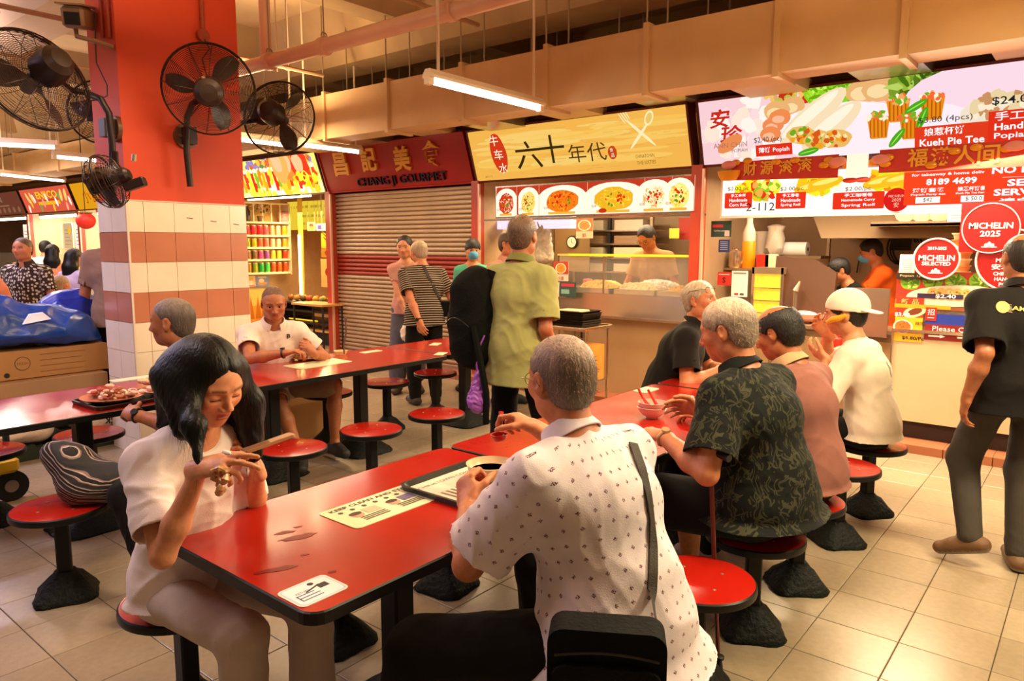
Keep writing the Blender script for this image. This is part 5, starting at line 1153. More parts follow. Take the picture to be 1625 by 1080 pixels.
# --- stall C (yellow sign) ---
t = thing('picture_menu', 'row of backlit noodle dish pictures under the yellow sign', 'menu board', (-4.4, 6.6, 1.955)); a, b = q(786, 345).x+4.4, q(1100, 343).x+4.4
mb = MB(); mb.bb(a, .005, 0, b, .08, .37); mb.build('light_box', SS, t); P = Print((0, .003, 0), (1, 0, 0), (0, 0, 1), (0, -1, 0)); P.rect(a+.02, .02, b-.02, .355, C('b83820'))
for px, wd, cols in ((803, .30, ('c83818', 'f0c8a0', 'e86040')), (839, .28, ('f0d060', 'f8e8a0', 'd8a030')), (893, .60, ('e87818', 'f0a028', 'd04810')), (975, .66, ('e8a820', 'f8d040', 'c8c030')), (1040, .36, ('f0e8c0', 'f0c878', 'e8a048')), (1080, .30, ('f8e070', 'e8b030', 'f8f0b0'))):
    u = q(px, 318).x+4.4; P.rect(u-wd*.52, .02, u+wd*.52, .25, C('fff0d4')); P.ell(u, .22, wd*.52, .12, C('fff0d4'), n=24); noodle(P, u, .17, wd*.36, .12, [C(c) for c in cols], 110); P.rect(u-wd*.3, .03, u+wd*.3, .055, C('f0a830')); P.text('招牌', u-wd*.35, .10, h=.03, col=C('a03010')); P.rect(u+wd*.56-.004, .02, u+wd*.56, .355, C('f8d0a0'))
P.ell(q(960, 335).x+4.4, .05, .05, .025, C('c03018')); P.build('menu_face', backlit('backlit_menu', 1.2), t)
mb = MB(); mb.bb(-1.4, 0, 0, 1.4, .03, .02); simple('shelf_rail', 'steel rail under the noodle pictures', 'rail', mb, SS, (-4.42, 6.6, 1.93))
xa, xb = -4.75, -3.16; w = (xb-xa)/2
t = thing('noodle_counter', 'stainless noodle counter with worn beige base under the yellow sign', 'counter', ((xa+xb)/2, 6.60, .065))
mb = MB(); mb.bb(-w+.32, .12, 0, w, .8, .82); mb.build('base_cabinet', BEIGE, t); mb = MB(); mb.bb(-w, .05, .0, -w+.30, .8, .10); mb.build('pallet', BLACK, t); mb = MB(); mb.bb(-w, .5, .1, -w+.30, .8, .82); mb.build('recess_panel', mat('dark_plinth', (.03, .015, .01), .6), t)
mb = MB(); mb.bb(-w+.30, .09, .0, -w+.34, .13, .82); mb.build('edge_trim', SS, t)
mb = MB(); mb.add([(-w, .0, .82), (w, 0, .82), (w, .8, .82), (-w, .8, .82), (-w, .03, 1.07), (w, .03, 1.07), (w, .8, 1.07), (-w, .8, 1.07)], [(3, 2, 1, 0), (4, 5, 6, 7), (0, 1, 5, 4), (1, 2, 6, 5), (2, 3, 7, 6), (3, 0, 4, 7)]); mb.build('steel_front', SS, t)
mb = MB(); mb.bb(-w, -.015, .815, w, .03, .84); mb.build('drip_edge', SS, t)
t = thing('glass_food_case', 'glass case with a yellow lit shelf edge on the noodle counter', 'display case', ((xa+xb)/2, 6.63, 1.138))
mb = MB(); mb.bb(-w, 0, 0, w, .006, .40); mb.build('front_glass', GL, t); mb = MB(); mb.bb(-w, -.01, .395, w, .40, .415); mb.build('glass_top', glass('yellow_glass', (1, .8, .25), .55), t); mb = MB(); mb.bb(-w+.15, -.018, .395, w, -.008, .418); mb.build('yellow_edge', mat('yellow_edge', hexc('f0c828'), .3, emis=.7), t)
for x in (-w+.01, -.2, w-.01): mb = MB(); mb.bb(x-.008, 0, 0, x+.008, .01, .4); mb.build('frame_post', SS, t)
NOOD = mat('noodles', hexc('e8c468'), .6, noise=.4, nscale=40, bump=.8, bscale=70)
def heap(label, x, y, z, rx, ry, rz_, c_, name='noodle_tray'):
    t = thing(name, label, 'tray', (x, y, z)); mb = MB(); mb.bb(-rx-.03, -ry-.03, 0, rx+.03, ry+.03, .05); mb.build('tray', SS, t)
    F = Field(V(-rx*1.2, -ry*1.2, -.02), V(rx*1.2, ry*1.2, rz_*1.8), .014); rs = np.random.RandomState(int(abs(x)*100)); F.ell(V(0, 0, .02), V(rx, ry, rz_), None, 0)
    vs, qq = F.mesh(); vs = vs+vnormals(vs, qq)*((wrinkle(vs*2, int(abs(x)*77), 2)*.03)[:, None]); vs[:, 2] = np.maximum(vs[:, 2], .03); np_mesh('food', vs, qq, mat('food_'+c_, hexc(c_), .6, noise=.45, nscale=35, bump=.8, bscale=60), t); return t
heap('tray heaped with yellow noodles at the left of the noodle counter', -4.35, 6.85, 1.137, .26, .13, .12, 'e8c860'); heap('tray heaped with pale bean sprouts mid noodle counter', -3.85, 6.85, 1.137, .24, .13, .11, 'ecdcb0'); heap('tray of golden fried pieces at the right of the noodle counter', -3.36, 6.85, 1.137, .16, .13, .09, 'e0a838')
heap('tray with white cloth and leaves further back on the noodle counter', -3.8, 7.2, 1.137, .3, .12, .13, 'e8dcd8'); heap('second noodle tray further back on the noodle counter', -4.5, 7.2, 1.137, .26, .12, .10, 'e8c468')
# back rack
t = thing('dish_rack', 'steel rack stacked with lit glass trays at the back of the noodle stall', 'rack', (q(965, 440, 8.3).x, 8.3, .065)); zr = [q(965, y, 8.3).z-.065 for y in (430, 408, 386, 365)]
for x in (-.55, .0, .62): mb = MB(); mb.bb(x-.02, 0, 0, x+.02, .04, 2.1); mb.build('post', BLACK if x == 0 else SSD, t)
for z in zr: mb = MB(); mb.bb(-.56, -.02, z-.02, .64, .4, z); mb.build('shelf', SS, t)
for i, z in enumerate(zr): 
    for x in (-.29, .3): mb = MB(); mb.bb(x-.22, 0, z, x+.2, .3, z+.10+.03*(i % 2)); mb.build('tray_box', mat('pan%d' % (i % 3), hexc(('d8c8b0', 'f0e8c0', 'a88868')[i % 3]), .3, .3), t)
mb = MB(); p = q(893, 372, 7.9); z0 = q(893, 410, 7.9).z
t = thing('wall_mirror', 'square mirror panel reflecting a round clock', 'mirror', (q(905, 400, 8.0).x, 8.0, q(905, 430, 8.0).z)); mb.bb(-.25, 0, 0, .3, .02, .68); mb.build('panel', mat('mirrorish', hexc('a89068'), .15, .7), t); mb = MB(); mb.cyl((.04, -.01, .38), (.04, -.03, .38), .085, n=28); mb.build('mirrored_clock_case', BLACK, t); mb = MB(); mb.cyl((.04, -.03, .38), (.04, -.034, .38), .068, n=28); mb.build('mirrored_clock_face', mat('mirrored_clock_white', hexc('e8d8c0'), .4), t)  # clock parts stand in for the image reflected in the mirror
mb = MB(); mb.tube([(.04, -.037, .38), (.04, -.037, .42)], .003, 4); mb.tube([(.04, -.037, .38), (.07, -.037, .37)], .003, 4); mb.build('hands', BLACK, t)  # hands of the reflected clock, shaped on the panel itself
CLB = mat('cloth_bag', hexc('d8c8b0'), .8, noise=.25, nscale=12, bump=.6, bscale=18)
p = q(864, 440, 7.0); t = thing('hanging_apron', 'pale crumpled cloth hanging behind the green shirted man', 'cloth', (p.x, 7.0, q(864, 415, 7.0).z)); F = Field(V(-.2, -.12, -.05), V(.2, .12, .7), .014); F.cone(V(0, 0, .52), V(.0, 0, .05), .05, .10, 0, sx=V(1, 0, 0), rx=1.3); F.cone(V(-.05, 0, .5), V(-.08, .0, .1), .05, .06, .03); vs, qq = F.mesh(); vs = vs+vnormals(vs, qq)*((wrinkle(vs*1.5, 4, 1.5)*.04)[:, None]); np_mesh('cloth', vs, qq, CLB, t)
mb = MB(); mb.tube([(0, 0, .6), (.0, 0, .68), (.02, .02, .70)], .006, 5); mb.build('hook', STEEL, t)
mb = MB(); p0 = q(785, 360, 6.95); p1 = q(905, 352, 6.95); mb.bb(0, 0, 0, p1.x-p0.x, .12, .10); simple('lamp_box', 'bluish white lamp box under the noodle pictures', 'lamp', mb, mat('bluish_lamp', (.78, .74, 1), .4, emis=.9), (p0.x, 6.95, p1.z-.07))
poster('dish_poster', 'small dish poster hanging under the noodle pictures', 'poster', 914, 378, 941, 346, 6.58, 'e8c8a0', lambda P, w, h: [P.rect(-w/2, h*.35, w/2, h, C('c87848')), noodle(P, 0, h*.65, .07, .05, [C('e89048'), C('f0b868')], 30), P.text('$5', 0, h*.15, h=.04, col=C('a02818'))])
poster('dish_poster', 'dish poster stuck on the left end of the noodle counter glass', 'poster', 878, 445, 902, 415, 6.56, 'f0dcc8', lambda P, w, h: [P.rect(-w/2, h*.35, w/2, h, C('c04028')), noodle(P, 0, h*.65, .06, .05, [C('e8a030'), C('f0b848')], 30), P.text('炒面', 0, h*.15, h=.04, col=C('a02818'))])
poster('payment_card', 'green and red payment card below the dish poster', 'card', 888, 470, 914, 448, 6.555, '3a5850', lambda P, w, h: [P.rect(-w*.4, h*.7, w*.4, h*.9, C('d83850')), P.rect(-w*.4, h*.2, w*.1, h*.5, C('90c0b0'))])
poster('payment_card', 'white payment card left of the green and red one', 'card', 877, 470, 887, 448, 6.556, 'f0e4d8', lambda P, w, h: [P.rect(-w*.3, h*.4, w*.3, h*.7, C('c03030'))])
poster('yellow_notice', 'yellow handwritten notice behind the noodle cook', 'notice', 1062, 378, 1078, 362, 8.2, 'e8d040', None)
poster('red_calendar', 'plain red calendar sheet on the side of the noodle stall', 'calendar', 1076, 380, 1100, 345, 8.3, 'b83428', None)
p = q(889, 415, 7.2); mb = MB(); mb.lathe([(.05, 0), (.055, .12), (.0, .13)], n=14); simple('pink_cup', 'pink plastic tub beside the mirror in the noodle stall', 'tub', mb, mat('pinkt', hexc('e06868'), .4), (-4.66, 7.1, 1.137), smooth=True)

# --- trolley with black trays in front of stall C ---
p = q(905, 500, 5.85); zt = p.z
t = thing('tray_trolley', 'chrome legged tray stand in front of the noodle counter', 'trolley', (-4.02, 5.85, 0)); CH = mat('chrome', hexc('d8c0a0'), .2, .95)
mb = MB(); mb.box((0, 0, .86), (.62, .46, .02), bev=.004); mb.build('top_shelf', SS, t)
for x in (-.29, .29):
    for y in (-.2, .2): mb = MB(); mb.cyl((x, y, 0.02), (x, y, .86), .013, n=10); mb.build('leg', CH, t, True)
mb = MB(); mb.tube([(-.31, -.23, .875), (.31, -.23, .875), (.31, .23, .875), (-.31, .23, .875)], .012, 8, closed=True); mb.build('rim', CH, t, True); mb = MB(); mb.box((0, 0, .35), (.58, .42, .015)); mb.build('lower_shelf', SS, t)
BT = mat('black_tray', hexc('1a0e08'), .4)
for i in range(7):
    mb = MB(); mb.add([(-.22, -.15, 0), (.22, -.15, 0), (.22, .15, 0), (-.22, .15, 0), (-.24, -.17, .028), (.24, -.17, .028), (.24, .17, .028), (-.24, .17, .028), (-.225, -.155, .028), (.225, -.155, .028), (.225, .155, .028), (-.225, .155, .028), (-.21, -.14, .006), (.21, -.14, .006), (.21, .14, .006), (-.21, .14, .006)],
        [(3, 2, 1, 0), (0, 1, 5, 4), (1, 2, 6, 5), (2, 3, 7, 6), (3, 0, 4, 7), (4, 5, 9, 8), (5, 6, 10, 9), (6, 7, 11, 10), (7, 4, 8, 11), (8, 9, 13, 12), (9, 10, 14, 13), (10, 11, 15, 14), (11, 8, 12, 15), (12, 13, 14, 15)])
    o = simple('serving_tray', 'black serving tray, %s of the stack on the chrome stand' % ('bottom one', 'second from the bottom', 'third from the bottom', 'middle one', 'third from the top', 'second from the top', 'top one')[i], 'tray', mb, BT, (-4.02+.006*(i % 3-1), 5.85, .871+i*.021), 'black trays stacked on the chrome stand', rz=.01*(i % 2))
mb = MB(); mb.box((0, 0, .01), (.26, .18, .02), bev=.004); simple('paper_pad', 'flat cream paper lying on the top tray', 'paper', mb, mat('creamp', hexc('e8c88c'), .6), (-4.0, 5.85, 1.008))
OC = mat('orange_card', hexc('d88a34'), .6, noise=.15)
t = thing('cardboard_box', 'orange cardboard box with flaps on the lower shelf of the tray stand', 'box', (-3.88, 5.84, .36)); mb = MB(); mb.bb(-.15, -.15, 0, .15, .15, .34); mb.build('box_body', OC, t)
mb = MB(); mb.box((-.15, 0, .37), (.10, .3, .008), M=Matrix.Translation((0, 0, 0))); mb.build('flap', OC, t); mb = MB(); mb.box((.0, -.19, .34), (.28, .08, .006)); mb.build('flap', OC, t)
P = Print((0, -.152, 0), (1, 0, 0), (0, 0, 1), (0, -1, 0)); P.text('食品', 0, .22, h=.06, col=C('a05010')); P.rect(-.08, .12, .08, .125, C('a05010')); P.build('print', prt, t)
mb = MB(); mb.box((0, 0, .05), (.5, .3, .1), bev=.02); simple('floor_scale', 'low dark mat box on the floor by the tray stand', 'box', mb, BLACK, (-3.55, 5.75, 0.0))

# --- stall A (fruit and drinks) ---
XS = -11.62
qs = lambda px, py: at(px, py, X=XS+.25)
y0, y1 = qs(390, 400).y, qs(460, 400).y; ys = [352, 373, 392, 411, 432]; px_m = 425
t = thing('drinks_shelf', 'white wall shelves of canned drinks right of the column', 'shelf', (XS, (y0+y1)/2, 0)); SHW = mat('shelf_white', hexc('f4e0b8'), .4); ym = t.location.y
zr_ = [at(425, y, X=XS+.25).z for y in ys]
for z in zr_: mb = MB(); mb.bb(.0, y0-ym, z-.028, .28, y1-ym, z); mb.build('shelf_board', SHW, t)
mb = MB(); mb.bb(0, y0-ym, zr_[-1]-.05, .012, y1-ym, zr_[0]+.45); mb.build('back_panel', mat('cream_back', (.8, .55, .2), .6), t)
for y in np.linspace(y0, y1, 6): mb = MB(); mb.bb(.24, y-ym-.008, zr_[0], .26, y-ym+.008, zr_[0]+.30); mb.build('rail_bar', SHW, t)
mb = MB(); mb.bb(.23, y0-ym, zr_[0]+.30, .27, y1-ym, zr_[0]+.33); mb.build('top_rail', SHW, t)
for y in (y0, y1): mb = MB(); mb.bb(0, y-ym-.012, zr_[-1]-.05, .28, y-ym+.012, zr_[0]+.33); mb.build('side_panel', SHW, t)
canc = {1: 'd8304a d8304a e04858 d82840 e05868 f0c8a8 f0a888 f0c8a8 f0a020 f0a828 f0b030', 2: '8a9a20 c8b020 a8b030 c86048 e07060 d85848 f0b8a0 e8c8b0 d8a078 d8a830 e8a020', 3: '886040 785838 c04080 d84890 8a4a98 a84090 d8c840 e0d048 d8c030 e04020 d83018', 4: 'a87020 88a020 486020 20a040 38b848 28a838 e05020 e06020 e86828 e05818 f07830'}
protos = {}; rown = {1: 'top', 2: 'second', 3: 'third', 4: 'bottom'}
for r in (1, 2, 3, 4):
    z = zr_[r]; cs = canc[r].split(); n = int((y1-y0-.06)/.105); hs = (zr_[r-1]-zr_[r]-.05)
    for i in range(n):
        c = cs[int(i*len(cs)/n)]
        if c not in protos:
            lt = MB(); k = min(1.9, hs/.13); lt.lathe([(.040, 0), (.045, .008*k), (.045, .115*k), (.039, .125*k), (.034, .123*k), (0, .122*k)], n=12); lt.c = [hexc(c) if 12 <= q9 < 24 else (.6, .55, .5) for q9 in range(len(lt.f))]
            o = lt.build('drink_can', mat('can_paint', (1, 1, 1), .3, .2, vcol=True), None, True); protos[c] = o
        else: o = protos[c].copy(); sc.collection.objects.link(o)
        o.location = (XS+.20, y0+.07+i*(y1-y0-.14)/(n-1), z)
        hue = colorsys.rgb_to_hsv(*[int(c[k2:k2+2], 16)/255 for k2 in (0, 2, 4)])[0]*360
        nm = 'red' if hue < 18 or hue > 345 else 'orange' if hue < 42 else 'yellow' if hue < 66 else 'green' if hue < 160 else 'pink purple'
        tag(o, '%s drink can on the %s shelf of cans by the column' % (nm, rown[r]), 'can', '%s cans on the %s drinks shelf' % (nm, rown[r]))
rr = random.Random(2)
t = thing('flower_pot', 'bunch of dry flowers on the top shelf above the cans', 'flowers', (XS+.2, qs(417, 351).y, zr_[0])); mb = MB(); mb.lathe([(.05, 0), (.07, .10), (0, .10)], n=12); mb.build('pot', mat('potm', hexc('8a6a50'), .6), t, True); mb = MB()
for k in range(50): mb.ball((rr.gauss(0, .04), rr.gauss(0, .08), .15+rr.random()*.16), .018, 5, 4, col=rr.choice([hexc('685c30'), hexc('a89858'), hexc('e0d0b0')]))
tag(mb.build('blooms', mat('blooms', (1, 1, 1), .8, vcol=True), t, True), kind='stuff')
mb = MB(); mb.lathe([(.08, 0), (.10, .05), (.10, .18), (0, .2)], n=14); simple('gift_tin', 'pink patterned tin at the right end of the top shelf', 'tin', mb, mat('pinktin', hexc('d89aa0'), .5, noise=.5, nscale=40), (XS+.18, qs(454, 352).y, zr_[0]), smooth=True)
mb = MB(); mb.lathe([(.05, 0), (.055, .17), (.025, .22), (.025, .26), (0, .26)], n=12); simple('dark_bottle', 'dark bottle at the left end of the top shelf', 'bottle', mb, mat('darkb', hexc('3a2c18'), .3), (XS+.2, qs(395, 352).y, zr_[0]), smooth=True)
def poster_x(name, label, cat, px0, py0, px1, py1, bg, fn):
    a, b = at(px0, max(py0, py1), X=XS+.06), at(px1, min(py0, py1), X=XS+.06); w, h = b.y-a.y, b.z-a.z; t = thing(name, label, cat, (XS+.04, (a.y+b.y)/2, a.z)); mb = MB(); mb.bb(-.01, -w/2, 0, 0, w/2, h); mb.build('sheet', mat('pc_'+bg, C(bg), .5), t)
    P = Print((.0005, 0, 0), (0, 1, 0), (0, 0, 1), (1, 0, 0)); fn(P, w, h); P.build('print', mat('printed', (1, 1, 1), .5, vcol=True), t)
t = thing('vertical_tube_lamp', 'glowing upright tube lamp in the fruit stall', 'lamp', (q(478, 470, 7.6).x, 7.6, q(478, 468, 7.6).z)); L = q(478, 372, 7.6).z-t.location.z
mb = MB(); mb.cyl((0, 0, 0), (0, 0, L), .022, n=12); mb.build('tube', mat('yellow_tube', (1, .85, .35), .4, emis=7), t, True); mb = MB(); mb.bb(-.05, .02, -.03, .05, .05, 2.9-t.location.z); mb.build('holder', mat('yh', hexc('f0c850'), .4), t)
area(t.location+Vector((0, -.06, L/2)), .05, L, 10, (1, .7, .25), t.location+Vector((.0, -1, L/2)))
t = thing('tube_lamp', 'lit tube lamp under the fruit sign', 'ceiling lamp', (q(430, 314, 6.75).x, 6.75, q(430, 314, 6.75).z)); mb = MB(); mb.cyl((-.65, 0, 0), (1.05, 0, .0), .022, n=10); mb.build('tube', mat('lit_tube', (1, .9, .7), .4, emis=9), t, True); mb = MB(); mb.bb(-.7, 0, .025, 1.1, .06, .07); mb.build('housing', HOUS, t)
poster('yellow_board', 'yellow lit price board with three lines of small writing', 'board', 458, 365, 532, 316, 7.7, 'f0c830', lambda P, w, h: [P.rect(-w/2, 0, w/2, h, C('f2cc38')), P.text('1 2 8   水果  鲜果汁  冰沙', 0, h*.80, h=.05, w=w*.85, col=C('705010')), P.text('新鲜水果 每杯', 0, h*.48, h=.045, w=w*.55, col=C('705010')), P.text('水 Cooler', -.05, h*.22, h=.05, w=w*.3, col=C('705010'))], .95)
poster('purple_card', 'small white card with a violet square in the fruit stall', 'card', 502, 366, 530, 354, 7.6, 'f0e0d0', lambda P, w, h: [P.rect(-w*.42, h*.2, -w*.2, h*.8, C('5040b0')), P.rect(-w*.1, h*.45, w*.4, h*.55, C('a08890'))])
poster('fruit_picture', 'small fruit picture beside the violet card', 'picture', 488, 366, 500, 352, 7.62, 'e8c890', lambda P, w, h: [P.ell(0, h*.6, w*.3, h*.25, C('c84030')), P.ell(0, h*.3, w*.35, h*.2, C('88a838'))])
poster('banana_picture', 'yellow banana picture on the right of the fruit stall', 'picture', 510, 393, 533, 370, 7.5, 'e8c820', lambda P, w, h: [P.ell(0, h*(.3+.12*i), w*.42, h*.05, C(('f8e030', '806008')[i % 2]), -.5) for i in range(5)], .9)
poster('orange_picture', 'picture of oranges on the right of the fruit stall', 'picture', 510, 408, 533, 394, 7.5, 'e88820', lambda P, w, h: [P.ell(-w*.3+w*.2*i, h*.5, w*.16, h*.3, C(('f0a030', 'e05818')[i % 2])) for i in range(4)], .9)
poster('strawberry_poster', 'poster with one red fruit beside the red post', 'poster', 510, 455, 533, 411, 7.5, 'f0c868', lambda P, w, h: [P.ell(0, h*.55, w*.22, h*.16, C('e04018'), .3), P.ell(0, h*.6, w*.1, h*.06, C('f08040'))], .85)
poster_x('blue_poster', 'violet and yellow poster under the drinks shelves', 'poster', 407, 455, 428, 437, '8088c8', lambda P, w, h: [P.ell(0, h*.3, w*.35, h*.15, C('e89030')), P.ell(-.02, h*.55, w*.2, h*.2, C('f0e0e0')), P.rect(-w*.3, h*.82, w*.3, h*.92, C('e8d040'))])
poster_x('pink_poster', 'pale poster of a drink at the left under the drinks shelves', 'poster', 392, 455, 406, 437, 'f0c8a0', lambda P, w, h: [P.ell(0, h*.7, w*.3, h*.15, C('e0c040')), P.ell(0, h*.35, w*.3, h*.2, C('f8e8e0')), P.rect(-w*.4, h*.05, w*.4, h*.12, C('d04878'))])
poster_x('temple_poster', 'orange poster with golden towers behind the man in the white polo', 'poster', 393, 512, 428, 458, 'e8a040', lambda P, w, h: [P.rect(-w/2, h*.5, w/2, h, C('f0c060'))]+[P.poly([(x-.06, h*.1), (x+.06, h*.1), (x+.03, h*.5), (x, h*.8), (x-.03, h*.5)], C('c87010')) for x in (-w*.3, 0, w*.25)])
mb = MB(); F = Field(V(-.4, -.1, -.35), V(.4, .1, .35), .018); F.ell(V(0, 0, 0), V(.3, .05, .28), None, 0); vs, qq = F.mesh(); vs = vs+vnormals(vs, qq)*((wrinkle(vs, 3, 1)*.04)[:, None]); o = np_mesh('red_cloth', vs, qq, mat('red_cloth', hexc('c8201c'), .7), None); o.location = (q(430, 470, 7.9).x, 7.9, q(430, 478, 7.9).z); tag(o, 'red cloth hanging behind the man in the white polo', 'cloth')
t = thing('cash_register', 'beige register machine behind the man in the white polo', 'machine', (q(452, 440, 7.9).x, 7.95, q(452, 455, 7.9).z)); mb = MB(); mb.box((0, 0, .1), (.32, .3, .2), bev=.02); mb.build('body', mat('regis', hexc('b08458'), .5), t); mb = MB(); mb.box((0, 0, -(t.location.z-.065)/2), (.5, .4, t.location.z-.065)); mb.build('stand', PART, t); mb = MB(); mb.box((0, -.05, .25), (.22, .1, .12), bev=.01); mb.build('screen', mat('regis2', hexc('785030'), .4), t)
# black display counter of stall A
ax0, ax1 = q(448, 520, 7.0).x, q(535, 520, 7.0).x; w = (ax1-ax0)/2
t = thing('fruit_counter', 'dark fruit counter with shelves behind the man in the white polo', 'counter', ((ax0+ax1)/2, 7.0, .065)); zt = [q(490, y, 7.0).z-.065 for y in (480, 492, 510, 521)]
mb = MB(); mb.bb(-w, 0, 0, w, .6, zt[3]-.03); mb.build('base', mat('dkgreen', hexc('181a10'), .5), t)
for z in zt: mb = MB(); mb.bb(-w-.04, -.05, z-.03, w+.04, .6, z); mb.build('shelf', mat('shelf_wood' if z == zt[3] else 'dkshelf', hexc('d8a058' if z == zt[3] else '2c1c12'), .4), t)
for x in (-w, w): mb = MB(); mb.bb(x-.02, 0, 0, x+.02, .6, zt[0]); mb.build('side', BLACK, t)
mb = MB(); mb.bb(-w+.2, .0, zt[2]+.01, w-.5, .01, zt[2]+.03); mb.build('price_strip', mat('yellow_edge', (.8, .6, .1), .4), t)
fr = random.Random(8)
for i in range(12):
    c = ['a86020', 'c89040', '685020', 'c04020', 'e0a030', '88903c'][i % 6]; mb = MB(); mb.ball((0, 0, .05), .05, 12, 8); mb.cyl((0, 0, .095), (.005, 0, .115), .004, n=5); 
    simple('fruit', '%s round fruit on the dark fruit counter' % {'a86020': 'brown', 'c89040': 'tan', '685020': 'dark', 'c04020': 'red', 'e0a030': 'orange', '88903c': 'green'}[c], 'fruit', mb, mat('fruit'+c, hexc(c), .4), (t.location.x-w+.1+(i % 6)*.17+.04*(i//6), 7.12+.13*(i//6), t.location.z+zt[0]), '%s fruit on the counter' % c and 'fruit on the dark counter, %s' % ('brown tan dark red orange green'.split()[i % 6]), smooth=True)
t2 = thing('step_table', 'small black stand in front of the fruit counter', 'stand', (q(515, 540, 6.6).x, 6.5, 0)); mb = MB(); mb.box((0, 0, .78), (.75, .4, .03)); mb.build('top', mat('shelf_wood', (.6, .35, .12), .4), t2)
for x in (-.35, .35):
    for y in (-.17, .17): mb = MB(); mb.cyl((x, y, .065), (x, y, .77), .015, n=6); mb.build('leg', BLACK, t2)

# --- far left stalls: bright counters ---
for x0, x1, lab in ((-17.6, -14.9, 'bright cream stall counter nearest the column'), (-20.7, -17.95, 'bright white stall counter in the middle of the far row'), (-23.8, -21.1, 'stall counter at the far left edge')):
    xm = (x0+x1)/2; w = (x1-x0)/2; t = thing('stall_counter', lab, 'counter', (xm, 6.65, .065)); mb = MB(); mb.bb(-w, 0, 0, w, .7, .85); mb.build('front_panel', mat('pale_counter', hexc('f0dcc8'), .4), t); mb = MB(); mb.bb(-w, -.04, .85, w, .7, .9); mb.build('counter_top', SS, t); mb = MB(); mb.bb(-w, .1, .9, w, .108, 1.35); mb.build('glass', GL, t)
    for i in range(5): mb = MB(); mb.bb(-w+.12+i*.52, .2, .9, -w+.5+i*.52, .5, 1.02+.07*(i % 2)); mb.build('food_pan', mat('fpan%d' % (i % 3), hexc(('f0d090', 'e8a060', 'f8f0e0')[i % 3]), .5), t)
for i in range(12):
    x = -23.3+i*.72; c = ['f8f0d8', 'e8c890', 'f0e020', 'e8e0f0', 'd8b080', 'f8f0e0'][i % 6]; nm = ['white', 'tan', 'yellow', 'lilac', 'brown', 'pale'][i % 6]
    if abs((x+17.76) % 1) < .01: x += .1
    t = thing('menu_poster', '%s lit menu poster hanging in the far stalls, %s half of the row' % (nm, 'left' if i < 6 else 'right'), 'poster', (x, 7.3, 1.55)); P = Print((0, -.001, 0), (1, 0, 0), (0, 0, 1), (0, -1, 0)); P.rect(-.28, 0, .28, .62, C(c)); [P.rect(-.2, .08+.09*k, .1+.1*(k % 2), .10+.09*k, C('b09070')) for k in range(5)]; P.ell(.1, .42, .1, .08, C(('e04030', 'f0c020', '80b030')[i % 3]))
    P.build('print', backlit('backlit_print', 1.05), t); mb = MB(); mb.bb(-.29, .0, -.01, .29, .02, .63); mb.build('board', SHW, t); mb = MB(); mb.cyl((0, .01, .6), (0, .01, 1.35), .005, n=4); mb.build('hanging_cord', GALV, t)
for i, (x, lab) in enumerate(((-15.9, 'lit tube lamp under the yellow far sign'), (-19.3, 'lit tube lamp under the red far sign'), (-22.3, 'lit tube lamp under the brown far sign'))):
    t = thing('tube_lamp', lab, 'ceiling lamp', (x, 6.75, 2.3)); mb = MB(); mb.cyl((-1.2, 0, 0), (1.2, 0, 0), .03, n=10); mb.build('tube', TUBE, t, True); mb = MB(); mb.bb(-1.25, -.03, .03, 1.25, .05, .09); mb.build('housing', HOUS, t); area((x, 6.7, 2.2), 2.4, .1, 24, (1, .86, .74))
# red lantern tomato
p = at(136, 350, Y=4.45); t = thing('red_lantern', 'round red paper lantern shaped like a tomato left of the column', 'lantern', p); mb = MB(); rr_ = 13/(1155/ (CR @ np.array([p.x, p.y, p.z-HCAM]))[2]); mb.ball((0, 0, 0), rr_*1.1, 20, 12, sq=(1, 1, .92)); mb.build('body', mat('lantern', hexc('e03020'), .5, emis=.25), t, True); mb = MB()
for k in range(6): mb.ball((rr_*.5*math.cos(k), rr_*.5*math.sin(k), rr_*.95), rr_*.35, 8, 5, sq=(1, 1, .3))
mb.build('leaves', mat('green_leaf', hexc('6a8a30'), .6), t, True); mb = MB(); mb.cyl((0, 0, rr_), (0, 0, 4.35-p.z), .006, n=5); mb.build('cord', BLACK, t)
# ---------------- tables and stools ----------------
def laminate():
    m = mat('red_laminate', hexc('ac1c10'), .30, noise=.10, nscale=5, bump=.03, bscale=60, spec=.5); nt = m.node_tree; b = nt.nodes['Principled BSDF']
    tc = nt.nodes.new('ShaderNodeNewGeometry'); n = nt.nodes.new('ShaderNodeTexNoise'); n.inputs['Scale'].default_value = 4; n.inputs['Detail'].default_value = 8; nt.links.new(tc.outputs['Position'], n.inputs['Vector'])
    b.inputs['Coat Weight'].default_value = .35; b.inputs['Coat Roughness'].default_value = .12
    r = nt.nodes.new('ShaderNodeMapRange'); r.inputs[1].default_value = .3; r.inputs[2].default_value = .7; r.inputs[3].default_value = .15; r.inputs[4].default_value = .24; nt.links.new(n.outputs[0], r.inputs[0]); nt.links.new(r.outputs[0], b.inputs['Roughness']); return m
RED_L = laminate(); EDGE = mat('black_edge', (.006, .006, .006), .4, spec=.25); LEGM = mat('black_leg', (.007, .007, .008), .42, noise=.3, nscale=9, bump=.05, bscale=30, spec=.25)
BASEM = mat('pitted_black_base', (.007, .009, .007), .6, noise=.5, nscale=60, bump=.9, bscale=50, spec=.2)
def rrect(x0, y0, x1, y1, r, n=5):
    pts = []
    for cx, cy, t0 in ((x1-r, y1-r, 0), (x0+r, y1-r, 90), (x0+r, y0+r, 180), (x1-r, y0+r, 270)): pts += [(cx+r*math.cos(R_(t0+90*k/n)), cy+r*math.sin(R_(t0+90*k/n))) for k in range(n+1)]
    return pts
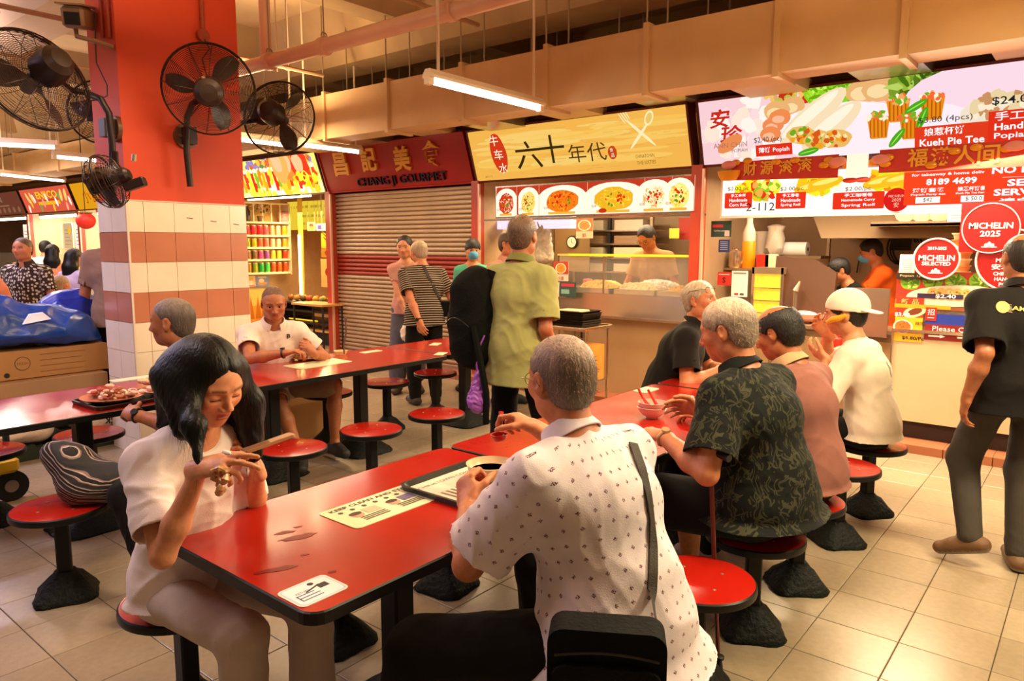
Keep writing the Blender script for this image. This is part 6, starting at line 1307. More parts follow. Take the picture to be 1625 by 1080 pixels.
def base_mesh(w, seed, h=.085, top=.055):
    mb = MB(); rr = random.Random(seed); n = 28; prof = [(1.0, 0), (1.01, .012), (.93, .028), (.74, h*.5), (.52, h*.82), (top/w*1.15, h), (top/w, h+.012)]
    vs = []; fs = []
    for j, (s, z) in enumerate(prof):
        for i in range(n):
            a = 2*PI*i/n+PI/4; c, d = math.cos(a), math.sin(a); e = (abs(c)**5+abs(d)**5)**(-1/5) if j < 5 else 1
            f = 1+rr.uniform(-.035, .035)*(1 if j < 5 else 0); vs.append((w*s*c*e*f, w*s*d*e*f, z*(1+rr.uniform(-.08, .08)) if 0 < j < 5 else z))
    for j in range(len(prof)-1):
        for i in range(n): fs.append((j*n+i, j*n+(i+1) % n, (j+1)*n+(i+1) % n, (j+1)*n+i))
    fs.append(tuple((len(prof)-1)*n+i for i in range(n))); fs.append(tuple(range(n-1, -1, -1))); mb.add(vs, fs); return mb
def table(label, x0, x1, y0, y1, legs, z=.75):
    xm, ym = (x0+x1)/2, (y0+y1)/2; t = thing('table', label, 'table', (xm, ym, 0), 0, None); a, b = (x1-x0)/2, (y1-y0)/2
    mb = MB(); mb.prism(rrect(-a+.006, -b+.006, a-.006, b-.006, .05), z-.028, z); mb.build('tabletop', RED_L, t)
    mb = MB(); outer, inner = rrect(-a, -b, a, b, .056), rrect(-a+.006, -b+.006, a-.006, b-.006, .05); n = len(outer)
    vs = [(x, y, z-.034) for x, y in outer]+[(x, y, z-.003) for x, y in outer]+[(x, y, z+.0005) for x, y in inner]+[(x, y, z-.034) for x, y in inner]
    fs = [(i, (i+1) % n, n+(i+1) % n, n+i) for i in range(n)]+[(n+i, n+(i+1) % n, 2*n+(i+1) % n, 2*n+i) for i in range(n)]+[(3*n+i, 3*n+(i+1) % n, (i+1) % n, i) for i in range(n)]
    mb.add(vs, fs); mb.build('edge_band', EDGE, t)
    for ly in legs:
        mb = MB(); mb.box((0, ly-ym, (z-.03+.07)/2), (.088, .088, z-.10), bev=.008); lg_ = mb.build('leg', LEGM, t)
        mb = MB(); mb.box((0, ly-ym, z-.04), (a*1.2, .10, .012)); mb.build('top_bracket', LEGM, t)
        o = base_mesh(.20, int(ly*10), .115, .07).build('base', BASEM, t, True, .9); o.location = (0, ly-ym, 0)
    return t
table('nearest red table with the hygiene placard and the water stains', -2.25, -1.43, .985, 2.275, [1.62])
table('long red table where the leaf-shirted man rests his arm by the bowls', -2.25, -1.43, 2.29, 4.235, [2.90, 3.66])
table('red table under the elbows of the man in black with glasses on his head', -2.25, -1.43, 4.25, 5.54, [4.9])
table('red table at the left holding the bone-strewn plates', -4.96, -4.13, .985, 2.275, [1.62])
table('long red table where the man in the white polo eats', -4.96, -4.13, 2.29, 4.255, [2.86, 3.66])
table('red table in front of the roller shutter next to the striped shirt man', -4.96, -4.13, 4.27, 5.45, [4.88])
stool0 = None
def stool(label, x, y, sz=.205, rz=0):
    global stool0
    if stool0 is None:
        t = thing('stool', label, 'stool', (x, y, 0), rz, 'round red stools fixed along the tables'); s0 = .205
        mb = MB(); mb.lathe([(s0-.006, .420), (s0-.006, .4395), (s0-.012, .4405), (0, .4405)], n=48); mb.build('seat', RED_L, t, True, .5)
        mb = MB(); mb.lathe([(0, .405), (s0-.012, .405), (s0, .410), (s0+.002, .42), (s0, .435), (s0-.006, .440), (s0-.010, .436), (s0-.010, .42)], n=48); mb.build('edge_band', EDGE, t, True, .5)
        mb = MB(); mb.box((0, 0, .245), (.062, .062, .335), bev=.006); mb.build('post', LEGM, t)
        mb = MB(); mb.box((0, 0, .40), (.17, .17, .008)); mb.build('seat_plate', LEGM, t)
        base_mesh(.132, 5, .115, .045).build('base', BASEM, t, True, .9)
        for k in range(4):
            a = R_(35+90*k); mb = MB(); mb.lathe([(.006, 0), (.006, .0015), (.003, .003), (0, .003)], (.10*math.cos(a), .10*math.sin(a), .4405), 10); mb.build('screw', STEEL, t, True)
        stool0 = t; return t
    c = stool0.copy(); sc.collection.objects.link(c); c.location = (x, y, 0); c.rotation_euler.z = rz; c['label'] = label
    for ch in STK: link_copy(ch, c)
    return c
first_stool = ('stool under the girl with the phone', -2.39, 1.13)
stool(*first_stool); STK = KIDS(stool0)
for i, (lab, x, y) in enumerate((
    ('stool holding the tub, half hidden behind the nearest table edge', -2.37, 1.76),
    ('stool whose base shows under the nearest table beside the leg, left side', -2.37, 2.41),
    ('stool the man in the white patterned shirt sits on', -1.06, 1.70),
    ('empty red stool behind the man in the patterned shirt with a cane leaning on it', -1.07, 2.40),
    ('stool the man in the dark leaf-print shirt sits on', -1.07, 2.95),
    ('stool the balding man in the mauve shirt sits on', -1.06, 3.50),
    ('empty red stool between the mauve shirt and the white cap', -1.06, 4.19),
    ('stool the young man in the white cap sits on', -1.05, 4.79),
    ('stool under the man in black across the third table', -2.52, 4.72),
    ('empty stool with a striped drawstring bag on it, nearest at the left', -3.70, 1.20),
    ('glossy orange-lit empty stool just beyond the phone', -3.72, 2.47),
    ('empty red stool between the long tables, in front of the thick table leg', -3.70, 3.06),
    ('empty red stool left of the purple bag, in the aisle between the tables', -3.69, 3.66),
    ('empty red stool close behind the striped shirt man, against black trousers', -4.92, 4.87),
    ('empty red stool beyond the long table, left of the striped shirt man', -4.91, 4.25),
    ('orange-lit empty stool beyond the long table, right of the eating man', -4.94, 3.63),
    ('stool the man in the white polo sits on', -5.02, 3.02),
    ('stool the man at the tray of bones sits on', -3.70, 1.86),
    ('empty red stool under the left table behind its thick leg', -5.02, 1.83),
    ('red stool cut off by the left edge of the picture', -5.05, 1.27))):
    stool(lab, x, y, rz=.13*i)
# things on the nearest table
SHEET = mat('printed', (1, 1, 1), .5, vcol=True); TZ = .7512
def zprint(o, ang): c, s = math.cos(ang), math.sin(ang); return Print(o, (c, s, 0), (-s, c, 0), (0, 0, 1))
a, b, c = at(515, 812, .75), at(800, 720, .75), at(592, 832, .75)
# placard: long edge runs along the table
t = thing('hygiene_placard', 'pale rectangular placard reading KEEP CLEAN stuck on the nearest table', 'placard', (-1.89, 1.66, TZ-.0008)); u0 = math.radians(90)
mb = MB(); mb.prism(rrect(-.105, -.25, .105, .25, .02), 0, .0018); mb.build('sheet', mat('placard_sheet', hexc('e4dcb4'), .35), t)
P = Print((0, 0, .002), (0, 1, 0), (-1, 0, 0), (0, 0, 1)); P.k = .0001
P.text('KEEP CLEAN AND STAY SAFE', 0, .078, h=.022, w=.44, col=C('2c2c20'), bold=.04)
for i in range(9): P.ell(-.20+i*.05, .044, .010, .010, C('3c3c30'), n=8)
for k in (-.15, .01, .16):
    P.ell(k-.02, -.01, .024, .022, C('c89078')); P.ell(k-.02, .004, .025, .015, C('3c2418')); P.rect(k+.015, -.025, k+.075, .022, C('6c6088' if k > -.1 else 'b8b090')); [P.rect(k-.03, -.042-.013*j, k+.075, -.036-.013*j, C('3c3c34')) for j in range(3)]
P.build('print', SHEET, t)
t = thing('tray_return_sticker', 'small white tray-return sticker on the near corner of the nearest table', 'sticker', (0, 0, 0)); p = at(497, 937, .75); t.location = (p.x, p.y, TZ-.0008)
mb = MB(); mb.prism(rrect(-.060, -.075, .060, .075, .018), 0, .0014); mb.build('sheet', mat('sticker_sheet', hexc('f0e6d8'), .35), t)
P = Print((0, 0, .0015), (0, 1, 0), (-1, 0, 0), (0, 0, 1)); P.k = .0001; P.rect(-.07, -.055, .07, .055, C('b8c8e8'), .012); P.rect(-.066, -.051, .066, .051, C('e8ecf4'), .012)
P.ell(.015, .035, .009, .009, C('181820')); P.poly([(.02, .02), (.05, .02), (.05, -.005), (.02, -.005)], C('181820')); P.poly([(-.02, .005), (.03, .022), (.03, .015), (-.02, -.001)], C('181820')); P.rect(-.05, -.005, .0, -.001, C('2c3c70')); P.rect(-.05, -.02, .01, -.016, C('2c3c70')); P.rect(-.05, -.035, .01, -.031, C('2c3c70')); P.rect(-.053, -.035, -.05, .0, C('2c3c70')); P.text('RETURN', -.025, .01, h=.008, col=C('2c3c70'))
P.build('print', SHEET, t)
# water stains: thin wet films
WET = mat('wet_film', hexc('7c0c08'), .30, spec=.15)
def stain(label, px, py, rx, ry, seed, n=18):
    p = at(px, py, .75); rr = random.Random(seed); mb = MB(); pts = [(rx*(1+rr.uniform(-.35, .25))*math.cos(2*PI*i/n), ry*(1+rr.uniform(-.4, .3))*math.sin(2*PI*i/n)) for i in range(n)]
    Mx = Matrix.Rotation(R_(68), 4, 'Z'); mb.prism(pts, 0, .0007, Mx); return simple('water_stain', label, 'water stain', mb, WET, (p.x, p.y, .7503), 'splashes of water on the nearest table')
stain('wet splash near the middle of the nearest table, largest one', 475, 852, .055, .022, 1); stain('small wet drop just above the largest splash', 472, 836, .012, .006, 2); stain('wet smear nearest the sticker on the nearest table', 440, 903, .065, .014, 3); stain('tiny wet spot left of the smear by the sticker', 484, 880, .012, .007, 4); stain('wet spot right of the smear by the sticker', 527, 907, .012, .008, 5)
stain('wet arm of the largest splash towards the girl', 452, 845, .03, .012, 6)
mb = MB(); mb.ball((0, 0, .003), .006, 8, 5, sq=(1, 1, .5)); p = at(719, 833, .75); simple('rice_grain', 'pinkish crumb on the nearest table by the patterned sleeve', 'crumb', mb, mat('crumb', hexc('f0b0a8'), .5), (p.x, p.y, .7505), smooth=True)
# tray with bowl and paper
def tray_mesh(w, d, h=.022, r=.03):
    mb = MB(); A = [rrect(-w, -d, w, d, r), rrect(-w-.008, -d-.008, w+.008, d+.008, r+.008), rrect(-w+.004, -d+.004, w-.004, d-.004, r), rrect(-w+.012, -d+.012, w-.012, d-.012, r)]
    Z = [0, h, h, .005]; n = len(A[0]); vs = []; 
    for a_, z_ in zip(A, Z): vs += [(x, y, z_) for x, y in a_]
    fs = [tuple(range(n-1, -1, -1))]
    for j in range(3): fs += [(j*n+i, j*n+(i+1) % n, (j+1)*n+(i+1) % n, (j+1)*n+i) for i in range(n)]
    fs.append(tuple(3*n+i for i in range(n))); mb.add(vs, fs); return mb
tx, ty, ta = -1.785, 1.99, R_(1)
t = thing('serving_tray', 'black tray with a paper liner before the man in the patterned shirt', 'tray', (tx, ty, .7505), ta); tray_mesh(.185, .235).build('tray', mat('tray_dark', hexc('1c1c10'), .35), t)
mb = MB(); mb.box((0, 0, .0062), (.33, .42, .001)); mb.build('paper_liner', mat('liner', hexc('d8cdb8'), .7), t)
P = Print((0, 0, .0070), (0, 1, 0), (-1, 0, 0), (0, 0, 1)); P.k = .0001; P.text('CHINATOWN COMPLEX', -.03, .12, h=.020, w=.34, col=C('605848'))
for i in range(14): P.rect(-.18+i*.026, -.12, -.168+i*.026, .03, C('7a6a50'))
P.build('print', SHEET, t)
def bowl(name, label, loc, r, h, col, group=None, flecks=None):
    mb = MB(); mb.lathe([(r*.42, 0), (r*.45, .008), (r*.75, h*.35), (r*.93, h*.7), (r, h), (r*1.02, h+.002), (r*.985, h+.003), (r*.90, h*.7), (r*.7, h*.36), (0, h*.2)], n=36)
    t = thing(name, label, 'bowl', loc, 0, group); mb.build('bowl_body', mat('bowl_'+col, hexc(col), .25, spec=.6), t, True, 1.0); return t
t = bowl('soup_bowl', 'cream bowl of soup on the tray beside the patterned shirt', (-1.76, 2.03, .758), .092, .068, 'e8c8a0'); mb = MB(); mb.lathe([(0, .045), (.076, .045)], n=30); mb.v = mb.v; mb.build('soup', mat('soup', hexc('c87840'), .12), t)
# bowls on the second table with chopsticks spoons
p = at(1035, 663, .75)
t = bowl('soup_bowl', 'pink tinted bowl with two red spoons stacked on another bowl', (p.x, p.y, .7515+.022), .075, .062, 'e8b8a8'); 
for dx, dy, a in ((.02, .03, .35), (-.03, .02, -.1)):
    mb = MB(); mb.tube([(dx, dy, .03), (dx-.03, dy-.02+a*.02, .08), (dx-.05, dy-.03, .125)], [.013, .006, .007], 8); mb.build('spoon', mat('red_spoon', hexc('c0261c'), .3), t, True)
bowl('soup_bowl', 'lower pink tinted bowl under the one with the red spoons', (p.x, p.y, .7515), .078, .058, 'e0b0a0')
p = at(1088, 640, .75); mb = MB(); mb.box((0, 0, .018), (.09, .15, .035), bev=.008); simple('tissue_packet', 'pinkish tissue packet on the table by the leaf-print sleeve', 'packet', mb, mat('pink_packet', hexc('e88a78'), .5, noise=.2, nscale=30), (p.x, p.y, .751), rz=.4)
p = at(1040, 614, .75); mb = MB(); mb.prism(rrect(-.05, -.09, .05, .09, .02), 0, .002); simple('table_sticker', 'small worn sticker at the joint of the tables left of the man in black', 'sticker', mb, mat('placard_sheet', (.7, .65, .5), .4), (p.x, p.y-.12, .7505))
# white polo man's plate and placard
p = at(505, 577, .75); mb = MB(); mb.prism(rrect(-.12, -.24, .12, .24, .03), 0, .002); simple('table_placard', 'pale placard lit yellow on the long table in front of the white polo', 'placard', mb, mat('placard_sheet', (.7, .65, .5), .4), (p.x, p.y, .7505))
p = at(486, 570, .75); t = thing('dinner_plate', 'orange plate with the last of the rice under the man in the white polo', 'plate', (p.x, p.y, .7525)); mb = MB(); mb.lathe([(.06, 0), (.09, .006), (.125, .02), (.123, .023), (.085, .009), (0, .008)], n=32); mb.build('plate', mat('orange_plate', hexc('e09048'), .3), t, True); mb = MB(); rr = random.Random(3)
for k in range(26): mb.ball((rr.gauss(0, .035), rr.gauss(0, .035), .016+rr.random()*.02), rr.uniform(.010, .022), 7, 5, col=rr.choice([hexc('e8d0a0'), hexc('f0e0c0'), hexc('8a3c18'), hexc('c8a050')]))
tag(mb.build('rice', mat('rice', (1, 1, 1), .6, vcol=True), t, True), kind='stuff')
p = at(540, 553, .75); t = thing('water_cup', 'shallow clear dish right of the eating man', 'dish', (-4.86, 3.72, .751)); mb = MB(); mb.lathe([(.04, 0), (.06, .03), (.058, .03), (.037, .003), (0, .003)], n=20); mb.build('dish', mat('clear_dish', hexc('e8c888'), .2, alpha=.6), t, True)
# left table: tray with two plates of bones
p = at(165, 648, .75); t = thing('serving_tray', 'black tray carrying two plates of leftovers on the left table', 'tray', (-4.36, 1.90, .7505), R_(2)); tray_mesh(.17, .33).build('tray', mat('tray_dark', (.01, .01, .005), .35), t)
PL = mat('brown_rim_plate', hexc('d88a68'), .3)
for i, (x, y, lab) in enumerate(((-4.38, 1.73, 'left plate of chicken bones and shells on the black tray'), (-4.36, 2.06, 'right plate of chicken bones and shells on the black tray'))):
    t = thing('dinner_plate', lab, 'plate', (x, y, .758)); mb = MB(); mb.lathe([(.08, 0), (.12, .008), (.165, .028), (.163, .031), (.115, .011), (0, .01)], n=30); mb.build('plate', PL, t, True); mb = MB(); rr = random.Random(20+i)
    for k in range(75): mb.ball((rr.gauss(0, .06), rr.gauss(0, .06), .020+rr.random()*.045), rr.uniform(.008, .030), 7, 5, sq=(rr.uniform(.4, 1.8), rr.uniform(.5, 1.2), rr.uniform(.3, .7)), col=rr.choice([hexc('e8c8a0'), hexc('f0d8c0'), hexc('7a3418'), hexc('b06838'), hexc('a84828'), hexc('e0b090')]))
    tag(mb.build('bones', mat('rice', (1, 1, 1), .6, vcol=True), t, True), kind='stuff')
p = at(235, 598, .75); mb = MB(); mb.prism(rrect(-.05, -.13, .05, .13, .02), 0, .002); simple('table_sticker', 'long pale sticker on the far side of the left table', 'sticker', mb, mat('placard_sheet', (.7, .65, .5), .4), (p.x-.02, p.y-.1, .7505))
p = at(400, 562, .75)
# stickers on the far red table
for (px, py, lab) in ((697, 545, 'small pale sticker at the far end of the red table by the shutter'), (706, 560, 'torn pale sticker at the near edge of the red table by the shutter')):
    p = at(px, py, .75); mb = MB(); mb.prism(rrect(-.04, -.08, .04, .08, .01), 0, .002); simple('table_sticker', lab, 'sticker', mb, mat('placard_sheet', (.7, .65, .5), .4), (p.x, p.y-.05, .7505), rz=.5)
p = at(598, 553, .75); mb = MB(); mb.prism(rrect(-.04, -.10, .04, .10, .01), 0, .002); simple('table_sticker', 'pale sticker near the far end of the long table', 'sticker', mb, mat('placard_sheet', (.7, .65, .5), .4), (p.x+.1, p.y-.15, .7505))
# cup with dark sauce bottles behind the nearest table
p = at(563, 738, .75); 
t = thing('condiment_tub', 'white tub holding a black bottle on the stool behind the nearest table', 'tub', (-2.37, 1.76, .4415)); mb = MB(); mb.lathe([(.045, 0), (.062, .09), (.064, .14), (.06, .14), (.043, .005), (0, .005)], n=24); mb.build('tub', mat('white_tub', hexc('e8dcd0'), .4), t, True); mb = MB(); mb.lathe([(.03, .01), (.032, .16), (.02, .19), (.02, .21), (0, .21)], n=18); mb.build('bottle', BLACK, t, True); mb = MB(); mb.lathe([(.0635, .10), (.065, .10), (.065, .112), (.0635, .112)], n=24); mb.build('band', BLACK, t, True)

# ---------------- fans ----------------
FANM = mat('fan_black', hexc('2c1c16'), .4, .3); WIRE = mat('fan_wire', hexc('3a2620'), .35, .5); BLADE = mat('fan_blade', hexc('382822'), .3)
def fan(label, c, nrm_, r, pipe_pts, plate=None, rings=24, ribs=24, pipe_r=.024, knob=None):
    c = Vector(c); n_ = Vector(nrm_).normalized(); t = thing('wall_fan', label, 'fan', c); Q = n_.to_track_quat('Z', 'Y').to_matrix().to_4x4()     # +Z: air direction, motor on -Z
    mb = MB(); prof = lambda s: .085*math.sqrt(max(0, 1-s*s))+.0
    for sgn in (1, -1):
        for k in range(1, rings+1):
            s = .18+.82*k/rings; mb.tube([Q@Vector((r*s*math.cos(a), r*s*math.sin(a), sgn*(.02+prof(s)))) for a in np.linspace(0, 2*PI, 37)[:-1]], .0016 if k < rings else .003, 4, closed=True)
    tag(mb.build('wire_cage', WIRE, t, True), kind='stuff')
    mb = MB()
    for sgn in (1, -1):
        for k in range(ribs//2):
            a = 2*PI*k/(ribs//2); mb.tube([Q@Vector((r*s*math.cos(a+s*.12), r*s*math.sin(a+s*.12), sgn*(.022+prof(s)))) for s in (.15, .4, .65, .85, 1.0)], .0026, 4)
    mb.build('cage_ribs', WIRE, t, True)
    mb = MB(); mb.tube([Q@Vector((r*1.0*math.cos(a), r*1.0*math.sin(a), 0)) for a in np.linspace(0, 2*PI, 41)[:-1]], .0085, 6, closed=True); mb.build('rim', FANM, t, True)
    for k in range(3):
        mb = MB(); a0 = 2*PI*k/3; L = 9; vs = []; fs = []
        for i in range(L+1):
            s = .16+.76*i/L; 
            for j in range(5):
                w_ = (j/4-.5)*.75*math.sin(PI*min(1, .25+.65*i/L)); a = a0+w_+.2*s; vs.append(Q@Vector((r*s*math.cos(a), r*s*math.sin(a), .03-(j/4-.5)*.09)))
        for i in range(L):
            for j in range(4): fs.append((i*5+j, i*5+j+1, (i+1)*5+j+1, (i+1)*5+j))
        n0 = len(vs); vs2 = [v+Q.to_3x3()@Vector((0, 0, -.004)) for v in vs]; mb.add(vs+vs2, fs+[tuple(n0+i for i in reversed(f)) for f in fs]); mb.build('blade', BLADE, t, True, 1.2)
    mb = MB(); mb.lathe([(0, .11), (.05, .108), (.055, .09), (.055, .0), (.0, .0)], n=20, M=Q); mb.build('front_hub', FANM, t, True)
    mb = MB(); mk = r/.325; mb.lathe([(x*mk, z*mk) for x, z in ((0, -.30), (.06, -.295), (.095, -.26), (.105, -.2), (.105, -.12), (.07, -.07), (.05, -.02), (0, -.02))], n=24, M=Q); mb.build('motor', FANM, t, True)
    mb = MB(); mb.box((0, -.07, -.16), (.06, .06, .14), M=Q, bev=.008); mb.build('tilt_joint', FANM, t)
    mb = MB(); mb.cyl(Q@Vector((.03, .06, -.22)), Q@Vector((.03, .10, -.24)), .014, n=10); mb.build('knob', STEEL, t, True)
    mb = MB(); mb.tube([Vector(p)-c for p in pipe_pts], pipe_r, 12); mb.build('arm_pipe', FANM, t, True)
    if plate:
        p, d = plate; p = Vector(p)-c; d = Vector(d); mb = MB(); mb.cyl(p, p+d*.03, .095, n=24); mb.build('mount_plate', mat('fan_mount', hexc('6a4a38'), .4, .3), t, True, .5)
        for k in (-1, 1): mb = MB(); mb.cyl(p+Vector((0, .05*k if abs(d.x) > .5 else 0, 0))+d*.03, p+Vector((0, .05*k if abs(d.x) > .5 else 0, 0))+d*.04, .012, n=8); mb.build('bolt', STEEL, t, True)
        mb = MB(); mb.box(p+d*.07, (.10, .08, .13)); mb.build('clamp', FANM, t)
    return t
vd = lambda px, py: Vector(CR.T @ np.array([px-812.5, py-540, FPX])).normalized()
c1 = at(332, 142, X=-5.30); cz1 = c1.z; m1 = at(293, 217, X=-5.75)
back = c1-vd(332, 142)*.16; fan('large wall fan on the orange face of the column', c1, vd(332, 142)+Vector((-.05, .05, .10)), .325, [at(302, 296, X=-5.62), at(296, 240, X=-5.62), at(297, 185, X=-5.60), at(305, 165, X=-5.52), at(322, 153, X=-5.42)-vd(330, 150)*.08, c1-vd(332, 142)*.15], ((COLX, m1.y, m1.z), (1, 0, 0)))
c2 = on(56, 127, 4.75); n2 = (Vector((-.75, .15, -.55)))
fan('large tilted wall fan at the upper left reaching off the column', c2, (vd(56, 127)*.55+Vector((CR[0][0], CR[0][1], 0))*(-.62)+Vector((0, 0, -.48))), .345, [at(180, 318, Y=2.36), at(178, 230, Y=2.36), at(173, 180, Y=2.34), at(160, 157, Y=2.30), at(135, 147, Y=2.26), at(112, 143, Y=2.2), c2+Vector((.13, .05, .03))], (at(186, 205, Y=2.465)+Vector((0, 0, 0)), (0, -1, 0)))
c3 = on(443, 187, 6.6); fan('smaller wall fan seen from behind just right of the column', c3, vd(443, 187)+Vector((CR[0][0], CR[0][1], 0))*.35+Vector((0, 0, -.25)), .325, [Vector((-6.0, 3.50, c3.z-.45)), Vector((-6.0, 3.52, c3.z-.1)), c3+Vector((-.25, -.05, .0)), c3-vd(443, 187)*.16], ((-6.0, COLY1, c3.z-.35), (0, 1, 0)))
c4 = on(158, 178, 6.5); fan('far wall fan half hidden behind the left edge of the column', c4, vd(158, 178)+Vector((.3, .2, -.1)), .27, [c4+Vector((.1, .3, -.4)), c4+Vector((.1, .3, 0)), c4-vd(158, 178)*.1], None, 12)
c5 = on(170, 288, 4.7); fan('dark drooping wall fan seen edge-on low on the column corner', c5, Vector((-.55, -.50, -.25)), .17, [at(182, 240, Y=2.36), at(183, 262, Y=2.36), c5+Vector((.10, .08, .03))], None, 12, knob=1)
# security camera box with bracket, conduits
p = at(120, 28, Y=2.3); t = thing('security_camera', 'beige boxed security camera on a pipe bracket at the top of the column', 'camera', p); mb = MB(); q_ = Matrix.Rotation(R_(52), 4, 'Z') @ Matrix.Rotation(R_(12), 4, 'X')
mb.box((0, .07, 0), (.15, .30, .15), M=q_, bev=.02); mb.build('housing', mat('cam_house', hexc('a07c5c'), .4), t); mb = MB(); mb.box((0, -.085, -.01), (.10, .01, .085), M=q_); mb.build('lens_window', BLACK, t); mb = MB(); mb.box((0, .05, .085), (.18, .34, .012), M=q_); mb.build('sun_shield', mat('cam_house', (.3, .2, .1), .4), t)
mb = MB(); mb.tube([Vector(v)-p for v in (at(120, 45, Y=2.3), at(122, 58, Y=2.3), at(150, 65, Y=2.35), at(180, 75, Y=2.46))], .017, 8); mb.build('bracket_arm', mat('cam_house', (.3, .2, .1), .4), t, True)
CON = mat('conduit_orange', hexc('9a3a20'), .5)
for i, (px, lab) in enumerate(((163, 'left one of two thin conduits at the top left of the column'), (174, 'right one of two thin conduits at the top left of the column'))):
    p = at(px, 60, Y=2.455); mb = MB(); mb.cyl((0, 0, 0), (0, 0, 4.35-p.z), .013, n=8); simple('conduit', lab, 'conduit', mb, CON, p, smooth=True)
p = at(321, 57, X=-5.735); t = thing('junction_box', 'round junction box and conduit above the large fan', 'conduit', p); mb = MB(); mb.cyl((-.01, 0, 0), (.03, 0, 0), .05, n=20); mb.build('round_box', CON, t, True, .6); mb = MB(); mb.cyl((.012, 0, .04), (.012, 0, 4.35-p.z), .018, n=10); mb.build('conduit', CON, t, True); mb = MB(); e_ = at(328, 120, X=-5.5)-p; mb.tube([(.03, .0, -.03), (.05, .03, -.1), (e_.x*.6, e_.y*.8, e_.z*.6), e_], .005, 5); mb.build('flex_cable', BLACK, t, True)
p = at(152, 20, Y=2.45); mb = MB(); mb.tube([Vector(v)-p for v in (at(152, 20, Y=2.45), at(151, 60, Y=2.42), at(153, 100, Y=2.4), at(170, 135, Y=2.4), at(170, 152, Y=2.4), at(158, 158, Y=2.35), at(120, 162, Y=2.2))], .005, 5); simple('power_cable', 'thin black cable looping from the camera to the tilted fan', 'cable', mb, BLACK, p, smooth=True)
# ceiling hangers in front of the duct
for px, y0, lab in ((772, 3.9, 'thin threaded rod hanging left of the lamp tube'), (866, 5.1, 'thin threaded rod over the yellow sign'), (1020, 4.4, 'thin threaded rod left of the widest duct joint'), (437, 4.6, 'thin rod above the smaller fan')):
    p = at(px, 30, Y=y0); mb = MB(); mb.cyl((0, 0, 0), (0, 0, .9), .006, n=6); simple('hanger_rod', lab, 'rod', mb, THIN, (p.x, p.y, 3.45))
# ---------------- people ----------------
SK_G, SK_O, SK_T, SK_D = hexc('d8946c'), hexc('c98058'), hexc('b87048'), hexc('b06c46')
f_white = fabric('white_tee', hexc('eeE0dc'.lower())); f_pattern = fabric('motif_shirt', hexc('e2d8e2'), 'dots', hexc('5c1c24')); f_leaf = fabric('leaf_shirt', hexc('0c100d'), 'leaf', hexc('40402c')); f_mauve = fabric('mauve_shirt', hexc('8c5a50'))
f_black = fabric('black_cloth', hexc('100e0e')); f_green = fabric('green_polo', hexc('a8a868')); f_jean = fabric('grey_jeans', hexc('46403a')); f_lgrey = fabric('pale_trousers', hexc('c4b4a8')); f_polo = fabric('white_polo', hexc('ead8cc')); f_pink = fabric('pink_tee', hexc('c89080')); f_denim = fabric('denim', hexc('5c5a66'))
f_strip = fabric('striped_shirt', hexc('2a2420'), 'stripes', hexc('b09c84')); f_aqua = fabric('aqua_top', hexc('60c0a0')); f_beige = fabric('beige_tee', hexc('b88c60')); f_orange = fabric('orange_tee', hexc('e86018')); f_tan = fabric('tan_tee', hexc('a07c64')); f_olive = fabric('olive_shirt', hexc('3c3c2c'))
f_dotd = fabric('dotted_shirt', hexc('3c2c26'), 'smalldots', hexc('c8c0b0')); f_bloom = fabric('bloom_shirt', hexc('1c1818'), 'bloom', hexc('d8ccbc')); f_lilac = fabric('lilac_top', hexc('b8a8c8')); f_salmon = fabric('salmon_top', hexc('d88060')); f_khaki = fabric('khaki_shorts', hexc('9c8468'))
GREY, DGREY, BLKH, WHITEH = hexc('8c7868'), hexc('4c4038'), (.008, .006, .006), hexc('c4b098')
PPL = {}
def A(px, py, Y): return tuple(at(px, py, Y=Y))
GIRL = PPL['girl'] = person('young woman with long black hair in a white tee looking down at her phone', (-2.30, 1.10), 4, S=1.09, sit=.44, res=.006, headfine=.0035, female=True, lean=8, hunch=10, head=(4, 22, 2), eyes='closed', hair=None, skin=SK_G, lips=hexc('a84c3c'), build=.84,
    RH=dict(p=A(318, 742, .98), pole=(-.16, -.35, -1), f=(.8, .35, .16), n=(-.1, .55, -.7), curl=(14, 26, 16), fc=((6, 14, 10), (14, 24, 14), (46, 58, 30), (52, 60, 30)), thumb=30), LH=dict(p=A(408, 742, 1.28), pole=(.2, .3, -1), f=(-.10, -.30, .8), n=(-.55, -.75, -.1), curl=(30, 50, 30), thumb=30),
    LF=dict(p=(-1.84, 1.26, .09)), RF=dict(p=(-1.90, 1.06, .09)), shirt=dict(m=f_white, hem=.03, sleeve=.76, ease=.024, sr=.080, wr=.014), legs=dict(m=f_lgrey, ease=.014, cuff=.06), shoes=(.6, .5, .45), seed=3)
OLD = PPL['old'] = person('grey-haired old man in a white shirt with small dark motifs lifting a red spoon', (-1.00, 1.70), 172, S=1.09, sit=.44, res=.007, headfine=.004, lean=17, hunch=8, head=(-14, 6, 0), build=1.12, belly=.035, skin=SK_O, hair=('short', hexc('6c5c50'), .006, .02, hexc('b09484')), eyes='open',
    LH=dict(p=A(742, 800, 1.62), pole=(.35, -.8, -.7), f=(-.55, .45, .75), n=(.1, .9, -.4), curl=(50, 70, 40), thumb=50), RH=dict(p=A(850, 678, 2.0), pole=(.3, .7, -.8), f=(-.86, -.12, .35), n=(-.1, -.2, -.9), fc=((34, 60, 30), (40, 62, 30), (55, 75, 40), (62, 75, 40)), thumb=40),
    LF=dict(p=(-1.45, 1.18, .09), pole=(-.9, -.55, .6)), RF=dict(p=(-1.45, 1.95, .09)), shirt=dict(m=f_pattern, hem=.09, sleeve=.82, ease=.038, sr=.094, flare=.055, collar=True, wr=.016), legs=dict(m=f_black, ease=.025), seed=8)
glasses(OLD, (.25, .15, .05))
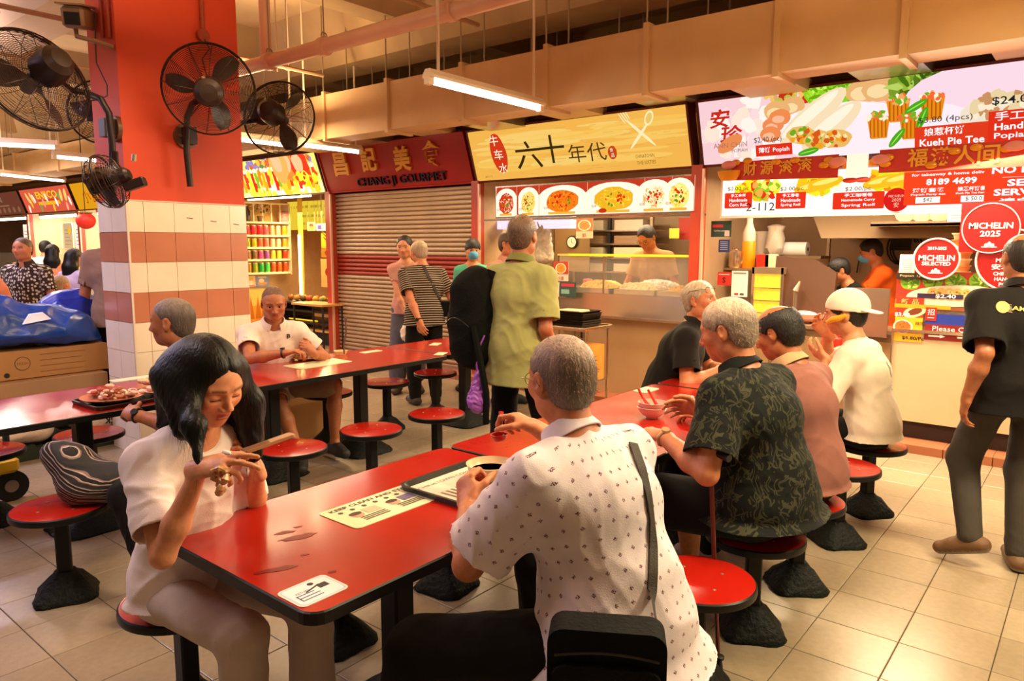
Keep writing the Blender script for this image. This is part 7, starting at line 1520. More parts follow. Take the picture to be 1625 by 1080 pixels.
LEAF = PPL['leaf'] = person('broad man in a dark leaf-print shirt resting his arm on the table by the bowls', (-1.04, 2.95), 172, S=1.12, sit=.44, res=.007, headfine=.004, lean=10, hunch=10, head=(10, 14, 0), build=1.15, belly=.03, skin=SK_O, hair=('short', hexc('8c7c6c'), .008, .0, hexc('d0b8a0')),
    LH=dict(p=A(1052, 692, 2.68), pole=(.1, -.6, -.9), f=(-.92, .25, .04), n=(0, .15, -1), curl=(20, 26, 18)), RH=dict(p=A(1116, 650, 3.08), pole=(.2, .8, -.6), f=(-.95, -.1, .05), n=(.1, -.9, -.3), curl=(25, 30, 20)), LF=dict(p=(-1.50, 2.65, .09)), RF=dict(p=(-1.45, 3.15, .09)),
    shirt=dict(m=f_leaf, hem=.03, sleeve=.80, ease=.036, sr=.092, flare=.05, collar=True), legs=dict(m=f_black, len=.50, ease=.02, name='shorts'), shoes=(.03, .03, .035), seed=12)
watch(LEAF, -1, (.7, .5, .3))
MAUVE = PPL['mauve'] = person('balding man in a mauve shirt with a tan collar hunched over the table', (-1.03, 3.50), 170, S=1.07, sit=.44, res=.008, headfine=.005, lean=8, hunch=12, head=(4, 22, 0), build=1.0, belly=.015, skin=SK_T, hair=('bald', (.012, .009, .007), .012, .0), LH=dict(p=(-1.50, 3.35, .80), pole=(.1, -.7, -.9), f=(-1, .2, 0), n=(0, 0, -1)), RH=dict(p=(-1.50, 3.75, .80), pole=(.1, .7, -.9), f=(-1, -.2, 0), n=(0, 0, -1)),
    shirt=dict(m=f_mauve, hem=.03, sleeve=.75, ease=.030, sr=.085, flare=.03, collar=True, collar_m=fabric('tan_collar', hexc('b49670'))), legs=dict(m=f_black), shoes=(.3, .22, .15), seed=17)
CAP = PPL['cap'] = person('young man in a backward white cap and white tee eating a yellow roll', (-1.03, 4.72), 178, S=1.08, sit=.44, res=.008, headfine=.005, lean=12, hunch=8, head=(12, 8, 0), build=.92, skin=hexc('cf8e64'), hair=('short', (.012, .008, .006), .008, -.01), LH=dict(p=A(1312, 570, 4.55), pole=(.2, -.5, -.9), f=(-.85, .2, .35), n=(0, .6, .6), curl=(20, 30, 20)), RH=dict(p=A(1314, 530, 4.85), pole=(.2, .6, -.9), f=(-.5, -.25, .5), n=(0, -.6, .5), curl=(30, 40, 20)),
    shirt=dict(m=fabric('cream_tee', hexc('e8dcc8')), hem=.04, sleeve=.85, ease=.036, sr=.094, flare=.02), legs=dict(m=f_black), shoes=(.5, .45, .4), seed=21)
BLK_M = PPL['blackman'] = person('man in black with eyeglasses pushed up on his grey hair leaning on the red table', (-2.36, 4.66), 22, S=1.10, sit=.44, res=.008, headfine=.005, lean=16, hunch=6, head=(-24, -10, 0), build=1.12, belly=.03, skin=SK_O, hair=('short', hexc('a89480'), .007, -.005, hexc('d8c4a8')), RH=dict(p=A(1148, 585, 4.6), pole=(-.3, -.7, -.9), f=(1, .1, 0), n=(0, .1, -1)), LH=dict(p=(-2.0, 4.85, .80), pole=(-.2, .7, -.8), f=(.9, -.4, 0), n=(0, 0, -1)),
    shirt=dict(m=fabric('black_polo', hexc('181412')), hem=.12, sleeve=.7, ease=.028, sr=.085, collar=True), legs=dict(m=f_khaki, len=.5, name='shorts'), shoes=(.6, .55, .5), LF=dict(p=(-1.98, 4.95, .09)), RF=dict(p=(-1.75, 4.35, .09), f=(.8, -.5, 0)), seed=23)
glasses(BLK_M, (.03, .02, .02), up=.055, dy=-.018)
BEH = PPL['behind'] = person('grey-stubbled man behind the girl reaching to the plates of bones with a watch on', (-3.67, 1.88), 208, S=1.07, sit=.44, res=.007, headfine=.005, lean=6, hunch=8, head=(8, 2, 0), build=.92, skin=SK_D, hair=('buzz', hexc('5c5048'), .0025, .012, hexc('8c7868')), LH=dict(p=A(215, 658, 1.56), pole=(.6, -.2, -1), f=(-.95, -.1, .12), n=(-.1, .6, -.6), curl=(35, 40, 20)), RH=dict(p=(-4.05, 2.05, .80), pole=(.9, .6, -.5), f=(-.9, 0, -.1), n=(0, 0, -1)),
    LF=dict(p=(-3.25, 1.42, .09), f=(.3, -.9, 0), pole=(.2, -1, .5)), RF=dict(p=(-4.1, 2.05, .09)), shirt=dict(m=f_olive, hem=.10, sleeve=.62, ease=.026, sr=.08), legs=dict(m=f_black), shoes=(.08, .07, .06), seed=27)
watch(BEH, -1)
POLO = PPL['polo'] = person('nearly bald man in a white polo eating from an orange plate', (-5.04, 3.18), -22, S=1.06, sit=.44, res=.008, headfine=.0045, lean=16, hunch=10, head=(-6, 14, 0), build=1.0, skin=SK_D, hair=('buzz', hexc('6c4c38'), .0015, .03), RH=dict(p=A(452, 560, 2.98), pole=(-.2, -.9, -.6), f=(.55, .55, .15), n=(-.1, -.1, -1), curl=(35, 50, 30)), LH=dict(p=A(497, 560, 3.28), pole=(-.1, .9, -.7), f=(-.1, -.55, .7), n=(-.7, -.3, 0), curl=(55, 80, 40)), LF=dict(p=(-4.55, 3.40, .12), pole=(.8, .4, .9)), RF=dict(p=(-4.50, 3.05, .10)),
    shirt=dict(m=f_polo, hem=.10, sleeve=.62, ease=.026, sr=.08, collar=True), legs=dict(m=f_khaki, len=.46, name='shorts'), shoes=(.02, .02, .02), seed=31)
watch(POLO, 1)
PINK = PPL['pink'] = person('woman in a pink tee standing before the shutter with a white bag', (-6.02, 5.52), -42, S=1.02, res=.010, female=True, lean=0, hunch=2, head=(-14, 4, 0), build=.9, skin=SK_G, hair=('short', (.015, .010, .008), .008, .0), RH=dict(p=A(652, 520, 5.38), pole=(-.5, -.2, -.5), n=(.6, .3, 0)), LH=dict(p=tuple(Vector((-5.92, 5.62, .84)))), shirt=dict(m=f_pink, hem=.06, sleeve=.5, ease=.008, sr=.055, wr=.008), legs=dict(m=f_denim, len=.86, ease=.035, cuff=.075), shoes=(.05, .03, .02), seed=33)
STRP = PPL['strip'] = person('grey-haired man in a black and white striped shirt with his back to us', (-5.42, 5.22), 150, S=1.0, res=.009, lean=8, hunch=12, head=(14, 12, 0), build=1.05, skin=SK_O, hair=('short', hexc('a89078'), .006, .0, hexc('dcc8a4')), LH=dict(p=A(678, 550, 5.0), pole=(.2, -.6, -.4), n=(-.3, .8, 0)), RH=dict(p=(-5.25, 5.55, .84)), shirt=dict(m=f_strip, hem=.10, sleeve=.75, ease=.028, sr=.085), legs=dict(m=f_black, ease=.03), shoes=(.03, .02, .02), seed=35)
watch(STRP, -1)
MASK = PPL['mask'] = person('person with short black hair in a blue face mask and aqua top', (-5.55, 6.1), -58, S=1.0, res=.010, female=True, lean=0, hunch=3, head=(18, 6, 0), build=.95, skin=hexc('d89468'), hair=('fringe', (.006, .005, .005), .012), shirt=dict(m=f_aqua, hem=.08, sleeve=.6), legs=dict(m=f_black), seed=37)
GLS = PPL['gls'] = person('person in thin glasses looking right behind the green polo', (-4.78, 5.75), -5, S=1.04, res=.010, lean=0, hunch=3, head=(10, 2, 0), build=.95, skin=SK_O, hair=('short', hexc('5c4434'), .008, .0), shirt=dict(m=f_pink, hem=.08, sleeve=.6, collar=True), legs=dict(m=f_jean), seed=39); glasses(GLS)
GREEN = PPL['green'] = person('tall grey-haired man in a pale green polo standing with his back to us', (-2.80, 3.50), 92, S=1.07, res=.008, lean=0, hunch=3, head=(16, 2, 0), build=.98, belly=.01, skin=SK_T, hair=('short', hexc('604838'), .005, .012, hexc('907058')), RH=dict(p=A(878, 570, 3.62), pole=(.3, -.6, -.4), n=(-.6, 0, 0)), LH=dict(p=(-3.08, 3.62, .95), pole=(-.4, -.6, -.4), curl=(45, 60, 40)),
    shirt=dict(m=f_green, hem=.19, sleeve=.82, ease=.034, sr=.086, collar=True, collar_m=fabric('green_collar', hexc('7c7c48')), flare=.02), legs=dict(m=f_black, ease=.02), LF=dict(p=(-2.96, 3.42, .09)), RF=dict(p=(-2.62, 3.56, .09)), seed=41)
cp = at(1040, 430, Y=7.55)
COOK = PPL['cook'] = person('cook in a beige tee and glasses bent over the noodle counter', (cp.x+.06, 7.5), -100, S=1.12, res=.010, lean=10, hunch=14, head=(10, 34, 0), build=1.05, skin=hexc('c87848'), hair=('short', (.03, .02, .015), .008, .01), LH=dict(p=(cp.x+.25, 7.2, 1.0)), RH=dict(p=(cp.x-.25, 7.2, 1.0)), shirt=dict(m=f_beige, hem=.10, sleeve=.7, ease=.03), legs=dict(m=f_black), seed=43); glasses(COOK)
cp = at(1372, 430, Y=7.6)
ORG = PPL['orange'] = person('worker in an orange shirt and blue mask in the right stall', (cp.x+.16, 7.95), 200, S=1.02, res=.010, lean=10, hunch=12, head=(0, 22, 0), build=1.1, skin=SK_O, hair=('short', (.02, .015, .01), .008, .0), RH=dict(p=(cp.x-.3, 7.9, 1.0)), LH=dict(p=(cp.x-.25, 7.7, 1.0)), shirt=dict(m=f_orange, hem=.10, sleeve=.7, ease=.03), legs=dict(m=f_black), seed=45)
cp = at(1322, 450, Y=7.2)
DRK = PPL['dark'] = person('dark-haired worker bent low behind the work counter of the right stall', (cp.x+.22, 7.5), 215, S=.93, res=.010, lean=18, hunch=18, head=(0, 26, 0), build=.9, skin=SK_O, hair=('short', (.008, .007, .006), .012, -.01), RH=dict(p=(cp.x-.4, 7.15, .98)), LH=dict(p=(cp.x-.1, 6.95, .98)), shirt=dict(m=f_black, hem=.10, sleeve=.7), legs=dict(m=f_black), seed=47)
WALK = PPL['walk'] = person('man in a black polo with a gold back logo walking off at the right edge', (-.31, 4.42), 118, S=1.0, res=.008, lean=2, hunch=5, head=(0, 4, 0), build=1.05, skin=SK_D, hair=('bald', (.02, .014, .01), .003, .01), LH=dict(p=A(1534, 632, 4.22), pole=(.5, -.8, .3), n=(.6, .3, 0), f=(-.15, .15, -1)), RH=dict(p=(-.05, 4.55, .85)),
    shirt=dict(m=fabric('black_polo2', hexc('161210')), hem=.12, sleeve=.88, ease=.036, sr=.092, collar=True), legs=dict(m=f_jean, ease=.018, cuff=.05), shoes=hexc('6c4c30'), LF=dict(p=(-.44, 4.30, .15), f=(-.8, .1, -.28), pole=(-.5, .7, 0)), RF=dict(p=(-.24, 4.42, .085)), seed=49)
# people beyond the column on the left
def far_person(label, px, depth, yaw, S, **k): p = on(px, 420, depth); return person(label, (p.x, p.y), yaw, S=S, res=k.pop('res', .012), **k)
CR_F = math.degrees(math.atan2(CR[2][1], CR[2][0]))      # 129: looking the way the camera looks
far_person('man in a dark shirt dotted with white standing behind the blue tarp', 42, 7.6, CR_F+178, 1.0, build=1.1, lean=0, hunch=2, head=(0, -4, 0), skin=SK_O, hair=('buzz', hexc('5c4434'), .003, .02), shirt=dict(m=f_dotd, hem=.1, sleeve=.7, ease=.03, collar=True), legs=dict(m=f_black), seed=51)
F1 = far_person('woman with long dark hair and a salmon top, left of the two', 82, 10.2, CR_F+20, .96, female=True, build=.95, skin=SK_G, hair=('short', (.010, .008, .008), .016), shirt=dict(m=f_salmon, hem=.1, sleeve=.6), legs=dict(m=f_jean), seed=53)
F2 = far_person('woman with long black hair and a lilac top, right of the two', 108, 9.0, CR_F-15, .93, female=True, build=.95, skin=SK_G, hair=('short', (.006, .006, .006), .016), shirt=dict(m=f_lilac, hem=.1, sleeve=.6), legs=dict(m=f_jean), seed=55)
F3 = far_person('seated old person in a black and white flowered shirt', 78, 7.8, CR_F-10, 1.0, sit=.44, lean=6, hunch=10, skin=SK_O, hair=('buzz', hexc('a88868'), .002, .0), shirt=dict(m=f_bloom, hem=.1, sleeve=.7, collar=True), legs=dict(m=f_black), seed=57)
F4 = far_person('person in an orange top leaning in at the left picture edge', 0, 6.9, CR_F+110, .96, lean=14, hunch=8, skin=SK_O, build=.95, hair=('short', (.01, .01, .01)), shirt=dict(m=f_salmon, hem=.1, sleeve=.3), legs=dict(m=f_black), seed=59)
F5 = far_person('tall man in a taupe tee half hidden by the column', 184, 6.4, CR_F+10, 1.12, lean=0, hunch=2, skin=SK_T, build=1.0, hair=('buzz', hexc('3c2c20'), .003), shirt=dict(m=f_tan, hem=.1, sleeve=.75, ease=.03), legs=dict(m=f_black), seed=61); watch(F5, -1)
F6 = far_person('customer in a white top behind the salmon top woman', 68, 12, CR_F, 1.0, skin=SK_G, build=1.0, hair=('short', (.02, .015, .01)), shirt=dict(m=f_white, hem=.1, sleeve=.75, ease=.03), legs=dict(m=f_jean), seed=63, res=.014)
# ---------------- blue tarp pile, boxes, sacks ----------------
xc, yc = -6.72, 1.95
t = thing('pallet', 'dark pallet under the flour sacks at the left', 'pallet', (xc, yc-.1, 0)); 
for y in (-.62, -.3, 0, .3, .60): mb = MB(); mb.bb(-.42, y-.06, .09, .42, y+.06, .115); mb.build('board', mat('dark_wood', hexc('24301c'), .6), t)
for x in (-.38, 0, .38): mb = MB(); mb.bb(x-.04, -.66, 0, x+.04, .64, .09); mb.build('runner', mat('dark_wood', (.02, .03, .01), .6), t)
SACK = mat('sack_cloth', hexc('d8c4ac'), .75, noise=.15, nscale=10, bump=.4, bscale=30)
def sack(label, x, y, z, rx, ry, rz_, seed, txt=None, group='flour sacks on the pallet'):
    t = thing('flour_sack', label, 'sack', (x, y, z), 0, None); F = Field(V(-rx*1.15, -ry*1.1, -.02), V(rx*1.15, ry*1.1, rz_*2.3), .016)
    F.ell(V(0, 0, rz_), V(rx, ry, rz_), None, 0); F.cone(V(-rx*.6, -ry*.6, rz_), V(rx*.6, -ry*.6, rz_), rz_*.85, rz_*.85, .08); F.cone(V(-rx*.6, ry*.6, rz_), V(rx*.6, ry*.6, rz_), rz_*.85, rz_*.85, .08); F.cone(V(rx*.6, -ry*.6, rz_), V(rx*.6, ry*.6, rz_), rz_*.85, rz_*.85, .08)
    vs, qq = F.mesh(); vs = vs+vnormals(vs, qq)*((wrinkle(vs, seed, .8)*.012)[:, None]); np_mesh('sack_body', vs, qq, SACK, t)
    if txt:
        i = np.argmax(vs[:, 0]); P = Print((vs[:, 0].max()-.002, txt[1], rz_), (0, 1, 0), (0, 0, 1), (1, 0, 0)); P.text(txt[0], 0, 0, h=txt[2], col=txt[3], bold=.04, rot=txt[4]); P.build('lettering', SHEET, t)
    return t
sack('lower flour sack with small red print on the pallet', xc+.05, yc-.25, .115, .42, .46, .09, 1, ('THAI FLOUR', -.05, .02, C('903020'), .08))
sack('upper flour sack lying over the lower one', xc+.02, yc-.30, .295, .42, .50, .085, 2, ('flour', .1, .03, C('705848'), .1))
sack('flour sack printed PINK upside down beside the others', xc+.12, yc+.52, .115, .36, .24, .10, 3, ('PINK', .0, .05, C('101010'), PI-.1))
t = thing('sugar_box', 'low brown box between the sacks and the tarp box', 'box', (xc, yc-.05, .47)); mb = MB(); mb.box((0, 0, .07), (.80, 1.15, .14), bev=.004); mb.build('box_body', mat('kraft2', hexc('a8825c'), .7), t)
KR = mat('kraft', hexc('b88650'), .7, noise=.1, nscale=3)
t = thing('cardboard_box', 'printed brown cardboard box under the blue tarp', 'box', (xc-.02, yc+.18, .615)); mb = MB(); mb.box((0, 0, .11), (.62, .80, .22), bev=.004); mb.build('box_body', KR, t)
P = Print((.311, 0, .11), (0, 1, 0), (0, 0, 1), (1, 0, 0)); P.ell(-.22, .01, .055, .055, C('7a5030'), n=20); P.ell(-.22, .01, .048, .048, C('b88650'), n=20); P.text('FRESH', -.22, .01, h=.02, col=C('7a5030'))
for i in range(4): P.rect(-.1, -.07+i*.045, .2+.03*(i % 2), -.065+i*.045, C('8a5c34'))
P.ell(-.33, -.07, .02, .02, C('2c1c10')); P.build('print', SHEET, t); mb = MB(); mb.box((0, -.0, .2215), (.62, .05, .002)); mb.build('tape', mat('tape', hexc('d0a060'), .3), t)
t = thing('cardboard_box', 'second cardboard box at the left picture edge under the tarp', 'box', (xc+.02, yc-.55, .615)); mb = MB(); mb.box((0, 0, .10), (.6, .55, .20), bev=.004); mb.build('box_body', KR, t)
# tarp bundle
TARP = mat('blue_tarp', hexc('1448a8'), .28, noise=.25, nscale=6, bump=.35, bscale=10)
def bundle(name, label, cat, prims, res, m_, seed, amp, cutz=None, f=1.0):
    P_ = np.array([p[0] for p in prims]); rr = max(max(p[1]) for p in prims); F = Field(P_.min(0)-rr*1.2, P_.max(0)+rr*1.2, res)
    for p in prims: F.ell(V(*p[0]), V(*p[1]), np.array(Matrix.Rotation(p[2] if len(p) > 2 else 0, 3, 'X')), .08)
    if cutz is not None: F.cut(V(0, 0, cutz), V(0, 0, -1))
    vs, qq = F.mesh(); c = vs.mean(0); c[2] = vs[:, 2].min(); vs = vs-c; vs = vs+vnormals(vs, qq)*((wrinkle(vs, seed, f)*amp+wrinkle(vs, seed+1, f*.4)*amp*1.5)[:, None]); o = np_mesh(name, vs, qq, m_, None); o.location = c; return tag(o, label, cat)
bundle('tarp_bag', 'big crumpled blue tarpaulin bag on top of the cardboard boxes', 'bag', [((xc, yc-.30, 1.05), (.36, .38, .26), .3), ((xc, yc-.45, .98), (.36, .40, .18)), ((xc+.02, yc+.22, .98), (.36, .46, .17), -.35), ((xc, yc+.30, 1.05), (.32, .30, .12), -.1), ((xc, yc+.05, .95), (.38, .55, .13))], .018, TARP, 4, .035, .835, .45)
bundle('tarp_bag', 'second blue tarpaulin bag standing behind, against the column', 'bag', [((xc-.35, yc+.55, 1.02), (.25, .32, .26)), ((xc-.30, yc+.62, .75), (.24, .26, .3))], .022, mat('blue_tarp2', hexc('1234a8'), .3, noise=.2, nscale=5, bump=.3, bscale=10), 9, .03, .5, .5)
p = at(55, 512, X=-6.42); mb = MB(); mb.add([(0, -.09, 0), (.02, .10, .03), (-.02, .06, .08), (-.04, -.03, .07), (.01, -.09, -.004), (.03, .10, .026), (-.01, .06, .076), (-.03, -.03, .066)], [(0, 1, 2, 3), (7, 6, 5, 4), (0, 4, 5, 1), (1, 5, 6, 2), (2, 6, 7, 3), (3, 7, 4, 0)]); simple('paper_scrap', 'white paper scrap tucked into the blue tarp', 'paper', mb, mat('glare_white2', hexc('f0e8e8'), .6), (-6.40, p.y, p.z))
# trolley wheel with yellow fender, lower left
p = at(14, 745, X=-5.4); t = thing('trolley_wheel', 'black castor wheel with a yellow guard at the lower left edge', 'wheel', (p.x, p.y, 0)); mb = MB(); mb.cyl((-.03, 0, .10), (.03, 0, .10), .10, n=24); mb.build('tyre', BLACK, t, True, .6); mb = MB(); mb.cyl((-.035, 0, .10), (.035, 0, .10), .04, n=16); mb.build('hub', STEEL, t, True, .6)
mb = MB(); mb.box((0, -.02, .24), (.12, .14, .10), bev=.02); mb.build('guard', mat('yellow_guard', hexc('e0b420'), .4), t); mb = MB(); mb.cyl((0, 0, .28), (0, 0, .5), .02, n=8); mb.build('stem', BLACK, t)
# white sack & brown box by the eating man's feet
p = at(470, 620, .42); o = sack('white sack lying on the brown box behind the eating man', -5.45, 3.63, .44, .22, .30, .055, 7)
mb = MB(); mb.box((0, 0, .215), (.46, .56, .43), bev=.006); mb.ball((.235, -.2, .25), .014, 8, 6, col=(.02, .01, .01)); mb.v = mb.v; t = simple('carton', 'tall brown carton under the white sack behind the eating man', 'box', mb, KR, (-5.45, 3.62, 0.0))
# drawstring bag on stool
STR = mat('striped_bag', hexc('b8a090'), .8, bump=.2, bscale=60); nt = STR.node_tree; b_ = nt.nodes['Principled BSDF']; tc = nt.nodes.new('ShaderNodeTexCoord'); wv = nt.nodes.new('ShaderNodeTexWave'); wv.inputs['Scale'].default_value = 11; wv.inputs['Distortion'].default_value = 1.2; wv.inputs['Detail Scale'].default_value = .6; mp = nt.nodes.new('ShaderNodeMapping'); mp.inputs['Rotation'].default_value = (.4, .9, .5)
nt.links.new(tc.outputs['Object'], mp.inputs[0]); nt.links.new(mp.outputs[0], wv.inputs[0]); cr = nt.nodes.new('ShaderNodeValToRGB'); cr.color_ramp.interpolation = 'CONSTANT'; e = cr.color_ramp.elements; e[0].color = (*hexc('2a2828'), 1); e[1].position = .42; e[1].color = (*hexc('8a7468'), 1); e2 = e.new(.66); e2.color = (*hexc('c8b0a4'), 1); e3 = e.new(.82); e3.color = (*hexc('181414'), 1); nt.links.new(wv.outputs[0], cr.inputs[0]); nt.links.new(cr.outputs[0], b_.inputs['Base Color'])
ROOT = bundle('drawstring_bag', 'grey striped drawstring bag slumped on the stool behind the girl', 'bag', [((-3.66, 1.33, .53), (.14, .15, .11)), ((-3.74, 1.28, .62), (.10, .10, .10)), ((-3.80, 1.22, .67), (.05, .06, .06)), ((-3.58, 1.40, .52), (.11, .10, .09))], .009, STR, 12, .012, .442, 1.2)
mb = MB(); mb.tube([(.10, .08, .14), (.18, .12, .10), (.20, .11, -.08), (.19, .10, -.30)], .004, 6); o = mb.build('drawstring', mat('cord_white', hexc('e0d0c8'), .7), ROOT, True)
# ---------------- hair, caps, bags and things held ----------------
from mathutils.bvhtree import BVHTree
CAMP = Vector((0, 0, HCAM))
def bvh(o):
    bpy.context.view_layer.update(); mw = o.matrix_world; me = o.data
    return BVHTree.FromPolygons([mw @ v.co for v in me.vertices], [tuple(p.vertices) for p in me.polygons])
def kid(I, n): return [o for o in sc.collection.objects if o.parent == I['root'] and o.name.split('.')[0] == n][0]
def hits(tr, pxs, off=.006):
    P_, N_ = [], []
    for px, py in pxs:
        h = tr.ray_cast(CAMP, vd(px, py), 20)
        if h[0] is not None: n = h[1] if h[1].dot(vd(px, py)) < 0 else -h[1]; P_.append(h[0]+n*off); N_.append(n)
    return P_, N_
def resample(P_, N_, n):
    t = np.linspace(0, len(P_)-1, n); a = np.array(P_); b = np.array(N_); k = np.arange(len(P_))
    return [Vector([np.interp(x, k, a[:, i]) for i in range(3)]) for x in t], [Vector([np.interp(x, k, b[:, i]) for i in range(3)]).normalized() for x in t]
def ribbon(mb, P_, N_, w, th=.003):
    vs = []; fs = []; m = len(P_)
    for i in range(m):
        d = (P_[min(i+1, m-1)]-P_[max(i-1, 0)]).normalized(); s = d.cross(N_[i]).normalized(); n = N_[i]
        vs += [P_[i]-s*w-n*th, P_[i]+s*w-n*th, P_[i]+s*w+n*th, P_[i]-s*w+n*th]
    for i in range(m-1):
        for k in range(4): fs.append((i*4+k, i*4+(k+1) % 4, (i+1)*4+(k+1) % 4, (i+1)*4+k))
    fs += [(3, 2, 1, 0), (m*4-4, m*4-3, m*4-2, m*4-1)]; mb.add(vs, fs); return mb
STRAP = mat('strap_webbing', hexc('2e2620'), .7, bump=.3, bscale=200); BAGM = mat('black_bag_cloth', (.004, .0045, .004), .8, noise=.3, nscale=12, bump=.4, bscale=90, spec=.15)
# --- the girl's long hair
I = GIRL; H, R, S = I['H'], I['R'], I['S']; Pl = lambda x, y, z: H+R @ (V(x, y, z)*S); L_ = lambda px, py, Y: I['toL'](at(px, py, Y=Y))
G = Field(H-V(.34, .34, .52), H+V(.34, .34, .22), .0065)
G.ell(Pl(0, -.014, .034), V(.093, .113, .104)*S, R, 0); G.ell(Pl(0, -.04, -.02), V(.095, .095, .10)*S, R, .05)
cN, cF = .96, 1.26
cr_ = I['Rz'].T @ CR[0]
for a, b, ra, rb, rx in ((Pl(.02, -.06, .0), L_(288, 620, 1.09), .078, .056, 1.25), (L_(288, 620, 1.09), L_(260, 674, 1.04), .052, .018, 1.6), (Pl(.062, -.03, .0), L_(296, 688, 1.01), .042, .022, 1.9),
                     (Pl(.078, .008, .02), L_(308, 675, 1.00), .024, .020, 1.3), (L_(308, 675, 1.00), L_(317, 742, .97), .020, .008, 1.5), (Pl(-.06, -.05, .0), L_(372, 640, cF+.02), .080, .060, 1), (Pl(-.082, .010, .03), L_(392, 640, cF), .040, .044, 1), (L_(392, 640, cF), L_(402, 722, cF), .048, .026, 1.1), (L_(378, 640, cF+.02), L_(390, 715, cF+.02), .06, .04, 1)):
    G.cone(a, b, ra, rb, .045, sx=cr_, rx=rx)
X, Y, Z = np.meshgrid(*G.ax, indexing='ij'); Lh = np.stack([X-H[0], Y-H[1], Z-H[2]], -1) @ R/S
x_, y_, z_ = np.abs(Lh[..., 0]), Lh[..., 1], Lh[..., 2]
face = np.maximum(np.maximum((np.sqrt((x_/.064)**2+((z_+.035)/.105)**2)-1)*.06, -(y_-.018)), -(z_+.16)); G.D = np.maximum(G.D, (-face*S).astype(np.float32))
part = np.sqrt((Lh[..., 0]/.004)**2+((Lh[..., 2]-.142)/.012)**2)-1; 
hv, hq = G.mesh(); hv = smooth(hv, hq, 14, .5); hn = vnormals(hv, hq)
w_ = hv-H; ang = np.arctan2(w_ @ R[:, 0], w_ @ R[:, 1]); strand = np.abs(np.sin(ang*21+3*np.sin(w_[:, 2]*9)))**.7+.5*np.abs(np.sin(ang*47+w_[:, 2]*14)); low = np.clip((H[2]-hv[:, 2])/.2, 0, 1)
hv = hv+hn*((strand*.0035*(.3+low)-.002)[:, None]); 
l3 = (hv-H) @ R/S; pm = np.exp(-(l3[:, 0]/.004)**2)*(l3[:, 2] > .07); hv = hv-hn*(pm*.006)[:, None]
o = np_mesh('long_hair', hv, hq, LONGHAIR, I['root'])
rs = random.Random(4); mb = MB()
for k in range(900):
    i = rs.randrange(len(hv)); p = hv[i]
    if p[2] > H[2]: continue
    d = nrm(V(rs.gauss(0, .12), rs.gauss(0, .12), -1)+hn[i]*.12); q0 = nrm(np.cross(d, hn[i]))*.0007; b = p+hn[i]*.001; n0 = len(mb.v); ln = rs.uniform(.03, .08); mb.v += [tuple(b-q0), tuple(b+q0), tuple(b+d*ln)]; mb.f.append((n0, n0+1, n0+2)); mb.c.append((1, 1, 1))
tag(mb.build('loose_hair', LONGHAIR, o), kind='stuff')
# phone in her hands
tipc = I['toW'](I['arms'][-1][1]+nrm(I['arms'][-1][2])*.10); a, b = at(398, 712, Y=1.16), at(452, 693, Y=1.26); cen = (a+b)/2
t = thing('phone', 'gold-edged phone held up in the hands of the young woman', 'phone', cen); ax = (b-a).normalized(); up_ = Vector((0, 0, 1)); nn = (up_-ax*up_.dot(ax)).normalized(); nn = (nn+ax.cross(nn)*-.15).normalized(); sd = ax.cross(nn)
Mx = Matrix(((ax.x, sd.x, nn.x, 0), (ax.y, sd.y, nn.y, 0), (ax.z, sd.z, nn.z, 0), (0, 0, 0, 1)))
mb = MB(); mb.prism(rrect(-.078, -.038, .078, .038, .010), -.0045, .0035, Mx); mb.build('body', mat('gold_phone', hexc('d8a070'), .25, .5), t); mb = MB(); mb.prism(rrect(-.074, -.034, .074, .034, .008), .0035, .0045, Mx); mb.build('screen', mat('phone_screen', hexc('a87858'), .1, emis=.15), t); mb = MB(); mb.prism(rrect(.040, .006, .070, .032, .006), -.0065, -.0045, Mx); mb.build('camera_bump', BLACK, t)
el, wr, f, n, h = I['arms'][1]; c = I['toW'](wr+nrm(f)*.09+V(.0, .0, .035)); mb = MB(); F = Field(V(-.06, -.04, -.05), V(.06, .04, .05), .004); F.cone(V(-.02, 0, .02), V(.03, 0, .02), .006, .005, 0); vs, qq = F.mesh(); mb.ball((0, 0, 0), .008, 8, 6, sq=(2.6, 1, .8))
o = simple('folded_tissue', 'white folded tissue pinched in the right hand of the young woman', 'tissue', mb, mat('tissue', hexc('f4e8e0'), .8), tuple(c), smooth=True)
c = Vector(A(349, 762, .99)); o = bundle('scrunchie', 'shiny tan scrunchie hanging from the young woman\'s hand', 'scrunchie', [((c.x, c.y, c.z), (.022, .020, .036)), ((c.x+.006, c.y, c.z-.028), (.018, .016, .018))], .0035, mat('scrunchie', hexc('c8905c'), .3, .1, noise=.3, nscale=60), 5, .008, f=4) if 0 else None
mb = MB(); mb.tube([(.019*math.cos(a)*(1+.12*math.sin(7*a)), .010*math.sin(2*a), .032*math.sin(a)) for a in np.linspace(0, 2*PI, 33)[:-1]], [.010+.003*math.sin(9*a) for a in np.linspace(0, 2*PI, 33)[:-1]], 8, closed=True); simple('scrunchie', 'shiny tan scrunchie round the lower fingers of the young woman', 'scrunchie', mb, mat('scrunchie', hexc('c8905c'), .3, .1, noise=.3, nscale=60), c, smooth=True)
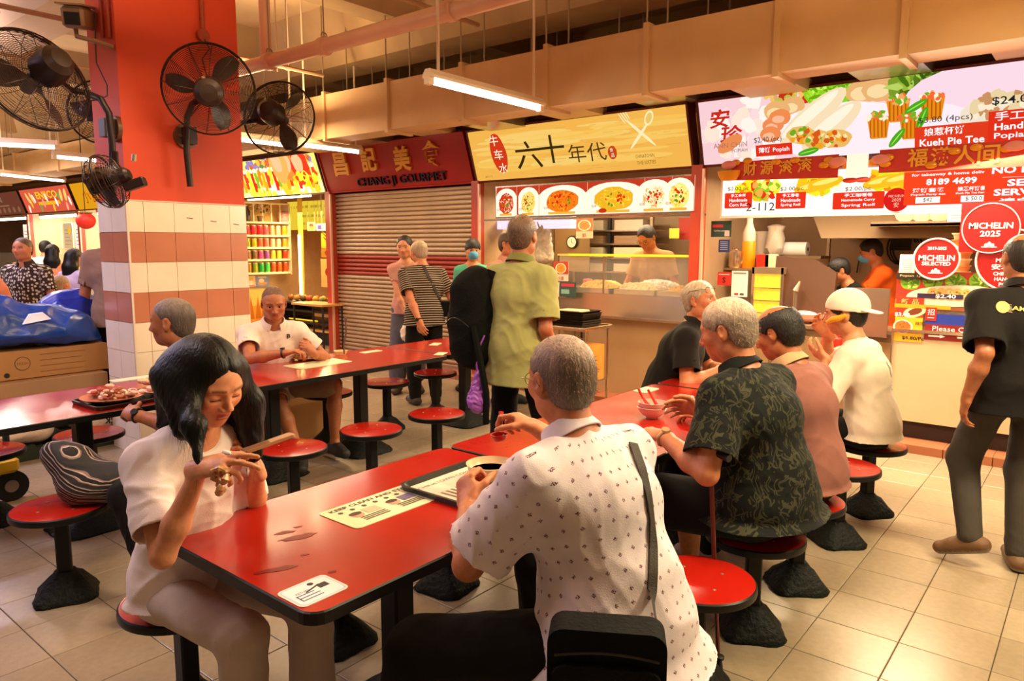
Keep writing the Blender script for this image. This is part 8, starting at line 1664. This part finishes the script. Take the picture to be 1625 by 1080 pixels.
# --- spoon of the old man
I = OLD; el, wr, f, n, h = I['arms'][1]; a = Vector(A(795, 655, 1.97)); b = Vector(A(792, 692, 1.93)); t = thing('soup_spoon', 'red soup spoon in the raised right hand of the man in the patterned shirt', 'spoon', b)
RS = mat('red_spoon', hexc('c0261c'), .25); d = a-b; mb = MB(); mb.tube([Vector((0, 0, .012)), d*.35+Vector((0, 0, .004)), d*.7, d*1.05], [.011, .008, .007, .009], 10); mb.build('handle', RS, t, True)
mb = MB(); mb.lathe([(0, -.018), (.016, -.015), (.025, -.004), (.028, .008), (.025, .008), (.016, -.008), (0, -.011)], (0, 0, 0), 20, sx=1.0, sy=1.25); mb.build('bowl', RS, t, True)
# sling bag and its strap
tr = bvh(kid(OLD, 'shirt'))
t = thing('sling_bag', 'black sling bag with an orange tag behind the man in the patterned shirt', 'bag', at(962, 1058, Y=1.27)); bx = t.location.copy()
z_ = Vector((0, 0, 1)); out = (Vector((0, 0, 0))-Vector((bx.x, bx.y, 0))).normalized(); sdv = z_.cross(out); Mx = Matrix(((sdv.x, out.x, 0, 0), (sdv.y, out.y, 0, 0), (0, 0, 1, 0), (0, 0, 0, 1)))
mb = MB(); pts = rrect(-.125, -.13, .125, .105, .035, 6); Mv = Mx @ Matrix.Rotation(PI/2, 4, 'X'); mb.prism(pts, -.045, .035, Mv); mb.build('main_pouch', BAGM, t, True, .7)
mb = MB(); mb.prism(rrect(-.115, -.12, .115, .03, .03, 6), -.06, -.04, Mv); mb.build('front_pocket', BAGM, t, True, .7)
mb = MB(); mb.tube([Mv @ Vector((x, .045+.012*math.cos(x*14), -.044)) for x in np.linspace(-.11, .11, 12)], .0035, 6); mb.build('zip', mat('zip', hexc('2c2c2c'), .3, .5), t, True)
mb = MB(); mb.box((.03, -.07, -.063), (.045, .009, .004), M=Mv); mb.build('orange_tag', mat('orange_tag', hexc('d85818'), .5), t); mb = MB(); mb.box((-.05, -.03, -.063), (.008, .03, .004), M=Mv); mb.build('zip_pull', mat('zip_pull', hexc('6c5038'), .5), t)
for pxs in ([(972, 655), (988, 672), (1003, 705), (1017, 745), (1026, 785), (1031, 825), (1034, 865), (1034, 905), (1032, 945)], [(838, 880), (843, 905), (848, 930), (852, 950)]):
    P_, N_ = hits(tr, pxs, .007)
    if len(P_) > 2:
        last = bx+Mx @ Vector((.11 if pxs[0][0] > 900 else -.11, .0, .08)); P_.append(last); N_.append(N_[-1]); P2, N2 = resample(P_, N_, 30); P2 = [p-bx for p in P2]; mb = MB(); ribbon(mb, P2, N2, .014, .0025); tag(mb.build('strap', STRAP, t, True, .9))
mb = MB(); mb.box(tuple((P2[-1])*.9), (.02, .012, .03)); mb.build('buckle', STEEL, t)
# --- walking stick against the stool
a, b = Vector(A(1128, 735, 2.62)), Vector((at(1140, 1065, 0).x, at(1140, 1065, 0).y, .0)); t = thing('walking_stick', 'slim dark walking stick leaning at the empty stool behind the patterned shirt', 'walking stick', b); d = a-b
mb = MB(); mb.tube([Vector((0, 0, .02)), d*.5, d], [.008, .009, .010], 10); mb.build('shaft', mat('stick_red', hexc('5c2018'), .3), t, True); mb = MB(); mb.lathe([(.014, 0), (.018, .01), (.013, .04), (.011, .05), (.02, .055), (.02, .065), (.010, .07)], n=14); mb.build('rubber_tip', BLACK, t, True)
mb = MB(); mb.tube([d*.96, d, d+Vector((0, 0, .03)), d+Vector((.04, -.02, .05)), d+Vector((.09, -.04, .045))], .015, 8); mb.build('handle', BLACK, t, True)
# --- white cap
I = CAP; H, R, S = I['H'], I['R'], I['S']; Pl = lambda x, y, z: H+R @ (V(x, y, z)*S); G = Field(H-V(.2, .24, .2), H+V(.2, .22, .24), .006)
G.ell(Pl(0, -.014, .038), V(.096, .118, .108)*S, R, 0); X, Y, Z = np.meshgrid(*G.ax, indexing='ij'); Lh = np.stack([X-H[0], Y-H[1], Z-H[2]], -1) @ R/S
G.D = np.maximum(G.D, (-(Lh[..., 2]-.020-.22*Lh[..., 1])*S).astype(np.float32)); G.ell(Pl(0, -.014, .025), V(.086, .106, .09)*S, R, 0, 'sub')
bz = (Lh[..., 2]-(.018+.38*(Lh[..., 1]+.10)-.9*Lh[..., 0]**2))/1.0; rr2 = np.sqrt((Lh[..., 0]/.082)**2+((Lh[..., 1]+.105)/.085)**2)-1
br = np.maximum(np.maximum(np.abs(bz)-.0055, rr2*.08), Lh[..., 1]+.085); G.D = np.minimum(G.D, (br*S).astype(np.float32))
hv, hq = G.mesh(); hv = smooth(hv, hq, 2, .5); co = np_mesh('cap', hv, hq, fabric('cap_cloth', hexc('f4ead8')), I['root']); tag(co, 'backward white cap')
# --- masks
def mask(I, col):
    H, R, S = I['H'], I['R'], I['S']; Pl = lambda x, y, z: H+R @ (V(x, y, z)*S); G = Field(H-.16*S, H+.16*S, .0055); G.ell(Pl(0, .045, -.045), V(.062, .072, .058)*S, R, 0); G.ell(Pl(0, .085, -.03), V(.03, .04, .035)*S, R, .03)
    G.cut(Pl(0, 0, -.005), R[:, 2]); G.cut(Pl(0, .045, 0), -R[:, 1]); hv, hq = G.mesh(); m_ = mat('face_mask', hexc(col), .8, bump=.2, bscale=40); o = np_mesh('face_mask', hv, hq, m_, I['root'])
    for s in (-1, 1): mb = MB(); mb.tube([tuple(Pl(s*.058, .05, -.015)), tuple(Pl(s*.084, -.01, .01)), tuple(Pl(s*.086, -.02, -.01)), tuple(Pl(s*.058, .05, -.06))], .0018, 4); mb.build('ear_loop', m_, I['root'])
mask(MASK, '5cb0e0'); mask(ORG, '6ab0d0')
# --- long hair of the two women far left
for I in (F1, F2):
    H, R, S = I['H'], I['R'], I['S']; Pl = lambda x, y, z: H+R @ (V(x, y, z)*S); G = Field(H-V(.2, .22, .5), H+V(.2, .2, .2), .010)
    G.cone(Pl(0, -.045, .02), H+V(0, -.085, -.12)*S, .09*S, .085*S, 0); G.cone(H+V(0, -.085, -.12)*S, H+V(0, -.11, -.36)*S, .085*S, .065*S, .03, sx=V(1, 0, 0), rx=1.3); hv, hq = G.mesh(); np_mesh('long_hair', hv, hq, LONGHAIR, I['root'])
# --- backpack of the green polo
I = GREEN; tr = bvh(kid(GREEN, 'shirt')); sL = Vector(I['toW'](I['sh'][-1])); 
bc = at(752, 500, Y=3.40); t = bundle('backpack', 'big soft black backpack slung on the left shoulder of the green polo man', 'bag', [((bc.x, bc.y, bc.z+.14), (.15, .15, .17)), ((bc.x, bc.y, bc.z-.08), (.18, .17, .22)), ((bc.x+.02, bc.y, bc.z-.22), (.16, .15, .13)), ((bc.x+.05, bc.y-.02, bc.z+.05), (.10, .10, .26))], .011, BAGM, 14, .02, f=.7)
P_, N_ = hits(tr, [(800, 408), (790, 415), (782, 430), (776, 450), (772, 475), (772, 505)], .010)
if len(P_) > 2: P2, N2 = resample(P_, N_, 16); mb = MB(); ribbon(mb, [p-t.location for p in P2], N2, .032, .008); mb.build('shoulder_strap', BAGM, t, True, .9)
mb = MB(); mb.tube([Vector((.10, -.12, .3)), Vector((.17, -.14, .1)), Vector((.20, -.12, -.1)), Vector((.18, -.1, -.3))], .02, 8); mb.build('hanging_strap', BAGM, t, True)
mb = MB(); mb.tube([Vector((-.06, -.168, .42-k*.012)) if 0 else Vector((-.10+.2*k/10, -.165-.02*math.sin(PI*k/10), .30+.05*math.sin(PI*k/10))) for k in range(11)], .004, 6); mb.build('zip', mat('zip', (.1, .1, .1), .3, .5), t, True)
# purple carrier bag
pc = at(760, 622, Y=3.30); t = bundle('carrier_bag', 'translucent purple plastic bag hanging below the black backpack', 'bag', [((pc.x, pc.y, pc.z-.02), (.052, .06, .10)), ((pc.x, pc.y, pc.z-.06), (.058, .065, .07)), ((pc.x, pc.y, pc.z+.09), (.028, .03, .06))], .006, mat('purple_plastic', hexc('a860c8'), .25, alpha=.9), 6, .014, f=2)
mb = MB(); mb.tube([Vector((-.01, 0, .25)), Vector((-.02, 0, .32)), Vector((.0, 0, .42)), Vector((.03, .02, .50))], .006, 6); mb.build('handle', mat('purple_plastic', (.2, .05, .3), .3), t, True)
# white bag of the woman in pink
w_ = Vector(PINK['toW'](PINK['arms'][1][1])); t = bundle('carrier_bag', 'small white plastic bag in the hand of the woman in pink', 'bag', [((w_.x, w_.y, w_.z-.22), (.09, .07, .11)), ((w_.x, w_.y, w_.z-.14), (.04, .04, .08))], .009, mat('white_plastic', hexc('f0e0cc'), .4), 8, .02, f=1.6)
# sling strap on the striped man and pouch
tr = bvh(kid(STRP, 'shirt')); P_, N_ = hits(tr, [(672, 422), (680, 440), (690, 460), (700, 480), (706, 500)], .008)
if len(P_) > 2:
    p = P_[-1]+N_[-1]*.03; t = thing('belt_pouch', 'small dark pouch with a strap across the striped shirt', 'bag', p); P2, N2 = resample(P_, N_, 16); mb = MB(); ribbon(mb, [x-p for x in P2], N2, .016, .003); mb.build('strap', STRAP, t, True, .9); mb = MB(); mb.box((0, 0, -.08), (.14, .05, .16), bev=.012, rz=.6); mb.build('pouch', BAGM, t)
# --- back logo of the walking man and emblem on the polo
def decal(I, name, px, py, fn, part='shirt'):
    tr = bvh(kid(I, part)); h = tr.ray_cast(CAMP, vd(px, py), 20)
    if h[0] is None: return
    n = h[1] if h[1].dot(vd(px, py)) < 0 else -h[1]; u = Vector((0, 0, 1)).cross(n).normalized(); v = n.cross(u)
    P = Print(h[0]+n*.010, u, v, n); fn(P); P2 = P.m
    vs = []
    for p in P2.v:      # lay the print on the cloth
        q9 = tr.find_nearest(Vector(p)); lift = (Vector(p)-(h[0]+n*.010)).dot(n); vs.append(tuple(q9[0]+n*(.004+lift)))
    P2.v = vs; o = P2.build(name, SHEET, I['root']); o.matrix_parent_inverse = I['root'].matrix_world.inverted()
def f_(P):
    for i in range(10): P.ell(-.0+.0, 0, .001, .001, C('c89838'))
    P.rect(-.03, -.022, .24, .022, C('8a6420'), .018); P.rect(-.012, -.017, .236, .017, C('1a1410'), .014); P.ell(-.025, 0, .030, .032, C('d89c30'), n=18); P.text('G', -.025, 0, h=.040, col=C('3a2408'), bold=.04); P.text('AM', .045, 0, h=.024, w=.065, col=C('d8a038'), bold=.03)
decal(WALK, 'back_logo', 1601, 489, f_)
decal(POLO, 'chest_emblem', 458, 533, lambda P: (P.text('B', 0, 0, h=.035, col=C('2c2018'), bold=.03)))
decal(CAP, 'back_print', 1412, 585, lambda P: [P.ell(0, -.02+.05*k, .018, .03, C('b0a898'), .3*k) for k in range(2)]+[P.ell(0, -.02+.05*k, .014, .026, C('f0e4cc'), .3*k) for k in range(2)]+[P.rect(-.02, -.09-.02*k, .02, -.086-.02*k, C('a09888')) for k in range(3)])
# fork, cutlery, yellow roll
I = POLO; el, wr, f, n, h = I['arms'][1]; a = Vector(I['toW'](wr+nrm(f)*.10)); b = at(476, 563, .77); mb = MB(); mb.tube([Vector((0, 0, 0)), (b-a)*.6, (b-a)], [.003, .003, .006], 6); simple('fork', 'steel fork in the right hand of the man in the white polo', 'fork', mb, STEEL, a, smooth=True)
a = at(545, 520, Y=3.42); mb = MB(); mb.tube([(0, 0, -.20), (.0, .0, -.12), (.03, 0, -.03), (.03, 0, .05)], .006, 6); mb.cyl((.03, 0, .05), (.03, 0, .08), .012, n=8); 
simple('lanyard', 'dark curved strap end sticking up beside the eating man', 'strap', mb, mat('lan', hexc('6c5040'), .5), a, smooth=True)
a = Vector(A(1326, 507, 4.60)); mb = MB(); mb.tube([(-.05, .01, -.02), (-.02, 0, .0), (.03, 0, .015), (.06, -.005, .03)], [.012, .018, .017, .010], 10); simple('spring_roll', 'yellow roll at the mouth of the young man in the white cap', 'food', mb, mat('yellow_roll', hexc('f0a820'), .5), a, smooth=True)
